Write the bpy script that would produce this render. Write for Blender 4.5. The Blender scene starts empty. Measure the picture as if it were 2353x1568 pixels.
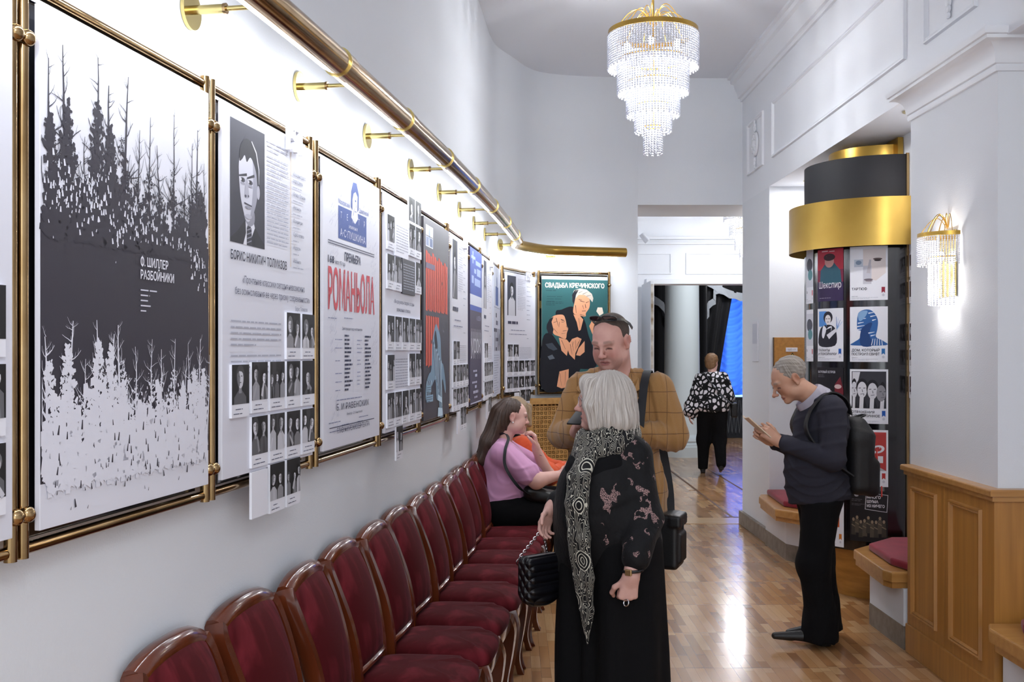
import bpy, bmesh, math, random
import numpy as np
from mathutils import Matrix, Vector
SC = bpy.context.scene
COL = SC.collection
PI = math.pi
# ---------------------------------------------------------------- camera, world, exposure
cd = bpy.data.cameras.new('camera'); CAM = bpy.data.objects.new('camera', cd); COL.objects.link(CAM)
cd.sensor_width = 36.0; cd.lens = 36.0 * 2400 / 2353
cd.shift_y = 24 / 2353
cd.clip_start = 0.05
CAM.location = (0, 0, 1.65); CAM.rotation_euler = (PI / 2, 0, 0)
SC.camera = CAM
w = bpy.data.worlds.new('world'); SC.world = w; w.use_nodes = True
w.node_tree.nodes['Background'].inputs[0].default_value = (0.88, 0.94, 1.0, 1)
w.node_tree.nodes['Background'].inputs[1].default_value = 1.0
SC.view_settings.view_transform = 'Standard'; SC.view_settings.look = 'None'
SC.view_settings.gamma = 1; SC.view_settings.use_curve_mapping = False
SC.view_settings.exposure = 0.2
SC.cycles.use_denoising = True
SC.cycles.max_bounces = 8; SC.cycles.transparent_max_bounces = 24
SC.cycles.sample_clamp_indirect = 6.0

def lamp(name, kind, loc, energy, color=(1, 1, 1), size=.1, size_y=None, rot=None, parent=None, spread=None):
    l = bpy.data.lights.new(name, kind); l.energy = energy; l.color = color
    if kind == 'AREA':
        l.shape = 'RECTANGLE' if size_y else 'SQUARE'; l.size = size
        if size_y: l.size_y = size_y
        if spread: l.spread = spread
    else:
        l.shadow_soft_size = size
    o = bpy.data.objects.new(name, l); COL.objects.link(o); o.location = loc
    if rot is not None: o.rotation_euler = rot
    if parent: o.parent = parent
    return o
# added fill from behind the camera: unseen area light, no window modelled
lamp('rear_fill_area', 'AREA', (.6, -3.2, 2.3), 42, (.9, .95, 1), 3.4, 3.2, (PI / 2, 0, 0))
lamp('rear_fill_point', 'POINT', (.55, -.6, 3.3), 80, (.95, .98, 1), .3)  # added overhead fill behind the camera, an unseen source without a fixture

# ---------------------------------------------------------------- colours and materials
def lin(h):
    h = h.lstrip('#'); c = [int(h[i:i + 2], 16) / 255 for i in (0, 2, 4)]
    return tuple(x / 12.92 if x <= .04045 else ((x + .055) / 1.055) ** 2.4 for x in c) + (1,)
_M = {}
class NT:
    def __init__(s, m): s.t = m.node_tree; s.n = s.t.nodes; s.l = s.t.links
    def add(s, typ, **kw):
        n = s.n.new('ShaderNode' + typ)
        for k, v in kw.items():
            if k.startswith('i_'):
                key = k[2:]; key = int(key) if key.isdigit() else key.replace('_', ' ')
                if hasattr(v, 'is_linked'): s.l.new(v, n.inputs[key])
                else: n.inputs[key].default_value = v
            else: setattr(n, k, v)
        return n
    def math(s, op, a, b=0.0, c=None):
        n = s.n.new('ShaderNodeMath'); n.operation = op
        for i, v in enumerate((a, b) if c is None else (a, b, c)):
            if hasattr(v, 'is_linked'): s.l.new(v, n.inputs[i])
            else: n.inputs[i].default_value = v
        return n.outputs[0]
    def mix(s, f, a, b):
        n = s.n.new('ShaderNodeMix'); n.data_type = 'RGBA'
        for k, v in ((0, f), (6, a), (7, b)):
            if hasattr(v, 'is_linked'): s.l.new(v, n.inputs[k])
            else: n.inputs[k].default_value = v
        return n.outputs[2]
    def ramp(s, f, stops):
        n = s.n.new('ShaderNodeValToRGB'); e = n.color_ramp.elements
        while len(e) < len(stops): e.new(.5)
        for i, (p, c) in enumerate(stops): e[i].position = p; e[i].color = c
        s.l.new(f, n.inputs[0]); return n.outputs[0]
    def co(s, kind='Object', scale=(1, 1, 1), rot=(0, 0, 0)):
        t = s.n.new('ShaderNodeTexCoord'); m = s.n.new('ShaderNodeMapping')
        m.inputs['Scale'].default_value = scale; m.inputs['Rotation'].default_value = rot
        s.l.new(t.outputs[kind], m.inputs[0]); return m.outputs[0]

def mat(name, col='ffffff', rough=.5, metal=0., vary=None, bump=None, sheen=0., coat=0., spec=.5, emit=None, trans=0.):
    """vary=(scale_xyz, second colour, lo, hi); bump=(scale_xyz, strength, distance)"""
    if name in _M: return _M[name]
    m = bpy.data.materials.new(name); m.use_nodes = True; _M[name] = m
    t = NT(m); b = t.n['Principled BSDF']
    c = lin(col) if isinstance(col, str) else col
    b.inputs['Base Color'].default_value = c
    b.inputs['Roughness'].default_value = rough; b.inputs['Metallic'].default_value = metal
    b.inputs['Specular IOR Level'].default_value = spec
    b.inputs['Sheen Weight'].default_value = sheen
    b.inputs['Sheen Roughness'].default_value = .35
    b.inputs['Coat Weight'].default_value = coat; b.inputs['Coat Roughness'].default_value = .12
    b.inputs['Transmission Weight'].default_value = trans
    m.diffuse_color = c
    if vary:
        n = t.add('TexNoise', i_Vector=t.co(scale=vary[0]), i_Scale=1.0, i_Detail=5.0)
        f = t.ramp(n.outputs[0], [(vary[2] if len(vary) > 2 else .35, (0, 0, 0, 1)), (vary[3] if len(vary) > 3 else .65, (1, 1, 1, 1))])
        t.l.new(t.mix(f, c, lin(vary[1])), b.inputs['Base Color'])
    if bump:
        n = t.add('TexNoise', i_Vector=t.co(scale=bump[0]), i_Scale=1.0, i_Detail=4.0)
        bp = t.add('Bump', i_Height=n.outputs[0], i_Strength=bump[1], i_Distance=bump[2])
        t.l.new(bp.outputs[0], b.inputs['Normal'])
    if emit:
        b.inputs['Emission Color'].default_value = lin(emit[0]); b.inputs['Emission Strength'].default_value = emit[1]
    return m
def ink(h): return mat('ink_' + h, h, .55, spec=.3)
PLASTER = mat('white_plaster', 'e4e8ee', .75, bump=((160,) * 3, .22, .004))
PAINT = mat('white_paint', 'e8ebf1', .55)
CEIL = mat('ceiling_white', 'e2e5ec', .8)
BRASS = mat('polished_brass', 'a88d66', .15, 1., vary=((9, 9, 2.5), '957851', .35, .65))
BRASSY = mat('yellow_brass', 'cdbb7e', .2, 1.)
GOLD = mat('brushed_gold', 'c3a052', .3, 1., vary=((2, 2, 2), 'b08c42'))
GREYBASE = mat('grey_stone_skirting', '8d847a', .5, vary=((14,) * 3, '736a60'))
OAK = mat('oak_veneer', 'b8823e', .36, vary=((34, 34, 1.6), 'a06e33', .3, .7), bump=((60, 60, 4), .08, .002), coat=.25)
OAKL = mat('light_oak', 'bd8d50', .32, vary=((3, 30, 30), 'aa773c', .3, .7), coat=.3)
VARN = mat('varnished_mahogany', '6b3116', .2, vary=((5, 5, 1.5), '4c2010', .3, .7), coat=.6)
RED = mat('burgundy_cushion', '8a1a2e', .8, vary=((9,) * 3, '7a1426'), bump=((220,) * 3, .15, .002), sheen=.25)
BLK = mat('black_cloth', '0b0b0e', .9, spec=.2, bump=((240,) * 3, .2, .002))
BLKL = mat('black_leather', '0e0e11', .42, bump=((150,) * 3, .25, .002))
WHITE = mat('white_card', 'e8e9f2', .5)
EMIT = mat('led_strip', 'ffffff', .5, emit=('eef2ff', 14))
BULB = mat('lit_bulb', 'ffffff', .5, emit=('fff6ee', 18))

def velvet():
    m = bpy.data.materials.new('burgundy_velvet'); m.use_nodes = True; t = NT(m); b = t.n['Principled BSDF']
    n = t.add('TexNoise', i_Vector=t.co(scale=(9, 9, 3)), i_Scale=1.0, i_Detail=4.0, i_Distortion=.6)
    f = t.ramp(n.outputs[0], [(.5, (0, 0, 0, 1)), (.74, (1, 1, 1, 1))])
    t.l.new(t.mix(f, lin('45090f'), lin('6d2029')), b.inputs['Base Color'])
    b.inputs['Roughness'].default_value = .85; b.inputs['Specular IOR Level'].default_value = .15; b.inputs['Sheen Weight'].default_value = .05
    b.inputs['Sheen Tint'].default_value = lin('d88a98'); b.inputs['Sheen Roughness'].default_value = .3
    return m
VELVET = velvet()

def parquet():
    m = bpy.data.materials.new('oak_parquet'); m.use_nodes = True; t = NT(m); b = t.n['Principled BSDF']
    tc = t.n.new('ShaderNodeTexCoord'); sp = t.add('SeparateXYZ', i_0=tc.outputs['Object'])
    x, y = sp.outputs[0], sp.outputs[1]
    W, L, ROW = .05, .4, .68
    row = t.math('FLOOR', t.math('DIVIDE', y, ROW)); yr = t.math('SUBTRACT', y, t.math('MULTIPLY', row, ROW))
    cx = t.math('FLOOR', t.math('DIVIDE', x, W))
    h = t.add('TexWhiteNoise', noise_dimensions='2D', i_0=t.add('CombineXYZ', i_0=cx, i_1=row).outputs[0]).outputs[0]
    yo = t.math('ADD', yr, t.math('MULTIPLY', h, L))
    cy = t.math('FLOOR', t.math('DIVIDE', yo, L))
    cell = t.add('CombineXYZ', i_0=cx, i_1=t.math('ADD', cy, t.math('MULTIPLY', row, 7.0)), i_2=3.0).outputs[0]
    r = t.add('TexWhiteNoise', noise_dimensions='3D', i_0=cell).outputs[0]
    base = t.ramp(r, [(0, lin('8a6040')), (.12, lin('9c7048')), (.3, lin('b48658')), (.7, lin('c2966a')), (1, lin('d6b184'))])
    g = t.add('TexNoise', i_Vector=t.co(scale=(120, 7, 1)), i_Scale=1.0, i_Detail=4.0)
    gr = t.add('TexNoise', i_Vector=t.co(scale=(5, 3, 1)), i_Scale=1.0, i_Detail=3.0)
    c1 = t.mix(t.math('MULTIPLY', g.outputs[0], .5), base, lin('a07550'))
    fx = t.math('FRACT', t.math('DIVIDE', x, W)); fy = t.math('FRACT', t.math('DIVIDE', yo, L)); fr = t.math('DIVIDE', yr, ROW)
    j = t.math('MAXIMUM', t.math('LESS_THAN', fx, .025), t.math('LESS_THAN', fy, .006))
    j = t.math('MAXIMUM', j, t.math('LESS_THAN', fr, .006))
    c2 = t.mix(t.math('MULTIPLY', j, .55), c1, lin('3a2414'))
    t.l.new(c2, b.inputs['Base Color'])
    t.l.new(t.math('ADD', t.math('MULTIPLY', gr.outputs[0], .2), .12), b.inputs['Roughness'])
    wv = t.add('TexNoise', i_Vector=t.co(scale=(9, 9, 1)), i_Scale=1.0, i_Detail=2.0)
    hh = t.math('SUBTRACT', t.math('MULTIPLY', wv.outputs[0], .6), t.math('MULTIPLY', j, .15))
    hh = t.math('ADD', hh, t.math('MULTIPLY', r, .1))
    bp = t.add('Bump', i_Height=hh, i_Strength=.16, i_Distance=.006)
    t.l.new(bp.outputs[0], b.inputs['Normal'])
    b.inputs['Coat Weight'].default_value = .35; b.inputs['Coat Roughness'].default_value = .1
    return m
PARQ = parquet()

# ---------------------------------------------------------------- object helpers
def link(o, parent=None):
    COL.objects.link(o)
    if parent is not None: o.parent = parent
    return o
def tag(o, label=None, cat=None, group=None, kind=None):
    if label: o['label'] = label
    if cat: o['category'] = cat
    if group: o['group'] = group
    if kind: o['kind'] = kind
    return o
def thing(name, label, cat, loc=(0, 0, 0), rz=0., group=None, mw=None):
    o = bpy.data.objects.new(name, None); COL.objects.link(o); o.empty_display_size = .05
    if mw is not None: o.matrix_world = mw
    else: o.location = loc; o.rotation_euler = (0, 0, rz)
    return tag(o, label, cat, group)
def obj(name, bm, m, parent=None, smooth=None, label=None):
    me = bpy.data.meshes.new(name)
    bm.normal_update(); bm.to_mesh(me); bm.free()
    for x in (m if isinstance(m, (list, tuple)) else [m]): me.materials.append(x)
    if smooth is not None:
        me.polygons.foreach_set('use_smooth', [True] * len(me.polygons))
        if smooth < 180: me.set_sharp_from_angle(angle=math.radians(smooth))
    o = bpy.data.objects.new(name, me); link(o, parent)
    if label: o['label'] = label
    return o
def struct(name, bm, m, smooth=None):
    return tag(obj(name, bm, m, None, smooth), kind='structure')
def dup(root, label=None):
    r = root.copy(); COL.objects.link(r)
    if label: r['label'] = label
    for ch in list(root.children):
        c = ch.copy(); COL.objects.link(c); c.parent = r
        for g in list(ch.children):
            d = g.copy(); COL.objects.link(d); d.parent = c
    return r
B = bmesh.new
def box(bm, x0, x1, y0, y1, z0, z1, bev=0., mi=0):
    g = bmesh.ops.create_cube(bm, size=1.)
    for v in g['verts']:
        v.co = Vector((x0 + (v.co.x + .5) * (x1 - x0), y0 + (v.co.y + .5) * (y1 - y0), z0 + (v.co.z + .5) * (z1 - z0)))
    fs = set(f for v in g['verts'] for f in v.link_faces)
    if mi:
        for f in fs: f.material_index = mi
    if bev:
        es = list(set(e for v in g['verts'] for e in v.link_edges))
        bmesh.ops.bevel(bm, geom=es, offset=bev, segments=2, affect='EDGES', profile=.5)
    return bm
def prism(bm, pts, z0, z1, bev=0.):
    a = [bm.verts.new((p[0], p[1], z0)) for p in pts]; b = [bm.verts.new((p[0], p[1], z1)) for p in pts]
    n = len(pts); fs = [bm.faces.new(a[::-1]), bm.faces.new(b)]
    for i in range(n): fs.append(bm.faces.new((a[i], a[(i + 1) % n], b[(i + 1) % n], b[i])))
    bmesh.ops.recalc_face_normals(bm, faces=fs)
    if bev:
        es = list(set(e for v in b for e in v.link_edges if e.other_vert(v) in b))
        bmesh.ops.bevel(bm, geom=es, offset=bev, segments=3, affect='EDGES', profile=.5)
    return bm
def lathe(bm, prof, c=(0, 0, 0), n=32, a0=0., a1=2 * PI, mi=0):
    full = abs(a1 - a0 - 2 * PI) < 1e-6; k = n if full else n + 1
    rings = []
    for r, z in prof:
        rings.append([bm.verts.new((c[0] + r * math.cos(a0 + (a1 - a0) * i / n), c[1] + r * math.sin(a0 + (a1 - a0) * i / n), c[2] + z)) for i in range(k)])
    for a, b in zip(rings, rings[1:]):
        for i in range(n):
            j = (i + 1) % k
            f = bm.faces.new((a[i], a[j], b[j], b[i])); f.material_index = mi
    return bm
def frames(pts):
    pts = [Vector(p) for p in pts]; T = []
    for i in range(len(pts)):
        a = pts[max(i - 1, 0)]; b = pts[min(i + 1, len(pts) - 1)]; T.append((b - a).normalized())
    up = Vector((0, 0, 1)) if abs(T[0].z) < .9 else Vector((0, 1, 0))
    N = (up - T[0] * up.dot(T[0])).normalized(); out = []
    for p, t in zip(pts, T):
        N = (N - t * N.dot(t)).normalized(); out.append((p, N, t.cross(N)))
    return out
def sweep(bm, pts, prof, closed_prof=True, caps=True, mi=0, scale=None):
    """sweep a 2D profile (n,b) along points"""
    rings = []
    for i, (p, n, b) in enumerate(frames(pts)):
        s = scale[i] if scale else 1.
        rings.append([bm.verts.new(p + n * (q[0] * s) + b * (q[1] * s)) for q in prof])
    k = len(prof); fs = []
    for a, b in zip(rings, rings[1:]):
        for i in range(k if closed_prof else k - 1):
            j = (i + 1) % k; fs.append(bm.faces.new((a[i], a[j], b[j], b[i])))
    if caps and closed_prof: fs.append(bm.faces.new(rings[0][::-1])); fs.append(bm.faces.new(rings[-1]))
    for f in fs: f.material_index = mi
    bmesh.ops.recalc_face_normals(bm, faces=fs)
    return bm
def circ(r, n=10): return [(r * math.cos(2 * PI * i / n), r * math.sin(2 * PI * i / n)) for i in range(n)]
def tube(bm, pts, r, n=10, scale=None): return sweep(bm, pts, circ(r, n), scale=scale)
def ball(bm, c, r, sub=2, sc=(1, 1, 1)):
    g = bmesh.ops.create_icosphere(bm, subdivisions=sub, radius=r)
    for v in g['verts']: v.co = Vector((c[0] + v.co.x * sc[0], c[1] + v.co.y * sc[1], c[2] + v.co.z * sc[2]))
    return bm
def spline(pts, n):
    """Catmull-Rom through points, n samples per span"""
    P = [Vector(p) for p in pts]; out = []
    for i in range(len(P) - 1):
        a, b, c, d = P[max(i - 1, 0)], P[i], P[i + 1], P[min(i + 2, len(P) - 1)]
        for k in range(n):
            t = k / n
            out.append(.5 * ((2 * b) + (c - a) * t + (2 * a - 5 * b + 4 * c - d) * t * t + (3 * b - a - 3 * c + d) * t ** 3))
    out.append(P[-1]); return out
def wallmat(px, py, z, u):
    """local x along the wall (u), y up, z out of the wall"""
    u = Vector((u[0], u[1], 0)).normalized(); v = Vector((0, 0, 1)); n = u.cross(v)
    m = Matrix((u, v, n)).transposed().to_4x4(); m.translation = (px, py, z); return m

# ---------------------------------------------------------------- flat printed art
_glyph = {}
def glyphs(s, bold=0.):
    k = (s, bold)
    if 'Ф' in s and k not in _glyph:      # round letter with its stem drawn as separate pieces
        V, F = glyphs(s.replace('Ф', 'О'), bold); V = V.tolist(); F = list(F); w_ = np.ptp(glyphs('О', bold)[0][:, 0])
        for i in [i for i, c in enumerate(s) if c == 'Ф']:
            x = glyphs(s[:i + 1].replace('Ф', 'О'), bold)[0][:, 0].max() - w_ / 2
            for y0, y1 in ((-.09, -.012), (.085, .645), (.742, .82)):
                o = len(V); V += [[x - .045, y0], [x + .045, y0], [x + .045, y1], [x - .045, y1]]; F.append((o, o + 1, o + 2, o + 3))
        _glyph[k] = (np.array(V), F)
    if k not in _glyph:
        cu = bpy.data.curves.new('txt', 'FONT'); cu.body = s; cu.resolution_u = 2; cu.offset = bold
        o = bpy.data.objects.new('txt', cu); me = o.to_mesh()
        V = np.array([v.co[:2] for v in me.vertices]) if len(me.vertices) else np.zeros((1, 2))
        F = [tuple(p.vertices) for p in me.polygons]
        o.to_mesh_clear(); bpy.data.objects.remove(o); bpy.data.curves.remove(cu)
        _glyph[k] = (V, F)
    return _glyph[k]
class Art:
    def __init__(s, seed=1): s.V = []; s.F = []; s.c = []; s.pal = []; s.z = 0.; s.rnd = random.Random(seed)
    def _c(s, h):
        if h not in s.pal: s.pal.append(h)
        return s.pal.index(h)
    def raw(s, V, F, c):
        o = len(s.V); s.z += .00004; s.V += [(x, y, s.z) for x, y in V]
        s.F += [tuple(i + o for i in f) for f in F]; s.c += [s._c(c)] * len(F); return s
    def poly(s, pts, c): return s.raw(pts, [tuple(range(len(pts)))], c)
    def rect(s, x, y, w, h, c): return s.poly([(x, y), (x + w, y), (x + w, y + h), (x, y + h)], c)
    def ell(s, x, y, rx, ry, c, rot=0., n=20):
        ca, sa = math.cos(rot), math.sin(rot)
        return s.poly([(x + rx * math.cos(t) * ca - ry * math.sin(t) * sa, y + rx * math.cos(t) * sa + ry * math.sin(t) * ca) for t in [2 * PI * i / n for i in range(n)]], c)
    def strokes(s, segs, c):
        """segs: (x0,y0,x1,y1,w0,w1) tapered quads in one layer"""
        V = []; F = []; big = len(segs) > 40; s.z += .00005; z0 = s.z
        for i_, (x0, y0, x1, y1, a, b) in enumerate(segs):
            dx, dy = x1 - x0, y1 - y0; l = math.hypot(dx, dy) or 1e-6; nx, ny = -dy / l, dx / l
            o = len(V); V += [(x0 + nx * a / 2, y0 + ny * a / 2), (x0 - nx * a / 2, y0 - ny * a / 2), (x1 - nx * b / 2, y1 - ny * b / 2), (x1 + nx * b / 2, y1 + ny * b / 2)]
            F.append((o, o + 1, o + 2, o + 3))
        o = len(s.V); s.V += [(x, y, z0 + ((k // 4) % 101) * 2.4e-6) for k, (x, y) in enumerate(V)]; s.F += [tuple(i + o for i in f) for f in F]; s.c += [s._c(c)] * len(F); s.z += .00025 if big else 0
        return s
    def blob(s, pts, c, n=4): return s.poly([tuple(p[:2]) for p in spline([(*pts[-1], 0), *[(*q, 0) for q in pts], (*pts[0], 0), (*pts[1], 0)], n)[n:-n - 1]], c)
    def text(s, t, x, y, h, c, al='l', w=None, sx=.8, bold=0.):
        V, F = glyphs(t, bold); k = h / .73; x0, x1 = V[:, 0].min(), V[:, 0].max()
        kx = (w / max(x1 - x0, 1e-6)) if w else k * sx
        ox = {'l': 0, 'c': .5, 'r': 1}[al] * (x1 - x0)
        return s.raw([(x + (a - x0 - ox) * kx, y + b * k) for a, b in V], F, c)
    def lines(s, x, y, w, n, lh, c, th=.27, just=True):
        """n lines of small print, too small to read: rows of word-long dashes, downward from y"""
        sg = []
        for i in range(n):
            yy = y - i * lh; e = w if (just and i < n - 1) else w * s.rnd.uniform(.45, .95); q = 0
            while q < e:
                l = min(lh * s.rnd.uniform(1., 4.5), e - q); sg.append((x + q, yy, x + q + l, yy, lh * th, lh * th)); q += l + lh * .45
        return s.strokes(sg, c)
    def scrib(s, x, y, w, h, n, c, slope=.9, wd=.0009):
        """handwriting: slanted broken strokes"""
        sg = []
        for i in range(n):
            a = x + s.rnd.random() * w; b = y + s.rnd.random() * h; l = s.rnd.uniform(.012, .03)
            sg.append((a, b, a + l / math.hypot(1, slope), b + l * slope / math.hypot(1, slope), wd, wd * .6))
        return s.strokes(sg, c)
    def photo(s, x, y, w, h, seed, tone=None, n=None):
        """black-and-white stage photograph: dark ground, one to three lit figures"""
        r = random.Random(seed); g = lambda v: '%02x%02x%02x' % (int(v), int(v), int(min(255, v * 1.04)))
        s.rect(x, y, w, h, tone or g(r.uniform(22, 38)))
        if r.random() < .5: s.rect(x + w * r.uniform(0, .6), y, w * r.uniform(.2, .4), h, g(r.uniform(38, 60)))
        n = n or r.choice([1, 2, 2, 2, 3])
        for i in range(n):
            fx = x + w * ((i + .5) / n + r.uniform(-.06, .06)); sc = w / n * r.uniform(.8, 1.05) if n > 1 else w * r.uniform(.55, .8)
            hy = y + h * r.uniform(.5, .78); hw = min(sc * .3, w * .2); hh = min(hw * 1.35, y + h * .98 - hy)
            tn = r.uniform(60, 215); cl = lambda a: min(max(a, x), x + w)
            s.poly([(cl(fx - sc * .5), y), (cl(fx + sc * .5), y), (cl(fx + sc * .48), hy - hh * 1.75), (fx + hw * .5, hy - hh * 1.15), (fx - hw * .5, hy - hh * 1.15), (cl(fx - sc * .48), hy - hh * 1.75)], g(tn))
            if r.random() < .7:
                s.poly([(cl(fx - sc * .1), y), (cl(fx + sc * .3), y), (fx + hw * .3, hy - hh * 1.2), (fx - hw * .2, hy - hh * 1.2)], g(min(235, tn + r.uniform(-60, 60)) if tn > 60 else 20))
            s.rect(fx - hw * .4, hy - hh * 1.4, hw * .8, hh * .7, g(r.uniform(120, 180)))
            hc = g(r.choice([14, 20, 30, 60, 110])); lh = r.random() < .4
            s.ell(fx, hy + hh * (.0 if lh else .18), hw * 1.22, min(hh * (1.2 if lh else .98), y + h - hy - hh * .2), hc, n=14)
            fc = r.uniform(175, 235); rot = r.uniform(-.3, .3)
            s.ell(fx, hy - hh * .08, hw * .9, hh * .9, g(fc), rot, n=14)
            sd = r.choice([-1, 1]); s.ell(fx + sd * hw * .5, hy - hh * .1, hw * .4, hh * .75, g(fc * .55), rot, n=12)
            s.poly([(fx - hw * .95, hy + hh * .3), (fx - hw * .3, hy + hh * .55), (fx + hw * .4, hy + hh * .5), (fx + hw * .95, hy + hh * .25), (fx + hw * .8, min(hy + hh * .9, y + h)), (fx, min(hy + hh * 1.05, y + h)), (fx - hw * .8, min(hy + hh * .9, y + h))], hc)
            s.strokes([(fx + q * hw * .38 - hw * .22, hy + hh * .12, fx + q * hw * .38 + hw * .2, hy + hh * .1, hh * .07, hh * .1) for q in (-1, 1)] + [(fx - hw * .28, hy - hh * .47, fx + hw * .26, hy - hh * .45, hh * .06, hh * .09)], g(80))
            s.strokes([(fx + sd * hw * .05, hy + hh * .1, fx + sd * hw * .16, hy - hh * .24, hw * .1, hw * .2)], g(fc * .7))
            if r.random() < .45:
                ax = cl(fx + r.choice([-1, 1]) * sc * .42)
                s.strokes([(ax, y + h * r.uniform(0, .15), fx + r.uniform(-.2, .2) * sc, y + h * r.uniform(.3, .5), w * .12, w * .07)], g(r.uniform(140, 215)))
        return s
    def build(s, name, parent=None, m=None, label=None, cut=None, fn=None):
        me = bpy.data.meshes.new(name); me.from_pydata(s.V, [], s.F); me.update()
        me.polygons.foreach_set('material_index', s.c)
        for h in s.pal: me.materials.append(ink(h))
        if cut:
            bm = B(); bm.from_mesh(me); xs = [v[0] for v in s.V]; q = math.floor(min(xs) / cut) * cut
            while q < max(xs):
                bmesh.ops.bisect_plane(bm, geom=list(bm.verts) + list(bm.edges) + list(bm.faces), dist=1e-7, plane_co=(q, 0, 0), plane_no=(1, 0, 0)); q += cut
            for v in bm.verts: v.co = fn(v.co)
            bm.to_mesh(me); bm.free()
        o = bpy.data.objects.new(name, me); link(o, parent)
        if m is not None: o.matrix_basis = m
        if label: o['label'] = label
        return o
# ---------------------------------------------------------------- room shell
BD = lambda y: -0.00778838 * y * y + 0.20662219 * y - 1.30909387     # face of the exhibition boards along the left wall
def BU(y): return Vector((-0.01557676 * y + 0.20662219, 1, 0)).normalized()
def wall_pt(y, off=0.):
    u = BU(y); return Vector((BD(y), y, 0)) + Vector((u.y, -u.x, 0)) * (off - .075)
CZ, RX, BKY = 4.26, 2.2, 9.97
wl = [wall_pt(y) for y in np.linspace(-3.4, 8.6, 40)]
corner = spline([(wall_pt(8.6).x, 8.6), (-.13, 8.92), (.015, 9.28), (.15, 9.6), (.3, 9.77), (.6, 9.88), (1.2, BKY)], 6)
def wallstrip(pts, t, z0, z1):
    bm = B(); n = len(pts); P = [Vector((p[0], p[1])) for p in pts]; off = []
    for i in range(n):
        d = (P[min(i + 1, n - 1)] - P[max(i - 1, 0)]).normalized(); off.append(P[i] + Vector((-d.y, d.x)) * t)
    g = [[bm.verts.new((q.x, q.y, z)) for q in L for z in (z0, z1)] for L in (P, off)]
    for i in range(n - 1):
        a, b = g
        bm.faces.new((a[2 * i], a[2 * i + 2], a[2 * i + 3], a[2 * i + 1])); bm.faces.new((b[2 * i], b[2 * i + 1], b[2 * i + 3], b[2 * i + 2]))
        bm.faces.new((a[2 * i + 1], a[2 * i + 3], b[2 * i + 3], b[2 * i + 1])); bm.faces.new((a[2 * i], b[2 * i], b[2 * i + 2], a[2 * i + 2]))
    for i in (0, n - 1): bm.faces.new((g[0][2 * i], g[0][2 * i + 1], g[1][2 * i + 1], g[1][2 * i]))
    bmesh.ops.recalc_face_normals(bm, faces=bm.faces); return bm
k = 16
struct('wall_left', wallstrip(wl + list(corner[1:k]), .2, 0, CZ), PLASTER, 40)
struct('wall_back', wallstrip(list(corner[k - 1:]) + [(1.2, BKY + .001)], .2, 0, CZ), PLASTER, 40)
bm = B(); box(bm, 1.195, 4.2, BKY, 10.84, 3.05, CZ); struct('wall_above_opening', bm, PLASTER)
bm = B(); box(bm, -3, 6, -3.4, 24, -.12, 0); struct('floor', bm, PARQ)
bm = B(); box(bm, -3, 4.2, -3.4, 10.84, CZ, CZ + .12); struct('ceiling', bm, CEIL)

# right side: niches, pillars, the beam over them
PY0, PY1 = 4.73, 5.76       # near pillar
FY0 = 8.93                  # far pilaster
def slab(name, x0, x1, y0, y1, z0, z1, m=PLASTER, bev=0): bm = B(); box(bm, x0, x1, y0, y1, z0, z1, bev); return struct(name, bm, m)
slab('wall_right_pillar', RX, 3.1, PY0, PY1, 0, 3.06)
slab('wall_right_pilaster', RX, 3.1, FY0, BKY, 0, 3.06)
slab('wall_right_niche', 2.56, 2.75, PY1, FY0, 0, 3.06)
slab('wall_right_near_niche', 2.95, 3.1, -3.4, PY0, 0, 3.06)
bm = B(); prism(bm, [(RX, -3.4), (3.1, -3.4), (3.1, BKY), (RX, BKY)], 3.06, CZ)
struct('wall_right_beam', bm, PAINT)
def panel_moulding(bm, y0, y1, z0, z1, x=RX, w=.035, d=.018):
    """a raised frame moulding on the wall plane x"""
    prof = [(0, 0), (d, .004), (d, w * .35), (d * .55, w * .5), (d * .8, w * .75), (0, w)]
    A = [(y0, z0), (y1, z0), (y1, z1), (y0, z1)]; S = [(1, 1), (-1, 1), (-1, -1), (1, -1)]
    R = [[bm.verts.new((x - q[0], A[i][0] + S[i][0] * q[1], A[i][1] + S[i][1] * q[1])) for q in prof] for i in range(4)]
    for i in range(4):
        a, b = R[i], R[(i + 1) % 4]
        for j in range(len(prof) - 1): bm.faces.new((a[j], b[j], b[j + 1], a[j + 1]))
    bmesh.ops.recalc_face_normals(bm, faces=bm.faces); return bm
bm = B()
for a in ((5.82, 8.8, 3.28, 3.76), (9.12, 9.72, 3.28, 3.76), (4.93, 5.55, 3.28, 3.92), (.8, 4.6, 3.28, 3.76)): panel_moulding(bm, *a)
struct('trim_1', bm, PAINT, 30)
def rosette(name, y, z, s, label):
    bm = B(); M0 = Matrix.Translation((RX - .003, y, z)) @ Matrix.Rotation(-PI / 2, 4, 'Y')
    lathe(bm, [(.11 * s, 0), (.105 * s, .018), (.09 * s, .02), (.08 * s, .008), (.05 * s, .01), (.035 * s, .03), (.001, .038)], n=28)
    for i in range(8):
        a = i * PI / 4; ball(bm, (.07 * s * math.cos(a), .07 * s * math.sin(a), .012), .022 * s, 2, (1, 1, .6))
    for dz in (-1, 1):
        for i in range(4): ball(bm, (dz * (.14 + .03 * i) * s, 0, .008), (.03 - .005 * i) * s, 2, (1, 1, .5))
    bmesh.ops.transform(bm, matrix=M0, verts=bm.verts)
    tag(obj(name, bm, PAINT, None, 40), label, 'ornament')
rosette('plaster_rosette', 9.42, 3.52, 1., 'white plaster rosette in the small beam panel beside the back wall')
rosette('plaster_rosette', 5.24, 3.6, 1.15, 'white plaster rosette in the beam panel above the pillar cornice')
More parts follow.
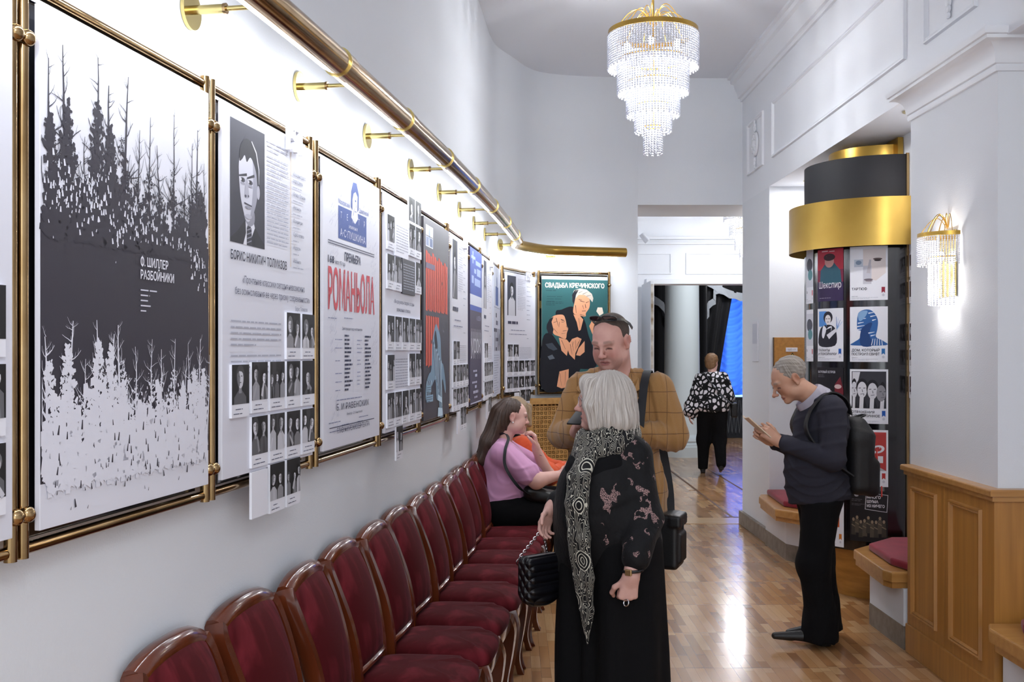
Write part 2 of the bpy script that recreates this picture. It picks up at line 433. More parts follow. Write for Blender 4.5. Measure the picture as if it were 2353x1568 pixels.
# crown moulding along the right ceiling
prof = [(0, 4.03), (.02, 4.03), (.025, 4.06), (.045, 4.065), (.05, 4.1), (.075, 4.15), (.085, 4.19), (.115, 4.2), (.12, 4.235), (.145, 4.24), (.145, CZ), (0, CZ)]
bm = B(); R = [[bm.verts.new((RX - p, y, z)) for p, z in prof] for y in (-3.4, BKY)]
for j in range(len(prof)): bm.faces.new((R[0][j], R[0][(j + 1) % len(prof)], R[1][(j + 1) % len(prof)], R[1][j]))
bm.faces.new(R[0]); bm.faces.new(R[1][::-1]); bmesh.ops.recalc_face_normals(bm, faces=bm.faces)
struct('trim_2', bm, PAINT, 30)
# pillar cornice: profile mitred round the pillar
cp = [(0, 2.92), (.012, 2.92), (.016, 2.935), (.012, 2.95), (.02, 2.955), (.022, 2.97)] + [(.022 + .062 * (1 - math.cos(t)), 2.97 + .075 * math.sin(t)) for t in np.linspace(.1, PI / 2, 7)] + [(.09, 3.047), (.09, 3.062), (.1, 3.065), (.105, 3.08), (.105, 3.095), (0, 3.095)]
bm = B(); path = [(3.1, PY0, 0, -1), (RX, PY0, -1, -1), (RX, PY1, -1, 1), (3.1, PY1, 0, 1)]
R = [[bm.verts.new((x + p * sx, y + p * sy, z)) for p, z in cp] for x, y, sx, sy in path]
for a, b in zip(R, R[1:]):
    for j in range(len(cp) - 1): bm.faces.new((a[j], a[j + 1], b[j + 1], b[j]))
bmesh.ops.recalc_face_normals(bm, faces=bm.faces); struct('trim_3', bm, PAINT, 30)
# skirting
slab('baseboard_right', RX - .03, RX + .4, FY0 - .02, BKY + .03, 0, .13, GREYBASE, .006)
bm = B(); box(bm, 2.54, 2.56, PY1, FY0, 0, .13); struct('baseboard_niche', bm, GREYBASE)
# oak dado round the near pillar: boards with raised frames, a rail on top, a plinth below
DX = RX - .03
bm = B(); box(bm, DX, RX + .9, PY0 - .03, PY1 - .03, .16, 1.0); struct('trim_4', bm, OAK)
bm = B(); box(bm, DX - .012, RX + .9, PY0 - .045, PY1 - .025, 0, .16, .006); struct('baseboard_pillar', bm, OAK)
bm = B(); cap = [(DX - .03, PY0 - .06), (RX + .9, PY0 - .06), (RX + .9, PY1), (DX - .03, PY1)]
prism(bm, cap, 1.0, 1.03, .01); prism(bm, [(DX - .014, PY0 - .044), (RX + .9, PY0 - .044), (RX + .9, PY1 - .01), (DX - .014, PY1 - .01)], .975, 1.0); struct('trim_5', bm, OAKL)
bm = B(); panel_moulding(bm, 5.33, 5.66, .22, .92, DX, .03, .016); panel_moulding(bm, 4.82, 5.17, .22, .92, DX, .03, .016)
box(bm, DX - .0015, DX + .001, 5.245, 5.25, .16, .975); struct('trim_6', bm, OAK, 30)

# ---------------------------------------------------------------- middle room and the dark hall beyond the doorway
WY = 13.1
slab('wall_lobby_left', 1.0, 1.2, 10.84, WY, 0, 4.4)
slab('wall_lobby_door_left', 1.0, 1.74, WY, WY + .25, 0, 4.4, PAINT)
slab('wall_lobby_door_right', 3.35, 5.5, WY, WY + .25, 0, 4.4, PAINT)
slab('wall_lobby_above_door', 1.74, 3.35, WY, WY + .25, 2.51, 4.4, PAINT)
slab('wall_lobby_right', 5.3, 5.5, BKY, WY, 0, 4.4)
slab('wall_lobby_right_front', 3.1, 5.5, BKY - .1, BKY, 0, 3.06)
slab('ceiling_lobby', .9, 5.5, 10.84, WY + .3, 4.4, 4.5, CEIL)
bm = B()
for dy, z0, z1 in ((.03, 3.02, 3.05), (.07, 3.05, 3.09), (.045, 2.99, 3.02)): box(bm, 1.2, 5.3, WY - dy, WY + .01, z0, z1, .006)
for x0, x1 in ((1.28, 2.0), (2.18, 2.95), (3.1, 3.9)):
    for a, b, c, d in ((x0, x1, 2.62, 2.635), (x0, x1, 2.87, 2.885), (x0, x0 + .015, 2.635, 2.87), (x1 - .015, x1, 2.635, 2.87)): box(bm, a, b, WY - .012, WY + .01, c, d)
struct('trim_7', bm, PAINT)
bm = B()
for a, b, c, d in ((1.68, 1.755, 0, 2.51), (3.34, 3.41, 0, 2.51), (1.68, 3.41, 2.495, 2.56)): box(bm, a, b, WY - .03, WY + .26, c, d, .004)
struct('trim_8', bm, PAINT)
# open white door leaf seen nearly edge-on at the left jamb
dl = tag(obj('door_1', box(B(), 1.62, 1.665, WY - .86, WY - .04, .01, 2.48, .004), PAINT), kind='structure')
obj('edge_strip', box(B(), 1.628, 1.657, WY - .868, WY - .859, 1.45, 2.44), mat('worn_edge', '8d7a60', .6, vary=((6, 6, 9), 'd9d4cc')), dl)
# track spotlight on the left lobby wall
t = thing('spotlight', 'small white wall spotlight just inside the doorway near the lobby ceiling', 'spotlight', (1.2, 11.6, 2.93))
obj('arm', box(B(), 0, .2, -.012, .012, -.01, .012), PAINT, t)
bm = B(); lathe(bm, [(.0, .0), (.028, 0), (.034, .11), (.03, .112), (.028, .1)], n=16); bmesh.ops.rotate(bm, verts=bm.verts, matrix=Matrix.Rotation(2.45, 3, 'Y')); bmesh.ops.translate(bm, verts=bm.verts, vec=(.235, 0, .025)); obj('housing', bm, PAINT, t, 40)
bm = B(); lathe(bm, [(0.001, .105), (.029, .105)], n=16); bmesh.ops.rotate(bm, verts=bm.verts, matrix=Matrix.Rotation(2.45, 3, 'Y')); bmesh.ops.translate(bm, verts=bm.verts, vec=(.235, 0, .025)); obj('lens', bm, mat('spot_lens', 'ffffff', .3, emit=('ffffff', 8)), t)
# hall shell
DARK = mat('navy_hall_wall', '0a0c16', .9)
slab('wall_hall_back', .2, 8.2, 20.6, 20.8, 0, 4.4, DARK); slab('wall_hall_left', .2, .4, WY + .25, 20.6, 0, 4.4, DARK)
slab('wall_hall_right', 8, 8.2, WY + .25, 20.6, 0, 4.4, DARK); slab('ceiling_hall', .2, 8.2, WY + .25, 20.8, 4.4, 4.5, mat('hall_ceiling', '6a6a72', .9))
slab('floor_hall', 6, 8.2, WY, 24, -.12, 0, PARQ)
# hall column
HC = mat('column_paint', 'd3dcdf', .45)
t = thing('hall_column', 'pale grey round column in the dark hall beyond the doorway', 'column', (2.7, 16.6, 0))
lathe(B0 := B(), [(.3, .34), (.285, .6), (.27, 2.4), (.255, 4.4)], n=36); obj('shaft', B0, HC, t, 60)
bm = B(); lathe(bm, [(.42, 0), (.42, .16), (.4, .17), (.4, .2), (.37, .22), (.385, .25), (.37, .29), (.32, .31), (.3, .345)], n=36); obj('base', bm, HC, t, 30)

lamp('hall_column_fill', 'POINT', (3.5, 14.6, 3.7), 130, (.95, .98, 1), .15)  # added fill without a fixture, brightens the near side of the hall column
bm = B(); box(bm, 2.18, 2.205, 10.4, 14.6, 0, .003); box(bm, 2.08, 2.3, 10.38, 10.4, 0, .003); box(bm, 2.1, 2.28, 11.2, 11.215, 0, .003); box(bm, 2.1, 2.28, 12.4, 12.415, 0, .003); box(bm, 2.74, 2.76, 12.2, 14.6, 0, .003)
struct('trim_9', bm, mat('dark_floor_strip', '5a3a22', .5))
bm = B(); box(bm, 1.2, 3.1, 9.98, 10.34, 0, .004, .002); struct('trim_10', bm, mat('threshold_oak', 'd0ac80', .25, vary=((3, 40, 1), 'bd966a'), coat=.3))
# stage curtains: folded navy cloth, grey fringed swags
def folded(x0, x1, y, z0, z1, nf, amp, bm=None, nz=2, ruche=0., widthfn=None):
    bm = bm or B(); nx = max(int(nf * 8), 8); g = []
    for k in range(nz + 1):
        z = z0 + (z1 - z0) * k / nz; row = []
        for i in range(nx + 1):
            u = i / nx; a, b = (x0, x1) if widthfn is None else widthfn((z - z0) / (z1 - z0))
            dy = amp * math.sin(2 * PI * nf * u) + (ruche * abs(math.sin(PI * ((z - z0) * 7 + .9 * math.sin(PI * ((u * 3) % 1))))) if ruche else 0)
            row.append(bm.verts.new((a + (b - a) * u, y - dy, z)))
        g.append(row)
    for k in range(nz):
        for i in range(nx): bm.faces.new((g[k][i], g[k][i + 1], g[k + 1][i + 1], g[k + 1][i]))
    return bm
NAVY = mat('navy_velvet', '05060d', .9, sheen=.12)
FRNG = mat('silver_fringe', '8f949b', .7, bump=((60, 60, 200), .5, .01))
def curtain(name, label, x0, x1, y, sw, wf=None):
    t = thing(name, label, 'curtain')
    bm = folded(x0, x1, y, .02, 3.9, (x1 - x0) * 5, .05, nz=10, widthfn=wf); obj('drape', bm, NAVY, t, 180)
    for a, za, b, zb, dip in sw:
        pts = [(a + (b - a) * s + (.05 * math.sin(s * 22) if dip < .1 else 0), y - .12, za + (zb - za) * s - dip * 4 * s * (1 - s)) for s in np.linspace(0, 1, 18)]
        bm = B(); prev = None
        for i, (x, yy, z) in enumerate(pts):
            q = (bm.verts.new((x, yy - .01 * (i % 2), z)), bm.verts.new((x - .005, yy - .015, z - .13 - .025 * (i % 2))), bm.verts.new((x, yy + .02, z)), bm.verts.new((x - .005, yy + .015, z - .13 - .025 * (i % 2))))
            if prev:
                bm.faces.new((prev[0], q[0], q[1], prev[1])); bm.faces.new((prev[2], prev[3], q[3], q[2])); bm.faces.new((prev[1], q[1], q[3], prev[3])); bm.faces.new((prev[0], prev[2], q[2], q[0]))
            prev = q
        obj('fringe', bm, FRNG, t)
    return t
curtain('stage_curtain', 'navy curtain with zigzag silver fringe left of the hall column', 1.7, 3.4, 18.2, [(1.9, 3.1, 2.95, 2.0, -.12), (2.35, 3.4, 2.1, 2.95, .0)])
curtain('stage_curtain', 'navy curtain with swagged silver fringe between column and blue window', 3.05, 4.15, 19.4, [(3.45, 2.12, 3.86, 2.98, .0), (3.5, 3.1, 5.25, 3.1, .38)], lambda s: (3.0, 3.75 + .65 * max(0, s - .1) ** 1.2))
bm = B(); N_ = 40; pv = None      # navy valance with a scalloped lower edge above the blue window
for i in range(N_ + 1):
    s_ = i / N_; x = 3.5 + 1.75 * s_; zb = 3.08 - .38 * 4 * s_ * (1 - s_); y = 19.3 - .03 * math.sin(s_ * 40)
    q_ = [bm.verts.new(v) for v in ((x, y, zb), (x, y, 3.9), (x, y + .03, 3.9), (x, y + .03, zb))]
    if pv:
        for j in range(4): bm.faces.new((pv[j], pv[(j + 1) % 4], q_[(j + 1) % 4], q_[j]))
    pv = q_
tag(obj('curtain_valance', bm, NAVY, None, 180), 'scalloped navy valance over the blue window in the dark hall', 'curtain')
t = thing('window_drape', 'blue ruched drape glowing in the hall window behind the far woman', 'drape')
m = bpy.data.materials.new('blue_voile'); m.use_nodes = True; q = NT(m); bs = q.n['Principled BSDF']; bs.inputs['Base Color'].default_value = lin('6ea8f2'); bs.inputs['Roughness'].default_value = .7
tl = q.add('BsdfTranslucent', i_Color=lin('86b8ff')); mx = q.add('MixShader', i_0=.75, i_1=bs.outputs[0], i_2=tl.outputs[0]); q.l.new(mx.outputs[0], q.n['Material Output'].inputs[0])
obj('cloth', folded(3.9, 5.4, 20.0, .82, 3.1, 5, .05, nz=80, ruche=.09), m, t, 180)
tag(obj('window_1', box(B(), 3.9, 5.4, 20.45, 20.5, .75, 3.0), mat('evening_window', '3c78ff', .4, emit=('86b0ff', 2.6))), kind='structure')
t = thing('radiator_grille', 'grey lattice radiator grille under the blue hall window', 'grille', (4.65, 19.9, 0))
obj('frame', box(B(), -.9, .9, 0, .04, 0, .78), mat('grille_back', '23252c', .8), t)
bm = B()
for i in range(26):
    x = -.88 + i * .07
    for s in (-1, 1): sweep(bm, [(x, -.012, .08), (x + s * .06, -.012, .72)], circ(.008, 5))
obj('lattice', bm, mat('grille_grey', '565a60', .5), t)

# wooden lattice screen (radiator cover) below the boards on the back wall
LAT = mat('honey_wood', 'c09458', .45, vary=((20, 20, 3), 'a87c44'))
t = thing('lattice_screen', 'honey brown wooden lattice screen on the back wall behind the seated visitors', 'screen', mw=wallmat(.14, 9.45, 0, (1.06, .47, 0)))
obj('backing', box(B(), 0, 1.14, 0, 1.2, -.02, -.012), mat('lattice_gap', '6a4a26', .9), t)
bm = B()
for a, b, c, d in ((0, 1.14, 0, .1), (0, 1.14, 1.17, 1.225), (0, .04, .1, 1.17), (1.1, 1.14, .1, 1.17)): box(bm, a, b, c, d, -.015, .03)
obj('frame', bm, LAT, t)
bm = B()
for i in range(27): box(bm, .04 + i * .04 - .007, .04 + i * .04 + .007, .1, 1.17, -.006, .006)
for i in range(27): box(bm, .04, 1.1, .1 + i * .04, .114 + i * .04, -.004, .008)
for i in range(26):
    for j in range(26): box(bm, .052 + i * .04, .068 + i * .04, .119 + j * .04, .135 + j * .04, -.008, .004)
obj('lattice', bm, LAT, t)
# ---------------------------------------------------------------- brass frames and exhibition boards on the left wall
BH, BZ = 1.03, 1.30
INK, GR, LG = '23233a', '8a8c9c', 'b0b2c0'
def board_mat(y0, y1):
    a = Vector((BD(y0), y0, 0)); b = Vector((BD(y1), y1, 0)); return wallmat(a.x, a.y, BZ, b - a), (b - a).length
def brass_frame(mw, w, h, label):
    t = thing('brass_frame', label, 'frame', group='brass tube frames of the exhibition', mw=mw)
    o = .024
    for y, nm in ((h + .034, 'top_rail'), (-.034, 'bottom_rail')):
        obj(nm, tube(B(), [(-o, y, -.028), (w + o, y, -.028)], .0125, 14), BRASS, t, 60)
    for x in (-o, w + o):
        p = obj('post', tube(B(), [(x, -.05, -.022), (x, h + .052, -.022)], .0125, 14), BRASS, t, 60)
        for y in (.035, h - .075):
            bm = B(); ball(bm, (x, y, -.012), .017, 3); lathe(bm, [(.014, -.02), (.0165, -.018), (.0165, -.012), (.014, -.01)], (x, y, -.012), 16); obj('ball_knob', bm, BRASS, p, 60)
    obj('backing_panel', box(B(), -.012, w + .012, -.02, h + .02, -.05, -.044), mat('smoked_glass', '191a20', .08, coat=.5), t)
    for x in (-.012, w - .006):
        for y in (.22, h - .3): obj('clip', box(B(), x, x + .018, y, y + .07, -.044, -.03), BRASSY, t)
    return t
def board(mw, w, label, col='dcdde8', h=BH, name='exhibition_board', thick=.012):
    t = thing(name, label, 'board', mw=mw)
    obj('panel', box(B(), 0, w, 0, h, -.012, -.012 + thick, .001), mat('board_' + col, col, .45), t)
    return t
Z0 = Matrix.Translation((0, 0, .0006))
def card(t, x, y, w, h, seed, cap=True, dark=None, blank=False):
    """a foam photo card stuck on the board: picture above, two caption lines below"""
    c = obj('photo_card', box(B(), x, x + w, y, y + h, .0002, .008), WHITE, t)
    if blank: return c
    ch = h * .25 if cap else 0
    A = Art(seed)
    if dark: A.rect(x, y, w, h, '2b2b36').lines(x + w * .1, y + h * .9, w * .8, 11, h * .075, 'b9bac6')
    else: A.photo(x, y + ch, w, h - ch, seed)
    if cap: A.lines(x + w * .2, y + ch * .62, w * .6, 1, h * .06, '55566a').lines(x + w * .08, y + ch * .28, w * .84, 1, h * .06, '55566a')
    A.build('picture', c, Matrix.Translation((0, 0, .0083))); return c
def numerals(t, s, x, y, h):
    V, F = glyphs(s, .0); k = h / .73; bm = B()
    vs = [bm.verts.new(((a - V[:, 0].min()) * k * .62 + x, y + b * k, .004)) for a, b in V]
    for f in F:
        try: bm.faces.new([vs[i] for i in f])
        except ValueError: pass
    r = bmesh.ops.extrude_face_region(bm, geom=bm.faces[:]); bmesh.ops.translate(bm, verts=[v for v in r['geom'] if isinstance(v, bmesh.types.BMVert)], vec=(0, 0, .014))
    bmesh.ops.recalc_face_normals(bm, faces=bm.faces); obj('year_numerals', bm, WHITE, t)
PX = {0: (1.24, 1.955), 1: (2.037, 2.751), 2: (2.833, 3.539), 3: (3.647, 4.371), 4: (4.455, 5.145), 5: (5.225, 5.93), 6: (6.012, 6.64), 7: (6.733, 7.328), 8: (7.416, 8.03), 9: (8.125, 8.74)}
desc = ['the board cut off at the near end', 'the winter forest poster', 'the 1971 portrait board', 'the red lettered playbill', 'the board crowded with photo cards', 'the black poster with orange-red stripes', 'the biography board beside the striped poster', 'the blue and violet poster', 'the narrow biography board after the blue poster', 'the last playbill before the corner']
BW = {}
for i, (a, b) in PX.items():
    mw, w_ = board_mat(a, b); BW[i] = (mw, w_); brass_frame(mw, w_, BH, 'polished brass tube frame holding ' + desc[i])

# board 0: white board, cut by the frame edge
mw, W = BW[0]; t = board(mw, W, 'white board of photo cards at the near end of the wall')
A = Art(3)
for j in range(3): A.lines(W * .45, .56 - j * .13, W * .47, 5, .022, GR)
A.build('print', t, Z0)
for r in range(3):
    for c in range(4): card(t, W - .13 - c * .16, .05 + r * .145 if r < 2 else .05 + r * .145, .1, .132, 900 + r * 9 + c)

# board 1: winter forest
def tree(sg, rnd, x, y, h, w, up=1, spread=1.):
    """a bare trunk with drooping and reaching side branches"""
    cl = lambda v: min(max(v, .004), .71); px, py = x, y; n = 9; lean = rnd.uniform(-.02, .02)
    for i in range(n):
        f = i / n; nx_, ny = px + rnd.uniform(-.003, .003) + lean / n, py + h / n
        sg.append((px, py, nx_, ny, w * (1 - f * .85), w * (1 - (f + 1 / n) * .85)))
        if i > 1:
            for q in range(rnd.choice([1, 2, 2, 3])):
                s = rnd.choice([-1, 1]); l = (1 - f) * .085 * spread + .015; a = rnd.uniform(.25, 1.15); bx, by = px, py + (ny - py) * rnd.random(); bw = w * (1 - f) * .42 + .0008
                for m_ in range(3):
                    ex, ey = cl(bx + s * math.cos(a) * l / 3), by + math.sin(a) * l / 3
                    sg.append((bx, by, ex, ey, bw, bw * .65))
                    if rnd.random() < .75: sg.append((bx, by, cl(bx + s * math.cos(a + .7) * l / 3), by + math.sin(a + .7) * l / 3, bw * .6, bw * .2))
                    bx, by, bw, a = ex, ey, bw * .65, a + rnd.uniform(-.15, .45)
        px, py = nx_, ny
mw, W = BW[1]; t = board(mw, W, 'poster of bare winter trees, black above and white below', 'e0e1ec')
A = Art(11); R_ = random.Random(5); K, Wt = '36333d', 'e0e1ec'
edge = [(0, .02)] + [(W * i / 24, .1 + R_.uniform(-.02, .03)) for i in range(25)] + [(W, .6)] + [(W * (24 - i) / 24, .6 + R_.uniform(-.03, .05)) for i in range(25)]
A.poly([(0, .09), (W, .09), (W, .62), (0, .62)], K)
XS = [(.03, .93, .012), (.09, .97, .014), (.15, .8, .008), (.2, .98, .013), (.245, .93, .016), (.3, .97, .014), (.36, .86, .009), (.42, .9, .008), (.47, .84, .01), (.53, .93, .009), (.58, .8, .008), (.63, .88, .008), (.66, .92, .011), (.71, .84, .007)]
sg = []; bl = []
for x, top, wd in XS: tree(sg, R_, x, .55, top - .55, wd * 1.25)
A.strokes(sg, K)
for x, top, wd in XS:
    for q in range(int(210 * wd / .012)):
        f = R_.random() ** 1.35; y = .58 + f * (top - .62) * .72; s = .042 * (1 - f) + .007
        xx = x + R_.gauss(0, 1) * s * .75
        if .02 < xx < W - .025: a = R_.random() * 3; l = R_.uniform(.009, .028) * (1.15 - f); bl.append((xx, y, xx + math.cos(a) * l, y + math.sin(a) * l, l * .75, l * .4))
def crowns(S, y0, L):
    for x, top, b in L:
        for q in range(260):
            f = R_.random() ** 1.2; y = y0 + f * (top - y0); s = b * (1 - f) ** .8 + .004; xx = x + R_.uniform(-1, 1) * s
            if .016 < xx < W - .02: a = R_.random() * 3.14; l = R_.uniform(.008, .02) * (1.25 - .6 * f); S.append((xx, y, xx + math.cos(a) * l, y + math.sin(a) * l, l * .9, l * .45))
crowns(bl, .58, [(.03, .82, .04), (.09, .86, .045), (.15, .7, .03), (.2, .88, .045), (.25, .84, .05), (.3, .72, .035), (.36, .66, .02), (.58, .68, .025), (.64, .72, .035), (.68, .76, .035)])
A.strokes(bl, K)
bl = []
for q in range(420):      # gaps of snow light in the dark mass
    x = R_.uniform(.01, W - .01); y = .62 + R_.gauss(0, .035) + (.05 if x < .25 else -.05 if x > .45 else 0); l = R_.uniform(.004, .014)
    if y > .46 and not (.3 < x < .62 and y < .6): bl.append((x, y, x + R_.uniform(-.003, .003), y + l, l * .55, l * .3))
A.strokes(bl, Wt)
sg = []; bl = []
XS2 = [(x, y * .46 - .04 + R_.uniform(-.01, .01), w_) for x, y, w_ in XS]
for x, top, wd in XS2: tree(sg, R_, x, .06, top - .06, wd * 1.25)
A.strokes(sg, Wt)
for x, top, wd in XS2:
    for q in range(int(230 * wd / .012)):
        f = R_.random() ** 1.5; y = .08 + f * (top - .1) * .8; s = .055 * (1 - f) + .007; xx = x + R_.gauss(0, 1) * s * .7
        if .02 < xx < W - .025: a = R_.random() * 3; l = R_.uniform(.01, .026) * (1.2 - f); bl.append((xx, y, xx + math.cos(a) * l, y + math.sin(a) * l, l * .8, l * .4))
crowns(bl, .07, [(.03, .33, .05), (.09, .36, .05), (.2, .37, .055), (.25, .36, .055), (.3, .28, .04), (.38, .2, .04), (.5, .2, .05), (.58, .27, .035), (.64, .3, .045), (.69, .3, .04)])
for q in range(700):
    x = R_.uniform(.01, W - .02); y = .075 + abs(R_.gauss(0, .055)); l = R_.uniform(.014, .034); bl.append((x, y, x + R_.uniform(-.006, .006), y + l, l * .9, l * .5))
A.strokes(bl, Wt)
A.strokes([(x, y, x + R_.uniform(-.004, .004), y + l, l * .35, l * .15) for x, y, l in [(R_.uniform(.01, W - .02), R_.uniform(.02, .2), R_.uniform(.005, .02)) for q in range(90)]], K)
A.text('Ф. ШИЛЛЕР', .375, .548, .021, 'e9e9f3', bold=.02).text('РАЗБОЙНИКИ', .375, .518, .021, 'e9e9f3', bold=.02)
A.lines(.375, .492, .11, 1, .012, 'cfcfdc').lines(.375, .48, .06, 4, .012, 'cfcfdc', just=False)
A.build('print', t, Z0)

# board 2: portrait, name, quotation, text and photo cards
mw, W = BW[2]; t = board(mw, W, 'white 1971 board with a large black-and-white portrait of a man')
A = Art(21); x0, y0, pw, ph = .05, .655, .245, .345
A.rect(x0, y0, pw, ph, '33333f')
U = lambda a, b: (x0 + a * pw, y0 + b * ph)
A.poly([U(0, 0), U(1, 0), U(1, .04), U(.84, .1), U(.66, .19), U(.4, .2), U(.2, .1), U(0, .03)], '1f1f29')
A.poly([U(.36, 0), U(.52, 0), U(.7, .16), U(.64, .24), U(.42, .25), U(.44, .1)], 'dcdce6').poly([U(.46, .0), U(.62, 0), U(.6, .14), U(.52, .2), U(.46, .14)], '2c2c38')
for q in range(4): A.poly([U(.47, .015 + q * .035), U(.6, .04 + q * .035), U(.6, .05 + q * .035), U(.47, .025 + q * .035)], '8a8a98')
A.blob([U(.4, .27), U(.66, .3), U(.68, .2), U(.52, .16), U(.4, .22)], '8f8f9c')
A.blob([U(.23, .62), U(.27, .42), U(.34, .3), U(.44, .205), U(.55, .21), U(.68, .3), U(.77, .43), U(.8, .6), U(.75, .75), U(.6, .82), U(.38, .82), U(.27, .74)], 'c8c8d4')
A.blob([U(.62, .82), U(.75, .75), U(.8, .6), U(.77, .43), U(.68, .3), U(.55, .21), U(.6, .34), U(.64, .5), U(.64, .66)], '9a9aa8')
A.blob([U(.25, .68), U(.28, .8), U(.42, .88), U(.6, .87), U(.74, .8), U(.84, .64), U(.83, .5), U(.78, .5), U(.74, .62), U(.66, .7), U(.56, .74), U(.46, .69), U(.4, .74), U(.33, .7)], '1c1c26')
A.strokes([(*U(.6, .88), *U(.74, .8), .004, .006), (*U(.74, .8), *U(.82, .66), .006, .005), (*U(.82, .66), *U(.82, .54), .005, .002)], 'd4d4de')
A.ell(*U(.8, .47), pw * .045, ph * .06, 'b4b4c2')
for ex in (.34, .56): A.strokes([(*U(ex - .1, .555), *U(ex + .12, .585 if ex < .5 else .6), .005, .008)], '2a2a35').ell(*U(ex, .53), pw * .07, ph * .02, '4a4a58').ell(*U(ex, .528), pw * .026, ph * .018, '16161e').ell(*U(ex - .05, .53), pw * .018, ph * .01, 'e0e0ea').ell(*U(ex, .5), pw * .07, ph * .012, '9c9caa')
A.blob([U(.43, .54), U(.47, .54), U(.52, .42), U(.47, .395), U(.4, .41)], 'a8a8b6').ell(*U(.42, .405), pw * .03, ph * .01, '4a4a58').ell(*U(.5, .41), pw * .02, ph * .01, '4a4a58')
A.strokes([(*U(.38, .345), *U(.6, .335), .004, .003)], '3a3a48').ell(*U(.49, .315), pw * .09, ph * .012, '8c8c9a').ell(*U(.5, .24), pw * .1, ph * .02, 'b2b2c0')
for j, (yy, n) in enumerate(((.985, 3), (.94, 5), (.873, 6), (.795, 10))): A.lines(.31, yy, .175, n, .0128, LG)
A.strokes([(.505, .985, .505, .62, .003, .003)], 'd9b77c')
for j, s in enumerate(('«Похождения бравого', 'солдата Швейка»', '', '«Легенда о Паганини»', '', '«Невольницы»', '', '«Последние дни»', '', '«Судьба человека»', '', '«Недоросль»', '', '«Разбойники»', '')):
    yy = .915 - j * .0215
    if s: A.text(s, .525, yy, .0125, '666a80', sx=.62)
    else: A.lines(.525, yy + .006, .11, 1, .011, LG)
A.text('БОРИС НИКИТИЧ ТОЛМАЗОВ', .05, .607, .026, INK, w=.42, bold=.012)
A.text('«Прочтение классики сегодня невозможно', W * .53, .545, .021, '5b5d72', 'c', w=.5).text('без осмысливания ее через призму современности»', W * .53, .511, .021, '5b5d72', 'c', w=.6).text('Борис Толмазов', W - .06, .482, .013, '6a6c80', 'r', w=.11)
A.lines(.05, .435, .37, 5, .0165, LG).lines(.05, .338, .37, 4, .0165, LG)
A.build('print', t, Z0)
cw, chh = .118, .148
cx = lambda i: .045 + i * .137
for i in (3, 4): card(t, cx(i), .325, cw, chh, 30 + i)
for i in range(5): card(t, cx(i), .165 + (.006 if i else 0), cw, chh, 40 + i)
for i in range(1, 5): card(t, cx(i), .012, cw, chh, 50 + i)
card(t, cx(1), -.135, cw, .135, 60, blank=True)
for i in (2, 3): card(t, cx(i), -.14, cw, chh, 70 + i)
numerals(t, '1971', .455, .985, .085)

# board 3: playbill
mw, W = BW[3]; t = board(mw, W, 'white playbill with tall red lettering and blue handwriting', 'dedfea')
A = Art(31); NV, RD, BL = '30344f', 'd0555f', '4a5f9e'; hw = '7d82a4'
A.poly([(.17, .765), (.535, .765), (.535, .885), (.17, .885)], BL)
A.poly([(.33, .86), (.34, .9), (.335, .95), (.36, .985), (.4, .985), (.42, .95), (.41, .9), (.42, .865), (.38, .84)], 'e8e9f4').poly([(.325, .9), (.33, .96), (.355, .998), (.4, 1.0), (.43, .96), (.425, .9), (.41, .89), (.412, .95), (.385, .965), (.36, .955), (.345, .93), (.345, .89)], BL)
A.ell(.385, .93, .008, .004, BL).strokes([(.39, .92, .395, .905, .003, .003), (.375, .888, .4, .889, .003, .002), (.355, .87, .37, .9, .004, .002)], BL)
A.text('Московский', .17, .893, .018, BL, w=.14).text('Драматический', .435, .893, .018, BL, w=.13)
for i, ch_ in enumerate('ТЕАТР'): A.text(ch_, .205 + i * .075, .842, .024, 'dfe2f2', 'c', sx=.9)
A.text('имени', .355, .815, .017, 'dfe2f2', 'c', w=.11).text('А·С·ПУШКИНА', .355, .776, .028, 'dfe2f2', 'c', w=.33)
A.rect(.05, .745, .6, .003, NV).rect(.05, .736, .6, .003, NV)
A.text('ПРЕМЬЕРА', .35, .688, .032, NV, 'c', w=.21, bold=.02).text('168', .05, .668, .026, NV, w=.07, bold=.02).text('марта 1953 года', .13, .668, .015, NV, w=.12)
A.text('РОМАНЬОЛА', W * .48, .505, .145, RD, 'c', w=.6, bold=.022)
A.lines(.24, .475, .24, 1, .012, '9094ac').lines(.05, .47, .2, 1, .012, '9094ac').text('Действующие лица и исполнители', W * .47, .43, .011, NV, 'c', w=.26)
for c, x in enumerate((.13, .4)):
    for j in range(14):
        yy = .405 - j * .0155
        if A.rnd.random() < .6: A.lines(x, yy + .004, .09 if c == 0 else .08, 1, .011, '8d92b2', just=False)
        A.lines(x + (.115 if c == 0 else .11), yy + .004, .1, 1, .013, NV, th=.55)
A.rect(.345, .19, .0012, .22, '9a9fb8')
A.lines(.14, .172, .44, 1, .013, '8085a4').text('Б. И РАВЕНСКИХ', W * .48, .135, .024, NV, 'c', w=.42)
A.text('Режиссер — С. М. Аннапольская', W * .5, .112, .009, NV, 'c', w=.2)
for yy, a, b in ((.094, .05, .25), (.094, .42, .18), (.078, .2, .12), (.078, .4, .12), (.062, .06, .52)): A.lines(a, yy, b, 1, .01, '6f7596')
A.build('print', t, Z0)
A = Art(32)
A.V, A.F = [], []
t2 = t
for (x, y, w_, h_, n, c) in ((.05, .8, .17, .2, 60, hw), (.05, .62, .1, .12, 22, hw), (.45, .85, .2, .15, 40, hw), (.54, .6, .13, .2, 40, hw), (.38, .5, .2, .14, 22, '5f6588'), (.05, .33, .08, .17, 34, hw), (.58, .25, .09, .22, 36, '5f6588'), (.06, .05, .09, .14, 22, hw)): A.scrib(x, y, w_, h_, n, c)
A.build('print', t, Matrix.Translation((0, 0, .006)))
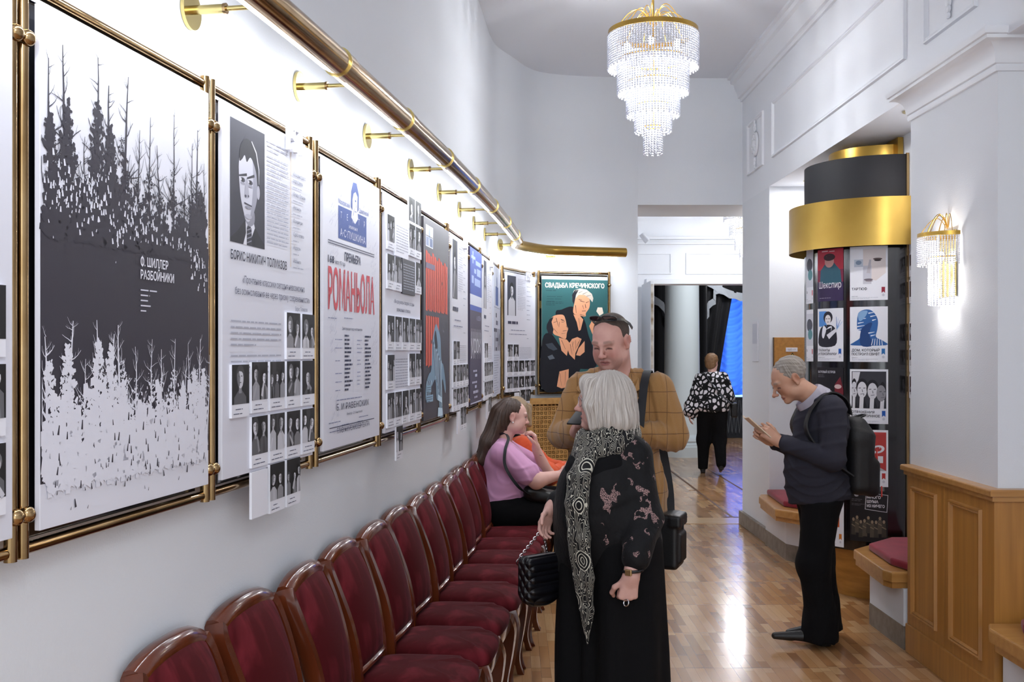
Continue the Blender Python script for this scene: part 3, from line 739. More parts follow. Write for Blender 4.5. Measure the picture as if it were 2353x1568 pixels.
# lower text block drawn above
A = Art(33); A.rect(.05, .045, .58, .003, NV).text('ГЛАВНЫЙ РЕЖИССЕР ТЕАТРА', W * .48, .022, .02, NV, 'c', w=.42)
A.build('print', t, Matrix.Translation((0, .03, .006)))

# board 4: photo cards
mw, W = BW[4]; t = board(mw, W, 'white board crowded with photo cards between playbill and striped poster')
A = Art(41); A.text('«Мы разучились говорить со сцены', W * .52, .565, .018, '6a6c80', 'c', w=.4).text('возвышенно и ответно»', W * .5, .53, .018, '6a6c80', 'c', w=.27).text('Борис Равенских', W - .1, .492, .012, '7a7c90', 'r', w=.12)
A.lines(.19, .315, .28, 11, .0125, '9a9cac'); A.build('print', t, Z0)
g = lambda i: .018 + i * .137
for i, (x, y, s) in enumerate(((.0, .79, 101), (3, .8, 102), (4, .8, 103), (0, .62, 104), (1, .62, 105), (4, .63, 106), (0, .355, 107), (1, .355, 108), (2, .355, 109), (3, .355, 110), (4, .355, 111), (0, .185, 112), (3, .19, 113), (4, .19, 114), (0, .02, 115), (1, .02, 116), (2, .02, 117), (3, .02, 118), (4, .02, 119))): card(t, g(x), y, .124, .15, s)
for i, x in enumerate((.42, .56)): card(t, x, .925, .122, .15, 130 + i)
card(t, g(1) + .02, -.135, .12, .15, 140)
c = obj('photo_card', box(B(), g(1), g(3) - .02, .775, .93, .0002, .008), WHITE, t); A = Art(42); A.lines(g(1) + .02, .91, .23, 10, .0125, LG); A.build('picture', c, Matrix.Translation((0, 0, .0083)))
c = obj('photo_card', box(B(), g(2), g(4) - .02, .615, .775, .0002, .008), mat('board_2b2b36', '2b2b36', .5), t); A = Art(43); A.lines(g(2) + .02, .75, .22, 10, .0125, LG); A.build('picture', c, Matrix.Translation((0, 0, .0083)))

# board 5: black poster with orange-red stripes and a pale draped figure
mw, W = BW[5]; t = board(mw, W, 'black poster with orange-red striped lettering and a pale blue figure', '37353f')
A = Art(51); O = 'd9604e'
A.rect(.05, .885, .19, .11, 'dfe3ee').rect(.06, .89, .07, .045, '8d97b0').rect(.15, .89, .08, .045, '6d7894').ell(.145, .955, .022, .033, '9aa5ba').rect(.055, .938, .18, .004, '37353f')
for i in range(11):
    x = .05 + i * .056; top = .86 - .01 * (i % 3) - max(0, i - 3) * .004; A.poly([(x, .56 + .008 * (i % 2)), (x + .044, .555), (x + .046, top), (x + .002, top + .006)], O)
for i in range(6): x = .05 + i * .06; A.poly([(x, .275 - .01 * (i % 2)), (x + .047, .28), (x + .049, .53), (x + .001, .535)], O)
A.rect(.05, .775, .24, .028, '7d6f86').ell(.49, .72, .014, .012, '37353f').ell(.2, .4, .014, .012, '37353f').ell(.37, .42, .01, .012, '37353f')
F1, F2, F3 = '7f9cb4', 'b4cee0', '445468'
A.blob([(.04, .02 + .13), (.07, .2), (.13, .235), (.19, .26), (.22, .4), (.3, .49), (.36, .48), (.44, .42), (.47, .3), (.53, .27), (.6, .16), (.58, .12), (.5, .2), (.47, .1), (.52, .0), (.42, .0), (.4, .08), (.33, .1), (.3, .2), (.2, .17), (.1, .15), (.05, .1)], F1)
A.blob([(.27, .43), (.31, .46), (.36, .38), (.33, .36), (.29, .38)], '2a2c36')
for i in range(9): A.strokes([(.24 + i * .024, .4 - .012 * i, .3 + i * .02, .22 - .018 * i, .026, .012)], F2 if i % 2 else F3)
for i in range(6): A.strokes([(.4 + i * .012, .3, .46 + i * .005, .05, .02, .014)], F2 if i % 2 else F3)
for i in range(5): A.strokes([(.08 + i * .025, .2, .06 + i * .02, .12, .022, .01)], F3 if i % 2 else F2)
A.poly([(.36, .09), (.48, .07), (.47, .1), (.37, .12)], 'c8e2f4').poly([(.36, .0), (.5, .0), (.49, .04), (.37, .05)], 'c8e2f4')
for i in range(2): A.rect(.06, .14 - i * .05, .12 + i * .05, .036, '8fb0c8').lines(.065, .165 - i * .05, .1 + i * .05, 3, .011, '37353f')
A.build('print', t, Z0)

def bio(i, label, seed, year, qr=True):
    mw, W = BW[i]; t = board(mw, W, label); s = W / .72; A = Art(seed)
    A.photo(.04 * s, .66, .2 * s, .345, seed, '3a3c49', 1)
    for yy, n in ((.985, 4), (.92, 6), (.83, 9)): A.lines(.28 * s, yy, .19 * s, n, .014, LG)
    for j in range(8): A.lines(.5 * s, .93 - j * .042, .13 * s, 1, .015, '9698aa', just=False)
    A.lines(.05 * s, .6, .35 * s, 1, .03, '45475c', th=.8)
    A.lines(.12 * s, .535, .5 * s, 1, .022, '8587a0').lines(.08 * s, .5, .56 * s, 1, .022, '8587a0').lines(.5 * s, .465, .1 * s, 1, .013, GR)
    A.lines(.32 * s, .385, .3 * s, 9, .0125, LG); A.build('print', t, Z0)
    for j in range(2): card(t, (.03 + .135 * j) * s, .27, .118 * s, .14, seed + 10 + j)
    for r, y in enumerate((.12, -.02)):
        for j in range(5): card(t, (.02 + .138 * j) * s, y + .02, .122 * s, .13, seed + 20 + r * 6 + j)
    card(t, .2 * s, -.14, .1 * s, .13, 1, blank=True)
    for j in range(2): card(t, (.33 + .13 * j) * s, -.13, .118 * s, .14, seed + 40 + j)
    numerals(t, year, .47 * s, .985, .08); return t
bio(6, 'white biography board between the striped poster and the blue poster', 61, '1961')
mw, W = BW[7]; t = board(mw, W, 'blue and violet poster with tall white scrawled lettering', '3b3550')
A = Art(71); A.rect(0, .62, W, .41, '4d5fa8').rect(0, .655, W, .07, 'd5d9e6')
for x, y, w_, h_ in ((.12, .93, .04, .08), (.06, .96, .2, .02), (.28, .93, .26, .03), (.2, .87, .1, .03), (.34, .86, .2, .05), (.08, .8, .1, .05), (.22, .79, .3, .05)): A.rect(x * W / .6, y, w_ * W / .6, h_, '9fb0dc')
A.text('А. ШТЕЙН', W - .05, .56, .03, 'aab0d6', 'r', w=.22)
A.text('урок', W * .5, .34, .13, 'd9dae6', 'c', w=W * .85, bold=-.005)
for i in range(14): x = .05 + i * W * .062; A.strokes([(x, .3 + .03 * (i % 3), x + .01 * (-1) ** i, .5 - .02 * (i % 2), .007, .012)], 'd9dae6')
for y, w_, l in ((.22, .3, .022), (.19, .12, .03), (.145, .4, .022), (.115, .14, .03), (.08, .3, .03), (.045, .2, .022)): A.lines(W * .5 - w_ / 2, y, w_, 1, l, 'bfc0d8', th=.6)
A.rect(.02, .005, W - .04, .008, 'c9cae0'); A.build('print', t, Z0)
bio(8, 'narrow white biography board between the blue poster and the last playbill', 81, '1956')
mw, W = BW[9]; t = board(mw, W, 'grey-blue playbill, last flat board before the curved corner', 'd3d9ea')
A = Art(91); A.rect(.18, .72, .24, .15, '5a6ea8').ell(.3, .9, .03, .05, '5a6ea8').rect(.05, .7, .5, .003, '5a6078').lines(.2, .64, .2, 1, .05, '3f4560', th=.7).lines(.22, .58, .2, 1, .05, '3f4560', th=.7)
A.text('ТЕНИ', W / 2, .36, .17, '3b4058', 'c', w=W * .86, bold=.02)
for j in range(16): A.lines(.05, .32 - j * .02, .5, 1, .014, '8f96ae', just=False)
A.build('print', t, Z0)
# corner board and framed poster, on the curved corner and the back wall
a, b = Vector((-.055, 8.9, 0)), Vector((.213, 9.58, 0)); BW[10] = (wallmat(a.x, a.y, BZ, b - a), (b - a).length)
brass_frame(*BW[10], BH, 'polished brass tube frame holding the biography board in the curved corner')
bio(10, 'white 1952 biography board facing out of the curved corner', 95, '1952')
a, b = Vector((.275, 9.66, 0)), Vector((.9, 9.835, 0)); mw, W = wallmat(a.x, a.y, BZ + .0, b - a), (b - a).length
brass_frame(mw, W, BH + .02, 'polished brass tube frame holding the teal poster on the back wall')
t = board(mw, W, 'teal poster of two men in black coats on the back wall', 'dfe6ea', BH + .02, 'framed_poster')
A = Art(97); A.rect(.0, .0, W, 1.02, '2b5a5c'); S = W / 500; T = lambda L: [((x - 412) * S, (1415 - y) / 850 * 1.03) for x, y in L]
A.text('СВАДЬБА КРЕЧИНСКОГО', W * .5, .945, .042, 'eadfcf', 'c', w=W * .9, bold=.035)
A.lines(.04, .915, .18, 1, .016, '17343a').lines(.05, .86, .15, 3, .022, '21484c').lines(.04, .81, .17, 3, .014, '17343a')
CO, SK, DK = '10121c', 'e3a27c', '1d1e28'
A.blob(T([(515, 830), (560, 805), (640, 780), (700, 830), (740, 900), (765, 1000), (800, 1100), (825, 1240), (700, 1260), (600, 1200), (540, 1000)]), CO)
A.blob(T([(415, 1045), (480, 990), (560, 1100), (640, 1160), (740, 1040), (735, 1150), (700, 1270), (610, 1410), (412, 1410)]), CO)
A.poly(T([(545, 1280), (615, 1262), (610, 1400), (560, 1410), (525, 1395)]), SK)
A.blob(T([(655, 760), (662, 700), (700, 660), (760, 690), (775, 740), (770, 790), (745, 830), (742, 855), (700, 850), (650, 830)]), SK)
A.poly(T([(650, 840), (700, 850), (725, 880), (705, 960), (690, 968), (675, 900)]), SK)
A.poly(T([(640, 700), (655, 655), (700, 640), (750, 648), (790, 680), (802, 715), (795, 745), (770, 715), (735, 690), (690, 690), (665, 720), (655, 765), (642, 740)]), 'c9c0b4').poly(T([(642, 740), (640, 690), (660, 655), (690, 650), (670, 690), (655, 765)]), DK)
A.strokes([(*T([(700, 735)])[0], *T([(735, 745)])[0], .006, .004), (*T([(745, 750)])[0], *T([(770, 740)])[0], .005, .003), (*T([(740, 760)])[0], *T([(745, 790)])[0], .004, .006), (*T([(715, 815)])[0], *T([(745, 812)])[0], .004, .004)], DK)
A.blob(T([(480, 880), (510, 850), (570, 845), (590, 880), (600, 930), (610, 950), (600, 985), (590, 1030), (540, 1010), (500, 990), (485, 930)]), SK)
A.poly(T([(450, 920), (470, 880), (500, 860), (485, 900), (500, 960), (490, 1000), (460, 985), (447, 950)]), DK)
A.poly(T([(540, 1020), (600, 1035), (620, 1060), (600, 1160), (560, 1120)]), SK).poly(T([(600, 1090), (640, 1030), (680, 1015), (712, 1030), (690, 1085), (665, 1140), (660, 1190), (620, 1150)]), SK).poly(T([(690, 1100), (735, 1045), (735, 1130), (700, 1160), (670, 1155)]), SK)
A.poly(T([(770, 930), (800, 870), (825, 880), (820, 960), (795, 995)]), SK).poly(T([(825, 815), (835, 785), (870, 785), (880, 830), (850, 850)]), 'efe2d2')
A.strokes([(*T([(560, 885)])[0], *T([(585, 895)])[0], .005, .003), (*T([(570, 970)])[0], *T([(600, 965)])[0], .004, .003), (*T([(545, 900)])[0], *T([(540, 940)])[0], .003, .003), (*T([(640, 1050)])[0], *T([(650, 1120)])[0], .003, .002), (*T([(665, 1040)])[0], *T([(668, 1100)])[0], .003, .002)], DK)
A.strokes([(*T([(x0, y0)])[0], *T([(x1, y1)])[0], w_, w_ * .5) for x0, y0, x1, y1, w_ in ((500, 905, 530, 895, .004), (555, 880, 580, 885, .005), (560, 900, 580, 902, .004), (595, 930, 608, 950, .004), (520, 870, 535, 930, .005), (500, 950, 530, 985, .004), (560, 990, 590, 985, .003), (690, 725, 715, 728, .005), (720, 770, 728, 800, .004), (700, 840, 735, 850, .004), (665, 770, 672, 830, .006), (690, 870, 700, 940, .003), (690, 1050, 665, 1110, .003), (655, 1050, 640, 1090, .003), (700, 1035, 680, 1090, .003), (625, 1070, 640, 1150, .004), (560, 1040, 590, 1110, .004), (545, 1290, 560, 1390, .003), (590, 1280, 585, 1380, .003))], DK)
A.strokes([(*T([(x0, y0)])[0], *T([(x1, y1)])[0], .006, .003) for x0, y0, x1, y1 in ((665, 665, 690, 650), (690, 675, 720, 660), (720, 685, 760, 665), (750, 700, 785, 690))], '7d766e')
A.poly(T([(440, 1070), (490, 1060), (530, 1110), (500, 1120), (460, 1100)]), '39414c').poly(T([(455, 1165), (490, 1150), (510, 1180), (470, 1190)]), '5a626c')
A.build('print', t, Z0)

# ---------------------------------------------------------------- brass picture-light tube over the boards
LZ = 2.565
t = thing('picture_light_tube', 'long brass tube lamp running above the exhibition boards', 'lamp')
path = [wall_pt(y, .235) for y in np.linspace(.6, 8.55, 34)]
path = [Vector((p.x, p.y, LZ)) for p in path]; seg = .81
joints = [.95 + .81 * i for i in range(10)]
body = spline([path[-1], (.03, 8.86, LZ), (.12, 9.1, LZ), (.3, 9.38, LZ), (.5, 9.5, LZ), (1.05, 9.66, LZ)], 5)
full = path + body[1:]
for a, b in zip([.6] + joints, joints + [8.55]):
    P = [Vector((*wall_pt(y, .235)[:2], LZ)) for y in np.linspace(a, b, 5)]; obj('tube_segment', tube(B(), P, .043, 24), BRASS, t, 60)
for i0, i1 in ((0, 11), (11, len(body) - 1)): obj('tube_segment', tube(B(), body[i0:i1 + 1], .043, 24), GOLD, t, 60)
for y in joints:
    p = wall_pt(y, .235); u = BU(y); P = [Vector((p.x, p.y, LZ)) + u * d for d in (-.055, .02)]
    c = obj('collar', tube(B(), P, .0465, 24), BRASS, t, 40); obj('collar_ring', tube(B(), [P[0] - u * .006, P[0]], .0485, 24), BRASSY, c, 40)
def led(pts, nrm, nm='led_strip'):
    """LED strip under the wall side of the tube"""
    bm = B(); prev = None
    for p, n in zip(pts, nrm):
        a = p - n * .03 - Vector((0, 0, .034)); b_ = p - n * .008 - Vector((0, 0, .046))
        q = [bm.verts.new(v) for v in (a, b_, b_ + Vector((0, 0, .012)), a + Vector((0, 0, .012)))]
        if prev:
            for i in range(4): bm.faces.new((prev[i], prev[(i + 1) % 4], q[(i + 1) % 4], q[i]))
        prev = q
    bmesh.ops.recalc_face_normals(bm, faces=bm.faces); return obj(nm, bm, EMIT, t)
ys = [(j + .04, j + .7) for j in [.95 - .81] + joints if j < 8.2]
for a, b in ys:
    Y = np.linspace(max(a, .6), min(b, 8.5), 5); led([Vector((*wall_pt(y, .235)[:2], LZ)) for y in Y], [Vector((BU(y).y, -BU(y).x, 0)) for y in Y])
def along(P):
    N = []
    for i in range(len(P)): d = (P[min(i + 1, len(P) - 1)] - P[max(i - 1, 0)]).normalized(); N.append(Vector((d.y, -d.x, 0)))
    return N
for i0, i1 in ((1, 10), (11, len(body) - 1)): P = body[i0:i1]; led(P, along(P))
# brackets: wall disc, sleeve and rod
def bracket(p, n):
    p = Vector((p[0], p[1], LZ)); d = Vector((n[0], n[1], 0)).normalized()
    b = obj('bracket', tube(B(), [p + d * .002, p + d * .012], .052, 28), BRASSY, t, 40)
    obj('sleeve', tube(B(), [p + d * .012, p + d * .1], .0125, 14), BRASSY, b, 60)
    obj('rod', tube(B(), [p + d * .1, p + d * .215], .0068, 12), BRASSY, b, 60)
    obj('set_screw', tube(B(), [p + d * .1 - Vector((0, 0, .0)), p + d * .108], .0145, 14), BRASS, b, 60)
for y in (2.79, 3.6, 4.43, 5.24, 6.0, 6.74, 7.45, 8.15): u = BU(y); bracket(wall_pt(y), (u.y, -u.x))
bracket((-.105, 8.98), (.93, -.36)); bracket((.36, 9.8), (.2, -.98))
for a, b in ys:                       # the light the strips give
    y = (a + b) / 2; u = BU(y); n = Vector((u.y, -u.x, 0)); p = wall_pt(y, .235); l = bpy.data.lights.new('strip_light', 'AREA')
    l.shape = 'RECTANGLE'; l.size = .68; l.size_y = .03; l.energy = 3.1; l.color = (.9, .95, 1)
    o = bpy.data.objects.new('strip_light', l); COL.objects.link(o); dd = (-n * .75 - Vector((0, 0, .66))).normalized()
    X = u; Z = -dd; Yv = Z.cross(X); m = Matrix((X, Yv, Z)).transposed().to_4x4(); m.translation = Vector((p.x, p.y, LZ)) - n * .03 - Vector((0, 0, .05)); o.matrix_world = m
for p, q, e in ((body[3], body[8], 2.5), (body[14], body[24], 5)):
    d = (q - p).normalized(); n = Vector((d.y, -d.x, 0)); l = bpy.data.lights.new('strip_light', 'AREA'); l.shape = 'RECTANGLE'; l.size = (q - p).length; l.size_y = .03; l.energy = e; l.color = (.9, .95, 1)
    o = bpy.data.objects.new('strip_light', l); COL.objects.link(o); dd = (-n * .75 - Vector((0, 0, .66))).normalized(); Z = -dd; Yv = Z.cross(d)
    m = Matrix((d, Yv, Z)).transposed().to_4x4(); m.translation = (p + q) / 2 - n * .03 - Vector((0, 0, .05)); o.matrix_world = m
# ---------------------------------------------------------------- chandeliers and sconce
m = bpy.data.materials.new('crystal_beads'); m.use_nodes = True; q = NT(m); bs = q.n['Principled BSDF']
bs.inputs['Base Color'].default_value = lin('f2f3fa'); bs.inputs['Roughness'].default_value = .1; bs.inputs['Specular IOR Level'].default_value = .8
tl = q.add('BsdfTranslucent', i_Color=lin('c6cad6')); mx = q.add('MixShader', i_0=.36, i_1=bs.outputs[0], i_2=tl.outputs[0]); q.l.new(mx.outputs[0], q.n['Material Output'].inputs[0])
BEAD = m
_bv, _bf = None, None
def bead_mesh(pos, r):
    """many small faceted beads as one curtain"""
    global _bv, _bf
    if _bv is None:
        bm = B(); bmesh.ops.create_uvsphere(bm, u_segments=7, v_segments=5, radius=1.); _bv = np.array([v.co[:] for v in bm.verts]); bm.verts.index_update(); _bf = [[v.index for v in f.verts] for f in bm.faces]; bm.free()
    V = (np.array(pos)[:, None, :] + _bv[None] * r).reshape(-1, 3); n = len(_bv)
    F = [tuple(i + k * n for i in f) for k in range(len(pos)) for f in _bf]
    me = bpy.data.meshes.new('beads'); me.from_pydata(V.tolist(), [], F); me.polygons.foreach_set('use_smooth', [True] * len(me.polygons)); me.materials.append(BEAD); return me
def bead_part(name, pos, r, parent):
    o = bpy.data.objects.new(name, bead_mesh(pos, r)); return link(o, parent)
def chandelier(loc, label, rod, s=1., power=60, bulbs=True, a0=0., a1=2 * PI, radii=(.3, .235, .175, .12, .06), rod_on=True, cat='chandelier', name='crystal_chandelier', dense=1., zoff=0.):
    t = thing(name, label, cat, loc)
    z = 0.; tiers = list(zip(radii, (.0, -.17, -.32, -.475, -.62), (.245, .24, .235, .19, .19)))
    full = a1 - a0 > 6
    if rod_on: obj('stem', tube(B(), [(0, 0, -.6), (0, 0, rod)], .008, 10), GOLD, t, 60); bm = B(); lathe(bm, [(.001, rod), (.07, rod), (.06, rod - .03), (.015, rod - .06)], n=20); obj('ceiling_rose', bm, GOLD, t, 40)
    for i, (R, zt, ln) in enumerate(tiers):
        R *= s; zt *= s; ln *= s; hgt = .032 * s if i == 0 else .012 * s
        bm = B(); lathe(bm, [(R, zt), (R, zt + hgt), (R - .004, zt + hgt), (R - .004, zt), (R, zt)], n=48 if full else 24, a0=a0, a1=a1); rg = obj('ring', bm, GOLD, t, 40)
        n = int(2 * PI * R / (.0195 * s) * dense * ((a1 - a0) / (2 * PI))); pos = []
        for kx in range(n):
            a = a0 + (a1 - a0) * (kx + .5) / n; nb = int(ln / (.0155 * s)) - (kx * 7 % 2)
            for b in range(nb): pos.append((R * math.cos(a), R * math.sin(a), zt - .008 * s - b * .0155 * s))
        if pos: bead_part('bead_curtain', pos, .0075 * s, rg)
    nw = 16 if full else 9                                          # arching wires over the top
    for kx in range(nw):
        a = a0 + (a1 - a0) * (kx + .5) / nw; rr = radii[0] * s * (.93 if kx % 2 else .66); h = (.17 if kx % 3 else .14) * s
        pts = [(rr * q_ * math.cos(a), rr * q_ * math.sin(a), .01 + h * math.sin(PI * q_ ** .75)) for q_ in np.linspace(.06, 1, 12)]
        obj('wire_arch', tube(B(), pts, .003 * s, 6), GOLD, t, 60)
    if bulbs:
        for R, zb, n in ((.19, -.09, 6), (.12, -.25, 4), (.06, -.42, 2)):
            for kx in range(n):
                a = 2 * PI * (kx + .3) / n; obj('bulb', ball(B(), (R * s * math.cos(a), R * s * math.sin(a), zb * s), .021 * s, 2, (1, 1, 1.4)), BULB, t, 60)
        lamp('chandelier_light', 'POINT', (0, 0, -.4 * s), power, (.96, .98, 1), .12 * s, parent=t)
    return t
chandelier((.945, 7.0, 3.77), 'tiered crystal chandelier hanging from the corridor ceiling', CZ - 3.77, 1.0, 138)
chandelier((2.72, 11.9, 3.36), 'crystal chandelier partly seen through the doorway in the lobby', 4.4 - 3.36, 1.0, 175)
chandelier((3.95, 18.4, 3.7), 'crystal chandelier of the dark hall, out of direct sight', .7, 1., 200)
# wall sconce on the pillar
t = chandelier((RX - .004, 5.26, 2.225), 'lit brass and crystal wall sconce on the pillar', .1, .62, 0, False, PI / 2, PI * 1.5, (.235, .15, .0001, .0001, .0001), False, 'wall lamp', 'wall_sconce', .95)
for o in list(t.children):
    if o.name.split('.')[0] == 'ring' and o.dimensions.y < .02:
        for c in list(o.children): bpy.data.objects.remove(c)
        bpy.data.objects.remove(o)
for o in list(t.children):
    if o.name.split('.')[0] == 'ring' and o.dimensions.z < .015 * .8:
        for c in list(o.children): bpy.data.objects.remove(c)
        pos = [(.15 * .62 * math.cos(a), .15 * .62 * math.sin(a), -.115 - b * .0098) for a in np.linspace(PI / 2 + .1, PI * 1.5 - .1, 15) for b in range(24)]
        bead_part('bead_curtain', pos, .0047, o)
obj('back_plate', box(B(), -.006, .002, -.1, .1, -.3, .03, .002), BRASSY, t)
for dy, dz in ((-.05, -.1), (.05, -.1), (0, -.24)): obj('bulb', ball(B(), (-.055, dy, dz), .016, 2, (1, 1, 1.5)), BULB, t, 60)
lamp('sconce_light', 'POINT', (-.06, 0, -.1), 4., (1, .95, .9), .03, parent=t); lamp('sconce_light', 'POINT', (-.06, -.01, -.27), 3.2, (1, .95, .9), .03, parent=t)

# ---------------------------------------------------------------- recessed downlights of the niche
for x, y, l in ((2.34, 6.12, 'recessed downlight in the niche ceiling beside the pillar cornice'), (2.45, 8.6, 'recessed downlight in the niche ceiling left of the poster column')):
    t = thing('downlight', l, 'ceiling light', (x, y, 3.06)); bm = B(); lathe(bm, [(.035, -.001), (.05, -.004), (.05, -.008), (.035, -.006)], n=24); obj('rim', bm, BRASSY, t, 40)
    bm = B(); lathe(bm, [(.0005, -.002), (.034, -.002)], n=20); obj('lens', bm, mat('downlight_lens', 'ffffff', .4, emit=('fff4ea', 14)), t)
    lamp('downlight_beam', 'AREA', (0, 0, -.02), 7, (1, .95, .92), .06, .06, (0, 0, 0), t)

# ---------------------------------------------------------------- advertising column in the niche
CX, CYc, CR = 2.55, 7.24, .505
t = thing('poster_column', 'half-round black poster column with gold crown in the niche', 'poster column', (CX, CYc, 0))
HB = (PI / 2, PI * 1.5)
bm = B(); lathe(bm, [(.34, .0), (.345, .02), (.37, .12), (.39, .25), (.4, .345)], n=40, a0=HB[0], a1=HB[1]); obj('wooden_base', bm, mat('turned_wood', 'c48c3c', .32, vary=((5, 5, 22), '9c6a26', .3, .7), coat=.4), t, 60)
DRUM = mat('glossy_black_drum', '0b0b0f', .1, coat=.8)
bm = B(); lathe(bm, [(.001, .345), (CR, .345), (CR, 2.36), (.001, 2.36)], n=64, a0=HB[0], a1=HB[1]); obj('drum', bm, DRUM, t, 40)
bm = B(); lathe(bm, [(.61, 2.33), (.61, 2.64), (.606, 2.64), (.606, 2.33), (.61, 2.33)], n=64, a0=HB[0], a1=HB[1]); obj('gold_band', bm, GOLD, t, 40)
bm = B(); lathe(bm, [(.52, 2.6), (.52, 2.615), (.606, 2.625)], n=48, a0=HB[0], a1=HB[1]); obj('band_shelf', bm, GOLD, t, 40)
bm = B(); lathe(bm, [(.001, 2.62), (CR, 2.62), (CR, 2.925), (.001, 2.925)], n=64, a0=HB[0], a1=HB[1]); obj('black_band', bm, mat('black_felt', '0c0d14', .7), t, 40)
bm = B(); lathe(bm, [(.34, 2.92), (.34, 3.02), (.001, 3.02)], n=48, a0=HB[0], a1=HB[1]); obj('gold_cap', bm, GOLD, t, 40)
obj('gold_back_plate', box(B(), -.03, .005, -.42, .3, 2.9, 3.05), GOLD, t)
obj('edge_trim', box(B(), -.01, .006, -.52, -.503, .345, 2.93), BRASS, t)
def drum_angle(px):
    s = (px - 1176.5) / 2400; a = 1 + s * s; b = -2 * (s * CX + CYc); c = CX * CX + CYc * CYc - (CR + .003) ** 2; d = max(b * b - 4 * a * c, 0)
    y = (-b - math.sqrt(d)) / (2 * a); return math.atan2(y - CYc, s * y - CX) % (2 * PI)
def on_drum(a0, z0):
    def f(co):
        a = a0 + co.x / CR; r = CR + .003 + co.z; return Vector((r * math.cos(a), r * math.sin(a), z0 + co.y))
    return f
Z = lambda py, px: 1.65 - (py - 808) * (CYc + CR * math.sin(drum_angle(px))) / 2400
def poster(px0, px1, py0, py1, label, fn, seed=1, bg='e6e8f0'):
    a0, a1 = drum_angle(px0), drum_angle(px1); pm = (px0 + px1) / 2; z1, z0 = Z(py0, pm), Z(py1, pm); w_, h_ = (a1 - a0) * CR, z1 - z0
    A = Art(seed); A.rect(0, 0, w_, h_, bg); fn(A, w_, h_); A.build('poster', t, None, label, .02, on_drum(a0, z0))
def foot(A, w, h, lines, col, tc='23232f'):
    for i, s in enumerate(lines): A.text(s, w * .05, h * (.19 - .07 * i), h * .045, tc, w=w * min(.74, .062 * len(s) + .04), bold=.015)
    A.lines(w * .05, h * .075, w * .3, 1, h * .02, '6a6c7c').lines(w * .05, h * .05, w * .7, 2, h * .02, 'b4b6c4')
    A.rect(w * .84, h * .13, w * .09, h * .11, col).poly([(w * .84, h * .13), (w * .885, h * .155), (w * .93, h * .13)], 'e6e8f0').ell(w * .885, h * .09, w * .035, h * .022, 'c4c6d2')
def p_swift(A, w, h):
    b1, b2, b3 = '2f5f9c', '1f3f74', '7fa4cc'; P = lambda L: [(x * w, y * h) for x, y in L]
    A.blob(P([(.06, .3), (.12, .36), (.27, .43), (.3, .56), (.2, .6), (.22, .86), (.36, .94), (.55, .94), (.68, .86), (.75, .74), (.73, .58), (.7, .45), (.88, .38), (.95, .3)]), b1)
    A.blob(P([(.3, .3), (.3, .56), (.45, .68), (.6, .7), (.52, .5), (.62, .3)]), b2)
    for x, y, l in ((.2, .64, .2), (.22, .7, .16), (.18, .58, .14), (.24, .77, .2), (.5, .88, .18), (.55, .82, .15), (.6, .75, .1), (.5, .52, .16), (.56, .47, .12)): A.strokes([(x * w, y * h, (x + l) * w, (y + .02) * h, h * .022, h * .008)], 'dfe6f2')
    for i in range(5): A.strokes([((.58 + i * .07) * w, .3 * h, (.62 + i * .055) * w, .42 * h, w * .02, w * .014)], 'dfe6f2')
    A.blob(P([(.3, .92), (.22, .86), (.27, .74), (.4, .8), (.48, .92)]), b3); foot(A, w, h, ['ДОМ, КОТОРЫЙ', 'ПОСТРОИЛ СВИФТ'], '2b6fae')
def p_talents(A, w, h):
    P = lambda L: [(x * w, y * h) for x, y in L]
    A.rect(w * .07, h * .66, w * .33, h * .29, '4f86c8').blob(P([(.08, .3), (.1, .58), (.3, .68), (.6, .68), (.76, .56), (.72, .3)]), '22222c').blob(P([(.28, .68), (.2, .5), (.28, .44), (.42, .62), (.6, .66), (.52, .54)]), 'e6e8f0')
    A.ell(w * .45, h * .83, w * .18, h * .115, '22202c').ell(w * .45, h * .79, w * .115, h * .09, 'e4e0e2').poly(P([(.38, .6), (.58, .64), (.56, .54), (.46, .5), (.36, .53)]), '22222c').poly(P([(.4, .5), (.74, .62), (.8, .58), (.5, .42)]), 'dcdce4')
    for i in range(4): A.strokes([(.78 * w, .6 * h, (.76 + .07 * i) * w, (.84 - .03 * i) * h, w * .03, w * .01)], 'a9c2e4' if i % 2 else '3f6fb4')
    for q_ in (.4, .5): A.strokes([((q_ - .03) * w, .805 * h, (q_ + .03) * w, .805 * h, h * .012, h * .012)], '2a2832')
    A.strokes([(.42 * w, .745 * h, .49 * w, .745 * h, h * .01, h * .01)], '5a4c56'); foot(A, w, h, ['ТАЛАНТЫ', 'И ПОКОЙНИКИ'], '1f56a8')
def p_tart(A, w, h):
    P = lambda L: [(x * w, y * h) for x, y in L]
    A.poly(P([(.36, .4), (.36, .95), (.95, .95), (.95, .5), (.7, .36)]), 'dcd3d2').rect(w * .12, h * .62, w * .24, h * .14, 'b9c2d0').rect(w * .36, h * .3, w * .22, h * .34, 'c3c4cf')
    A.ell(w * .74, h * .76, w * .12, h * .02, '5a4c4c').ell(w * .74, h * .735, w * .09, h * .018, '3a3236').ell(w * .24, h * .7, w * .08, h * .04, '7a8aa2').strokes([(.55 * w, .75 * h, .5 * w, .5 * h, w * .05, w * .1)], 'b6b2ba')
    A.ell(w * .5, h * .38, w * .12, h * .02, '6e6670').ell(w * .52, h * .355, w * .1, h * .012, '8c828a'); foot(A, w, h, ['ТАРТЮФ'], '93283c')
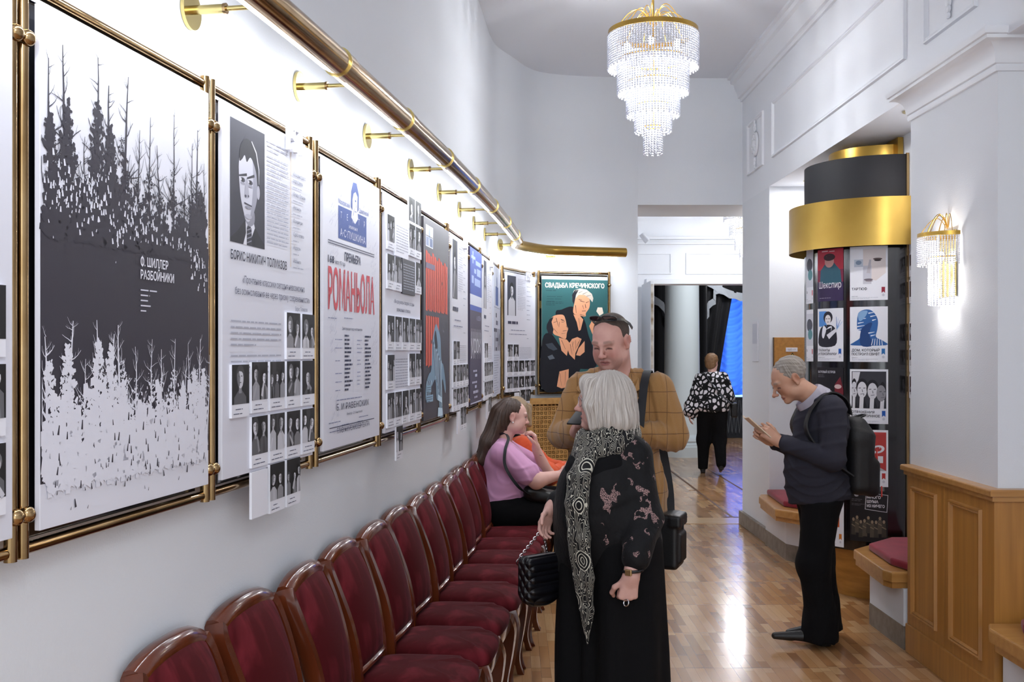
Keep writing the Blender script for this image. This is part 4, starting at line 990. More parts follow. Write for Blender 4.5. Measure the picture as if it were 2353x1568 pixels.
def p_refl(A, w, h):
    A.rect(w * .05, h * .28, w * .9, h * .68, '34343c')
    A.poly([(.07 * w, .95 * h), (.28 * w, .95 * h), (.2 * w, .7 * h), (.07 * w, .74 * h)], 'cfcfd6')
    for x, y, s, c in ((.12, .62, .1, 'cdcdd4'), (.33, .62, .15, 'd6d6dc'), (.6, .6, .15, 'cfcfd6'), (.86, .56, .14, '8c8a90')):
        A.poly([((x - s * .9) * w, .28 * h), (min(.95, x + s * .9) * w, .28 * h), ((x + s * .4) * w, (y - .16) * h), ((x - s * .4) * w, (y - .16) * h)], '1e1e26').poly([((x - s * .5) * w, .28 * h), ((x + s * .2) * w, .28 * h), ((x + s * .3) * w, (y - .12) * h), ((x - s * .4) * w, (y - .12) * h)], 'd8d8de')
        A.ell(x * w, (y + .05) * h, min(s * 1.05, .94 - x, x - .05) * w if x > .8 or x < .2 else s * 1.05 * w, h * .16, '1c1a20').ell(min(x, .82) * w, y * h, s * .85 * w, h * .15, c)
        for q_ in (-1, 1): A.strokes([((x + q_ * s * .4 - s * .2) * w, (y + .03) * h, (x + q_ * s * .4 + s * .2) * w, (y + .035) * h, h * .012, h * .012)], '3a3a42')
        A.strokes([((x - s * .3) * w, (y - .08) * h, (x + s * .35) * w, (y - .07) * h, h * .01, h * .01), (x * w, (y + .01) * h, (x + s * .1) * w, (y - .04) * h, h * .008, h * .014)], '5a5a62')
    foot(A, w, h, ['ОТРАЖЕНИЯ', 'ИЛИ ИСТИННОЕ'], '1f56a8')
def p_gift(A, w, h):
    A.rect(w * .05, h * .28, w * .9, h * .68, 'b03a38').poly([(.05 * w, .28 * h), (.95 * w, .28 * h), (.62 * w, .4 * h), (.05 * w, .34 * h)], 'b4b4bc').poly([(.4 * w, .34 * h), (.56 * w, .36 * h), (.68 * w, .62 * h), (.5 * w, .66 * h)], 'c9c9d0')
    for a, b, rx, ry, r_ in ((.5, .8, .09, .12, .1), (.74, .66, .17, .07, .2), (.32, .7, .14, .06, .5)): A.ell(a * w, b * h, rx * w, ry * h, 'dedee4', r_).ell(a * w, b * h, rx * .55 * w, ry * .55 * h, 'b03a38', r_)
    A.ell(w * .54, h * .67, w * .06, h * .05, 'dedee4').rect(w * .74, h * .42, w * .13, h * .12, 'e2e2e8'); foot(A, w, h, ['РОЖДЕСТВО'], 'b02d2a')
def p_noise(A, w, h):
    for q_ in range(1): A.ell(w * .18, h * .9, w * .06, h * .03, '9a98a0').lines(w * .05, h * .82, w * .3, 2, h * .03, '6a6870').lines(w * .05, h * .73, w * .35, 2, h * .025, '6a6870')
    c, s = math.cos(-.12), math.sin(-.12); R2 = lambda L: [((.72 + x * c) * w - y * s * h * .5, (.78 + y * c) * h + x * s * w * .9) for x, y in L]
    A.poly(R2([(-.3, -.17), (.28, -.17), (.28, .17), (-.3, .17)]), 'c9c8d0').poly(R2([(-.285, -.16), (.265, -.16), (.265, .16), (-.285, .16)]), '1b191d')
    for i, l in enumerate(('МНОГО', 'ШУМА', 'ИЗ НИЧЕГО')): A.text(l, w * .46, h * (.85 - .085 * i), h * .055, 'd6d5dc', w=w * (.36 if i == 0 else .3 if i == 1 else .46), bold=.03)
    for i in range(9):
        x = w * (.1 + .1 * i); y = h * (.42 + .05 * math.sin(i * 2)); A.ell(x, y, w * .035, h * .035, '8a7a66').poly([(x - w * .06, y - h * .3), (x + w * .07, y - h * .3), (x + w * .05, y - h * .03), (x - w * .05, y - h * .03)], '4e463c' if i % 2 else '3a352f').strokes([(x - w * .05, y - h * .1, x + w * .06, y - h * .14, h * .02, h * .015)], '7a6c58')
def p_shak(A, w, h):
    P = lambda L: [(x * w, y * h) for x, y in L]
    A.rect(0, h * .6, w, h * .4, 'b03444').poly(P([(.1, .3), (.15, .6), (.4, .75), (.65, .75), (.9, .58), (.95, .3)]), '2f5868').ell(w * .5, h * .76, w * .18, h * .12, 'b98a86').ell(w * .5, h * .84, w * .22, h * .07, '3a2028').strokes([(.2 * w, .96 * h, .45 * w, .96 * h, h * .02, h * .02), (.5 * w, .95 * h, .7 * w, .95 * h, h * .015, h * .015)], 'e0c4c8')
    A.poly(P([(0, 0), (1, 0), (1, .36), (.5, .3), (0, .38)]), '33264a').text('Шекспир', w * .5, h * .25, h * .13, 'eeeaf0', 'c', w=w * .86).lines(w * .1, h * .06, w * .8, 1, h * .03, 'a9a4b4')
def p_island(A, w, h):
    A.text('БАГРОВЫЙ ОСТРОВ', w * .05, h * .9, h * .04, 'c9c8d2', w=w * .68, bold=.02).lines(w * .05, h * .86, w * .3, 1, h * .02, '8a8894').lines(w * .05, h * .83, w * .6, 1, h * .02, '8a8894')
    A.poly([(.66 * w, .1 * h), (1. * w, .1 * h), (w, .6 * h), (.9 * w, .84 * h), (.72 * w, .7 * h)], '6d1f2a').ell(w * .82, h * .66, w * .12, h * .04, 'c9b0b0').ell(w * .12, h * .55, w * .06, h * .06, 'a9b4bc').ell(w * .45, h * .58, w * .05, h * .05, 'a99888').rect(w * .4, h * .2, w * .12, h * .34, '2c2a32')
def p_left(A, w, h): A.rect(w * .1, h * .3, w * .9, h * .62, 'cfd2dc').ell(w * .5, h * .7, w * .4, h * .12, '4a4c58').ell(w * .6, h * .52, w * .3, h * .1, '5a8a90'); foot(A, w, h, ['ЛЬ'], 'b03444')
def p_low(A, w, h):
    A.rect(w * .3, h * .36, w * .55, h * .28, 'c0562a').ell(w * .55, h * .5, w * .16, h * .1, '9a3c1c').strokes([(.3 * w, .7 * h, .8 * w, .95 * h, w * .02, w * .02), (.6 * w, .7 * h, .8 * w, .85 * h, w * .02, w * .02)], '6a6c7c').rect(w * .3, h * .92, w * .6, h * .06, 'c0562a'); foot(A, w, h, [], 'c07024')
poster(1953, 2040, 705, 832, 'white poster with a blue swirling head', p_swift, 1)
poster(1879, 1938, 709, 831, 'white poster with a blue-eyed fortune teller fanning cards', p_talents, 2)
poster(1953, 2040, 566, 690, 'white poster with a pale face cut into squares', p_tart, 3)
poster(1879, 1938, 572, 692, 'red and violet poster with scrawled white lettering', p_shak, 4, '7a2b44')
poster(1953, 2041, 849, 974, 'poster with a black-and-white photo of four laughing faces', p_refl, 5)
poster(1878, 1938, 845, 972, 'dark poster with a crimson figure', p_island, 6, '17151b')
poster(1953, 2041, 988, 1118, 'red poster with a white ribbon bow', p_gift, 7)
poster(1953, 2040, 1128, 1246, 'black poster with a framed white title and soldiers', p_noise, 8, '19171a')
poster(1880, 1939, 1130, 1254, 'white poster with an orange stamp portrait', p_low, 9)
poster(1853, 1869, 572, 698, 'white poster half turned away at the left edge', p_left, 10)
poster(1853, 1869, 712, 831, 'white poster with teal blot half turned away', p_left, 11)
# small photos on the niche wall between the column and the pillar
t = thing('photo_strip', 'narrow strip of small red and black photos on the niche wall beside the pillar', 'photo strip', mw=wallmat(2.559, 6.715, 1.35, (0, -1, 0)))
for i in range(6):
    c = obj('photo_card', box(B(), .0, .3, i * .17 + (.1 if i > 2 else 0), i * .17 + .15 + (.1 if i > 2 else 0), .0, .006), WHITE, t); A = Art(200 + i); A.photo(.01, i * .17 + .04 + (.1 if i > 2 else 0), .28, .1, 210 + i, '3a2226'); A.lines(.03, i * .17 + .028 + (.1 if i > 2 else 0), .2, 2, .012, '8a8c9a'); A.build('picture', c, Matrix.Translation((0, 0, .0064)))

# oak access panel with warning signs on the far side of the niche
t = thing('access_panel', 'oak access panel with a yellow warning triangle in the niche', 'panel', mw=wallmat(2.235, FY0 - .002, 1.33, (1, 0, 0)))
obj('door', box(B(), 0, .33, 0, .44, 0, .02, .003), OAK, t); obj('brass_edge', box(B(), -.006, .0, 0, .44, 0, .022), mat('dark_edge', '4a3018', .5), t)
c = obj('number_plate', box(B(), .1, .2, .318, .353, .02, .024, .002), WHITE, t); A = Art(1); A.text('ЩО-17', .15, .329, .014, '6a5a4a', 'c', w=.065); A.build('number', c, Matrix.Translation((0, 0, .0243)))
bm = B(); prism(bm, [(.112, .236), (.202, .236), (.157, .311)], .02, .022); c = obj('warning_triangle', bm, mat('warning_black', '15140f', .5), t)
A = Art(1); A.poly([(.123, .242), (.191, .242), (.157, .299)], 'e8c81e').poly([(.163, .281), (.146, .259), (.155, .26), (.149, .245), (.169, .266), (.159, .266)], '15140f'); A.build('bolt_symbol', c, Matrix.Translation((0, 0, .0223)))
t = thing('wall_notice', 'small white framed notice on the pilaster beside the doorway', 'notice', mw=wallmat(RX, 9.52, 1.56, (0, -1, 0)))
obj('holder', box(B(), 0, .21, 0, .36, 0, .012, .003), mat('white_plastic', 'dfe1ea', .3), t); obj('sheet', box(B(), .02, .19, .16, .34, .012, .0135), mat('pale_sheet', 'c3c7d4', .4), t)

# ---------------------------------------------------------------- corner benches
def bench(label, top, ped, cush, cl, y_mid):
    t = thing('wall_bench', label, 'bench', (2.2, y_mid, 0), 0, 'oak topped corner benches'); o = Vector((2.2, y_mid))
    L = lambda P: [(x - o.x, y - o.y) for x, y in P]
    bm = B(); P = L(top); prism(bm, P, .372, .43, .012)
    c_ = Vector((sum(p[0] for p in P) / len(P), sum(p[1] for p in P) / len(P))); Q = [tuple(c_ + (Vector(p) - c_) * .955) for p in P]; prism(bm, Q, .335, .372, .0); obj('seat_board', bm, OAKL, t)
    bm = B(); prism(bm, L(ped), .13, .336); obj('pedestal', bm, PLASTER, t)
    P = L(ped); c_ = Vector((sum(p[0] for p in P) / len(P), sum(p[1] for p in P) / len(P))); bm = B(); prism(bm, [tuple(c_ + (Vector(p) - c_) * 1.015) for p in P], 0, .13); obj('plinth', bm, GREYBASE, t)
    bm = B(); prism(bm, cush, .431, .475); es = [e for e in bm.edges]
    bmesh.ops.bevel(bm, geom=es, offset=.018, segments=4, affect='EDGES', profile=.6)
    bmesh.ops.subdivide_edges(bm, edges=[e for e in bm.edges if e.calc_length() > .15], cuts=4, use_grid_fill=True)
    tag(obj('bench_cushion', bm, RED, None, 180), cl, 'cushion', 'burgundy bench cushions')
bench('oak topped corner bench between the poster column and the pillar', [(2.57, 5.775), (2.1, 5.775), (2.075, 5.85), (2.11, 6.45), (2.4, 6.74), (2.57, 6.74)], [(2.57, 5.775), (2.165, 5.775), (2.165, 6.32), (2.3, 6.5), (2.57, 6.6)], [(2.55, 5.78), (2.2, 5.78), (2.155, 5.95), (2.185, 6.4), (2.4, 6.62), (2.55, 6.62)], 'burgundy cushion on the corner bench beside the pillar', 6.2)
bench('oak topped corner bench behind the man with the backpack', [(2.57, 8.92), (2.12, 8.92), (2.08, 8.8), (2.04, 8.1), (2.2, 7.86), (2.57, 7.86)], [(2.57, 8.92), (2.165, 8.92), (2.165, 8.25), (2.3, 8.02), (2.57, 8.02)], [(2.55, 8.9), (2.17, 8.9), (2.13, 8.2), (2.25, 8.0), (2.55, 8.0)], 'burgundy cushion on the bench behind the man with the backpack', 8.4)
bench('oak topped bench in front of the panelled pillar, cut by the picture edge', [(2.94, 4.69), (2.14, 4.69), (2.1, 4.6), (2.1, 3.1), (2.94, 3.1)], [(2.94, 4.68), (2.2, 4.68), (2.2, 3.15), (2.94, 3.15)], [(2.9, 4.6), (2.24, 4.6), (2.2, 4.5), (2.2, 3.2), (2.9, 3.2)], 'burgundy cushion on the bench in front of the panelled pillar', 3.9)

# ---------------------------------------------------------------- row of dining chairs
def make_chair(name, label):
    t = thing(name, label, 'chair', group='mahogany chairs in a row along the exhibition wall')
    # seat: squab with a domed top, wider at the front (local -y is the front)
    bm = B(); n, rows = 36, []
    def outline(k, sx, z):
        out = []
        for i in range(n):
            a = 2 * PI * i / n; c, s = math.cos(a), math.sin(a); e = .42
            x = .205 * sx * math.copysign(abs(c) ** e, c); y = .205 * sx * math.copysign(abs(s) ** e, s); x *= 1 - .1 * (y + .2) / .4
            out.append(bm.verts.new((x, y - .01, z - (.012 * (y < -.12)))))
        return out
    for sx, z in ((.97, .405), (1., .42), (1.01, .44), (.985, .458), (.9, .474), (.65, .484), (.3, .488)): rows.append(outline(n, sx, z))
    for a, b in zip(rows, rows[1:]):
        for i in range(n): bm.faces.new((a[i], a[(i + 1) % n], b[(i + 1) % n], b[i]))
    bm.faces.new(rows[-1]); bm.faces.new(rows[0][::-1]); obj('seat', bm, VELVET, t, 180)
    bm = B(); box(bm, -.2, .2, -.21, -.185, .35, .406, .006); box(bm, -.19, -.17, -.2, .18, .35, .406, .004); box(bm, .17, .19, -.2, .18, .35, .406, .004); box(bm, -.18, .18, .165, .185, .35, .406, .004); obj('seat_rail', bm, VARN, t, 40)
    for s in (-1, 1):
        P = spline([(s * .185, -.185, .405), (s * .198, -.2, .34), (s * .19, -.192, .22), (s * .175, -.178, .1), (s * .18, -.19, .03), (s * .187, -.2, 0)], 4)
        bm = B(); sweep(bm, P, [(.5, .5), (-.5, .5), (-.5, -.5), (.5, -.5)], scale=list(np.interp(np.linspace(0, 1, len(P)), [0, .2, .5, .75, .9, 1], [.05, .058, .036, .026, .03, .034]))); obj('leg', bm, VARN, t, 60)
        P = spline([(s * .172, .175, .405), (s * .172, .19, .25), (s * .172, .225, .08), (s * .172, .25, 0)], 3)
        bm = B(); sweep(bm, P, [(.5, .5), (-.5, .5), (-.5, -.5), (.5, -.5)], scale=[.036 - .001 * i for i in range(len(P))]); obj('leg', bm, VARN, t, 60)
    # back: frame of two curved stiles and an arched crest, raked and wrapped round the sitter
    def bp(u, z): q_ = (z - .4) / .55; return Vector((u, .172 + .105 * max(q_, 0) ** 2.1 + .03 * (u / .2) ** 2, .4 + (z - .4) * .87))
    st = [(.168, .4), (.172, .55), (.183, .7), (.196, .82), (.199, .9), (.194, .935), (.184, .96)]
    def rail(bm, pts, pr): return sweep(bm, pts, pr)
    pr = [(.016, -.03), (.019, -.01), (.019, .012), (.012, .026), (-.012, .026), (-.019, .012), (-.019, -.01), (-.016, -.03)]
    for s in (-1, 1):
        P = spline([bp(s * u, z) for u, z in st], 4); bm = B(); prof = [(y_, x_) for x_, y_ in pr] if False else pr
        # oriented profile: x across the stile, depth along y
        rings = []
        for i, p in enumerate(P):
            d = (P[min(i + 1, len(P) - 1)] - P[max(i - 1, 0)]).normalized(); ac = Vector((0, 1, 0)) - d * d.y; ac.normalize(); sd = d.cross(ac); rings.append([bm.verts.new(p + sd * q[0] + ac * q[1]) for q in pr])
        for a, b in zip(rings, rings[1:]):
            for i in range(8): bm.faces.new((a[i], a[(i + 1) % 8], b[(i + 1) % 8], b[i]))
        bm.faces.new(rings[0]); bm.faces.new(rings[-1]); bmesh.ops.recalc_face_normals(bm, faces=bm.faces); obj('stile', bm, VARN, t, 50)
    for nm, zf, hh in (('crest_rail', lambda u: .968 + .03 * (1 - (abs(u) / .17) ** 2.6), .024), ('lower_rail', lambda u: .53 - .02 * (u / .17) ** 2, .014)):
        U = np.linspace(-.196, .196, 15) if nm == 'crest_rail' else np.linspace(-.172, .172, 13); bm = B(); rings = []
        for u in U:
            p = bp(u, zf(u)); rings.append([bm.verts.new(p + Vector((0, y_, z_))) for y_, z_ in ((-.028, -hh), (-.03, 0), (-.018, hh * .8), (.0, hh), (.018, hh * .8), (.026, 0), (.026, -hh))])
        for a, b in zip(rings, rings[1:]):
            for i in range(7): bm.faces.new((a[i], a[(i + 1) % 7], b[(i + 1) % 7], b[i]))
        bm.faces.new(rings[0]); bm.faces.new(rings[-1]); bmesh.ops.recalc_face_normals(bm, faces=bm.faces); obj(nm, bm, VARN, t, 50)
    bm = B(); G = []
    for side, dy in ((0, -.022), (1, .014)):
        g = []
        for j in range(15):
            r = []
            for i in range(11):
                f = j / 14; hw = np.interp(.535 + f * .42, [.4, .55, .7, .82, .9, .97], [.15, .156, .167, .18, .184, .176]); u = -hw + 2 * hw * i / 10
                z = .535 - .02 * (u / .17) ** 2 + f * (.955 + .026 * (1 - (u / .17) ** 2) - .535 + .02 * (u / .17) ** 2)
                pf = .014 * (1 - (2 * i / 10 - 1) ** 4) * (1 - (2 * f - 1) ** 4) * (-1 if side == 0 else .4); r.append(bm.verts.new(bp(u, z) + Vector((0, dy + pf, 0))))
            g.append(r)
        G.append(g)
        for j in range(14):
            for i in range(10): bm.faces.new((g[j][i], g[j][i + 1], g[j + 1][i + 1], g[j + 1][i]))
    a, b = G
    for j in range(14):
        for i in (0, 10): bm.faces.new((a[j][i], a[j + 1][i], b[j + 1][i], b[j][i]))
    for i in range(10):
        for j in (0, 14): bm.faces.new((a[j][i], a[j][i + 1], b[j][i + 1], b[j][i]))
    bmesh.ops.recalc_face_normals(bm, faces=bm.faces); obj('back_cushion', bm, VELVET, t, 180)
    for c_ in t.children: c_.data.transform(Matrix.Diagonal((.94, 1, 1, 1)))
    return t
CH = [2.62, 3.06, 3.5, 3.93, 4.35, 4.78, 5.22, 5.65, 6.06, 6.47, 6.88, 7.3, 7.74]
lab = ['nearest red velvet chair of the row, only crest and back top showing', 'red velvet chair whose back alone shows, second from the bottom edge', 'red velvet chair with a gap of wall before it, seat below the picture edge',
       'red velvet chair with the nearest fully seen seat', 'red velvet chair with the second seat from the near end', 'red velvet chair with the third seat from the near end', 'red velvet chair with the fourth seat from the near end', 'red velvet chair with the fifth seat from the near end',
       'red velvet chair with the sixth seat, level with the quilted handbag', 'red velvet chair two places before the woman in pink', 'empty red velvet chair right beside the woman in pink', 'red velvet chair the woman in pink sits on', 'red velvet chair the person in orange sits on']
ch0 = make_chair('dining_chair', lab[0])
for i, y in enumerate(CH):
    c = ch0 if i == 0 else dup(ch0, lab[i])
    u = BU(y); n = Vector((u.y, -u.x, 0)); p = wall_pt(y, .345); jit = (-.005, -.01, .015, 0, .01, -.005, .005, 0, .01, -.01, 0, 0, 0)[i]
    c.location = (p.x + jit, p.y, 0); c.rotation_euler = (0, 0, math.atan2(n.x, -n.y) + (.03, -.02, .05, 0, .01, -.02, .02, .01, 0, .02, 0, 0, 0)[i])
# ---------------------------------------------------------------- people: smooth bodies grown from joints
V3 = lambda *a: np.array(a if len(a) == 3 else a[0], float)
def ell(c, r, k=.02, m='u', R=None):
    c = V3(c); r = V3(r) if not np.isscalar(r) else V3(r, r, r)
    def f(p):
        q = p - c
        if R is not None: q = q @ R
        k0 = np.linalg.norm(q / r, axis=1); k1 = np.linalg.norm(q / (r * r), axis=1)
        return k0 * (k0 - 1) / np.maximum(k1, 1e-9)
    return (m, k, f, c, float(r.max()))
def rc(a, b, ra, rb, k=.02, m='u'):
    a, b = V3(a), V3(b); ba = b - a; L = max(float(ba @ ba), 1e-9)
    def f(p):
        t = np.clip((p - a) @ ba / L, 0, 1); return np.linalg.norm(p - a - t[:, None] * ba, axis=1) - (ra + (rb - ra) * t)
    return (m, k, f, (a + b) / 2, math.sqrt(L) / 2 + max(ra, rb))
def rbox(c, h, r=.01, k=.01, m='u', R=None):
    c, h = V3(c), V3(h)
    def f(p):
        q = p - c
        if R is not None: q = q @ R
        d = np.abs(q) - h + r; return np.linalg.norm(np.maximum(d, 0), axis=1) + np.minimum(d.max(axis=1), 0) - r
    return (m, k, f, c, float(np.linalg.norm(h)))
def half(p0, n, k=.004, m='i'):
    """keep the side n points away from"""
    p0, n = V3(p0), V3(n); n = n / np.linalg.norm(n); return (m, k, lambda p: (p - p0) @ n, None, 0)
def chain(pts, rs, k=.02, m='u'):
    if np.isscalar(rs): rs = [rs] * len(pts)
    return [rc(pts[i], pts[i + 1], rs[i], rs[i + 1], k, m) for i in range(len(pts) - 1)]
def folds(amp, s, seed=0, d=(1, 1, 1)):
    r = np.random.RandomState(seed); A = r.normal(size=(4, 3)) * V3(d) * s; Bm = r.normal(size=(4, 3)) * V3(d) * s * .5; ph = r.uniform(0, 6, (4, 2))
    return lambda p: amp * sum(np.sin(p @ A[i] + ph[i, 0] + 1.6 * np.sin(p @ Bm[i] + ph[i, 1])) for i in range(4)) / 2
def wrinkles(amp, s, seed=0, d=(1, 1, 1), smooth=.004):
    """cloth creases: ridged, warped waves over a soft drape"""
    r = np.random.RandomState(seed); g = folds(smooth, s * .45, seed + 1); A = r.normal(size=(3, 3)) * V3(d) * s; Bm = r.normal(size=(3, 3)) * s * .35; C = r.normal(size=(3, 3)) * s * .2; ph = r.uniform(0, 6, (3, 3))
    def f(p):
        v = g(p)
        for i in range(3):
            w = np.abs(np.sin(p @ A[i] + ph[i, 0] + 2.2 * np.sin(p @ Bm[i] + ph[i, 1]))); m = np.clip(np.sin(p @ C[i] + ph[i, 2]) + .25, 0, 1); v = v - amp * m * (np.exp(-w * w * 7) - .4)
        return v
    return f
def field(ops, h, disp=None):
    U = [o for o in ops if o[0] == 'u']; lo = np.min([o[3] - o[4] for o in U], 0) - .03; hi = np.max([o[3] + o[4] for o in U], 0) + .03
    n = np.ceil((hi - lo) / h).astype(int) + 1; F = np.full(n, 1., np.float32); bs = 18
    for i in range(0, n[0], bs):
        for j in range(0, n[1], bs):
            for k_ in range(0, n[2], bs):
                e = np.minimum([i + bs, j + bs, k_ + bs], n); s0 = np.array([i, j, k_]); c = lo + (s0 + e - 1) * h / 2; R = np.linalg.norm((e - s0) * h) / 2 + .03
                act = [o for o in ops if o[3] is None or np.linalg.norm(c - o[3]) - o[4] - o[1] < R]
                if not any(o[0] == 'u' for o in act): continue
                g = np.stack(np.meshgrid(*[lo[a] + np.arange(s0[a], e[a]) * h for a in range(3)], indexing='ij'), -1).reshape(-1, 3); d = None
                for m, k, f, _, _ in act:
                    v = f(g)
                    if d is None:
                        if m == 'u': d = v
                        continue
                    if m == 'u': t = np.clip(.5 + .5 * (d - v) / k, 0, 1); d = d + (v - d) * t - k * t * (1 - t)
                    else:
                        if m == 's': v = -v
                        t = np.clip(.5 - .5 * (d - v) / k, 0, 1); d = d + (v - d) * t + k * t * (1 - t)
                if disp is not None: d = d + disp(g)
                F[i:e[0], j:e[1], k_:e[2]] = d.reshape(e - s0)
    return F, lo
def surfnet(F, lo, h):
    S = F < 0; n = np.array(F.shape) - 1; C = [(a, b, c) for a in (0, 1) for b in (0, 1) for c in (0, 1)]
    sl = lambda o: tuple(slice(o[a], n[a] + o[a]) for a in range(3))
    cnt = sum(S[sl(o)].astype(np.int8) for o in C); mk = (cnt > 0) & (cnt < 8); ci = np.argwhere(mk); idx = np.full(mk.shape, -1, np.int64); idx[mk] = np.arange(len(ci))
    vals = np.stack([F[sl(o)][mk] for o in C], 1); P = np.zeros((len(ci), 3)); W = np.zeros(len(ci))
    for a in range(8):
        for b in range(a + 1, 8):
            if sum(x != y for x, y in zip(C[a], C[b])) != 1: continue
            q = (vals[:, a] < 0) != (vals[:, b] < 0); t = vals[q, a] / (vals[q, a] - vals[q, b]); P[q] += V3(C[a]) + t[:, None] * (V3(C[b]) - V3(C[a])); W[q] += 1
    P = lo + (ci + P / W[:, None]) * h; Q = []
    for ax in range(3):
        u, v = (ax + 1) % 3, (ax + 2) % 3; o = [0, 0, 0]; o[ax] = 1
        A = S[tuple(slice(0, F.shape[a] - (1 if a == ax else 0)) for a in range(3))]; Bq = S[tuple(slice(o[a], F.shape[a]) for a in range(3))]
        e = np.argwhere(A != Bq); e = e[(e[:, u] > 0) & (e[:, v] > 0) & (e[:, u] < n[u]) & (e[:, v] < n[v])]
        d = np.zeros((4, 3), int); d[0, [u, v]] = (-1, -1); d[1, v] = -1; d[2] = 0; d[3, u] = -1
        q = np.stack([idx[tuple((e + d[i]).T)] for i in range(4)], 1); fl = A[tuple(e.T)]; q[~fl] = q[~fl][:, ::-1]; Q.append(q)
    return P, np.concatenate(Q)
def grow(name, ops, h, mats, parent, disp=None, paint=None, label=None, smooth=1):
    P, Q = surfnet(*field(ops, h, disp), h)
    me = bpy.data.meshes.new(name); nq = len(Q); me.vertices.add(len(P)); me.vertices.foreach_set('co', P.astype(np.float32).ravel())
    me.loops.add(nq * 4); me.loops.foreach_set('vertex_index', Q.astype(np.int32).ravel()); me.polygons.add(nq)
    me.polygons.foreach_set('loop_start', np.arange(0, nq * 4, 4, dtype=np.int32)); me.polygons.foreach_set('use_smooth', np.ones(nq, bool))
    for m in (mats if isinstance(mats, (list, tuple)) else [mats]): me.materials.append(m)
    me.update(calc_edges=True); me.validate()
    if paint is not None:
        at = me.color_attributes.new('tint', 'FLOAT_COLOR', 'POINT'); at.data.foreach_set('color', np.concatenate([paint(P), np.ones((len(P), 1))], 1).astype(np.float32).ravel())
    o = bpy.data.objects.new(name, me); link(o, parent)
    if label: o['label'] = label
    return o
def rot(yaw=0, pitch=0, roll=0):
    y, p, r = (math.radians(a) for a in (yaw, pitch, roll)); c, s = math.cos, math.sin
    return V3a([[c(y), -s(y), 0], [s(y), c(y), 0], [0, 0, 1]]) @ V3a([[c(r), 0, s(r)], [0, 1, 0], [-s(r), 0, c(r)]]) @ V3a([[1, 0, 0], [0, c(p), -s(p)], [0, s(p), c(p)]])
V3a = lambda a: np.array(a, float)
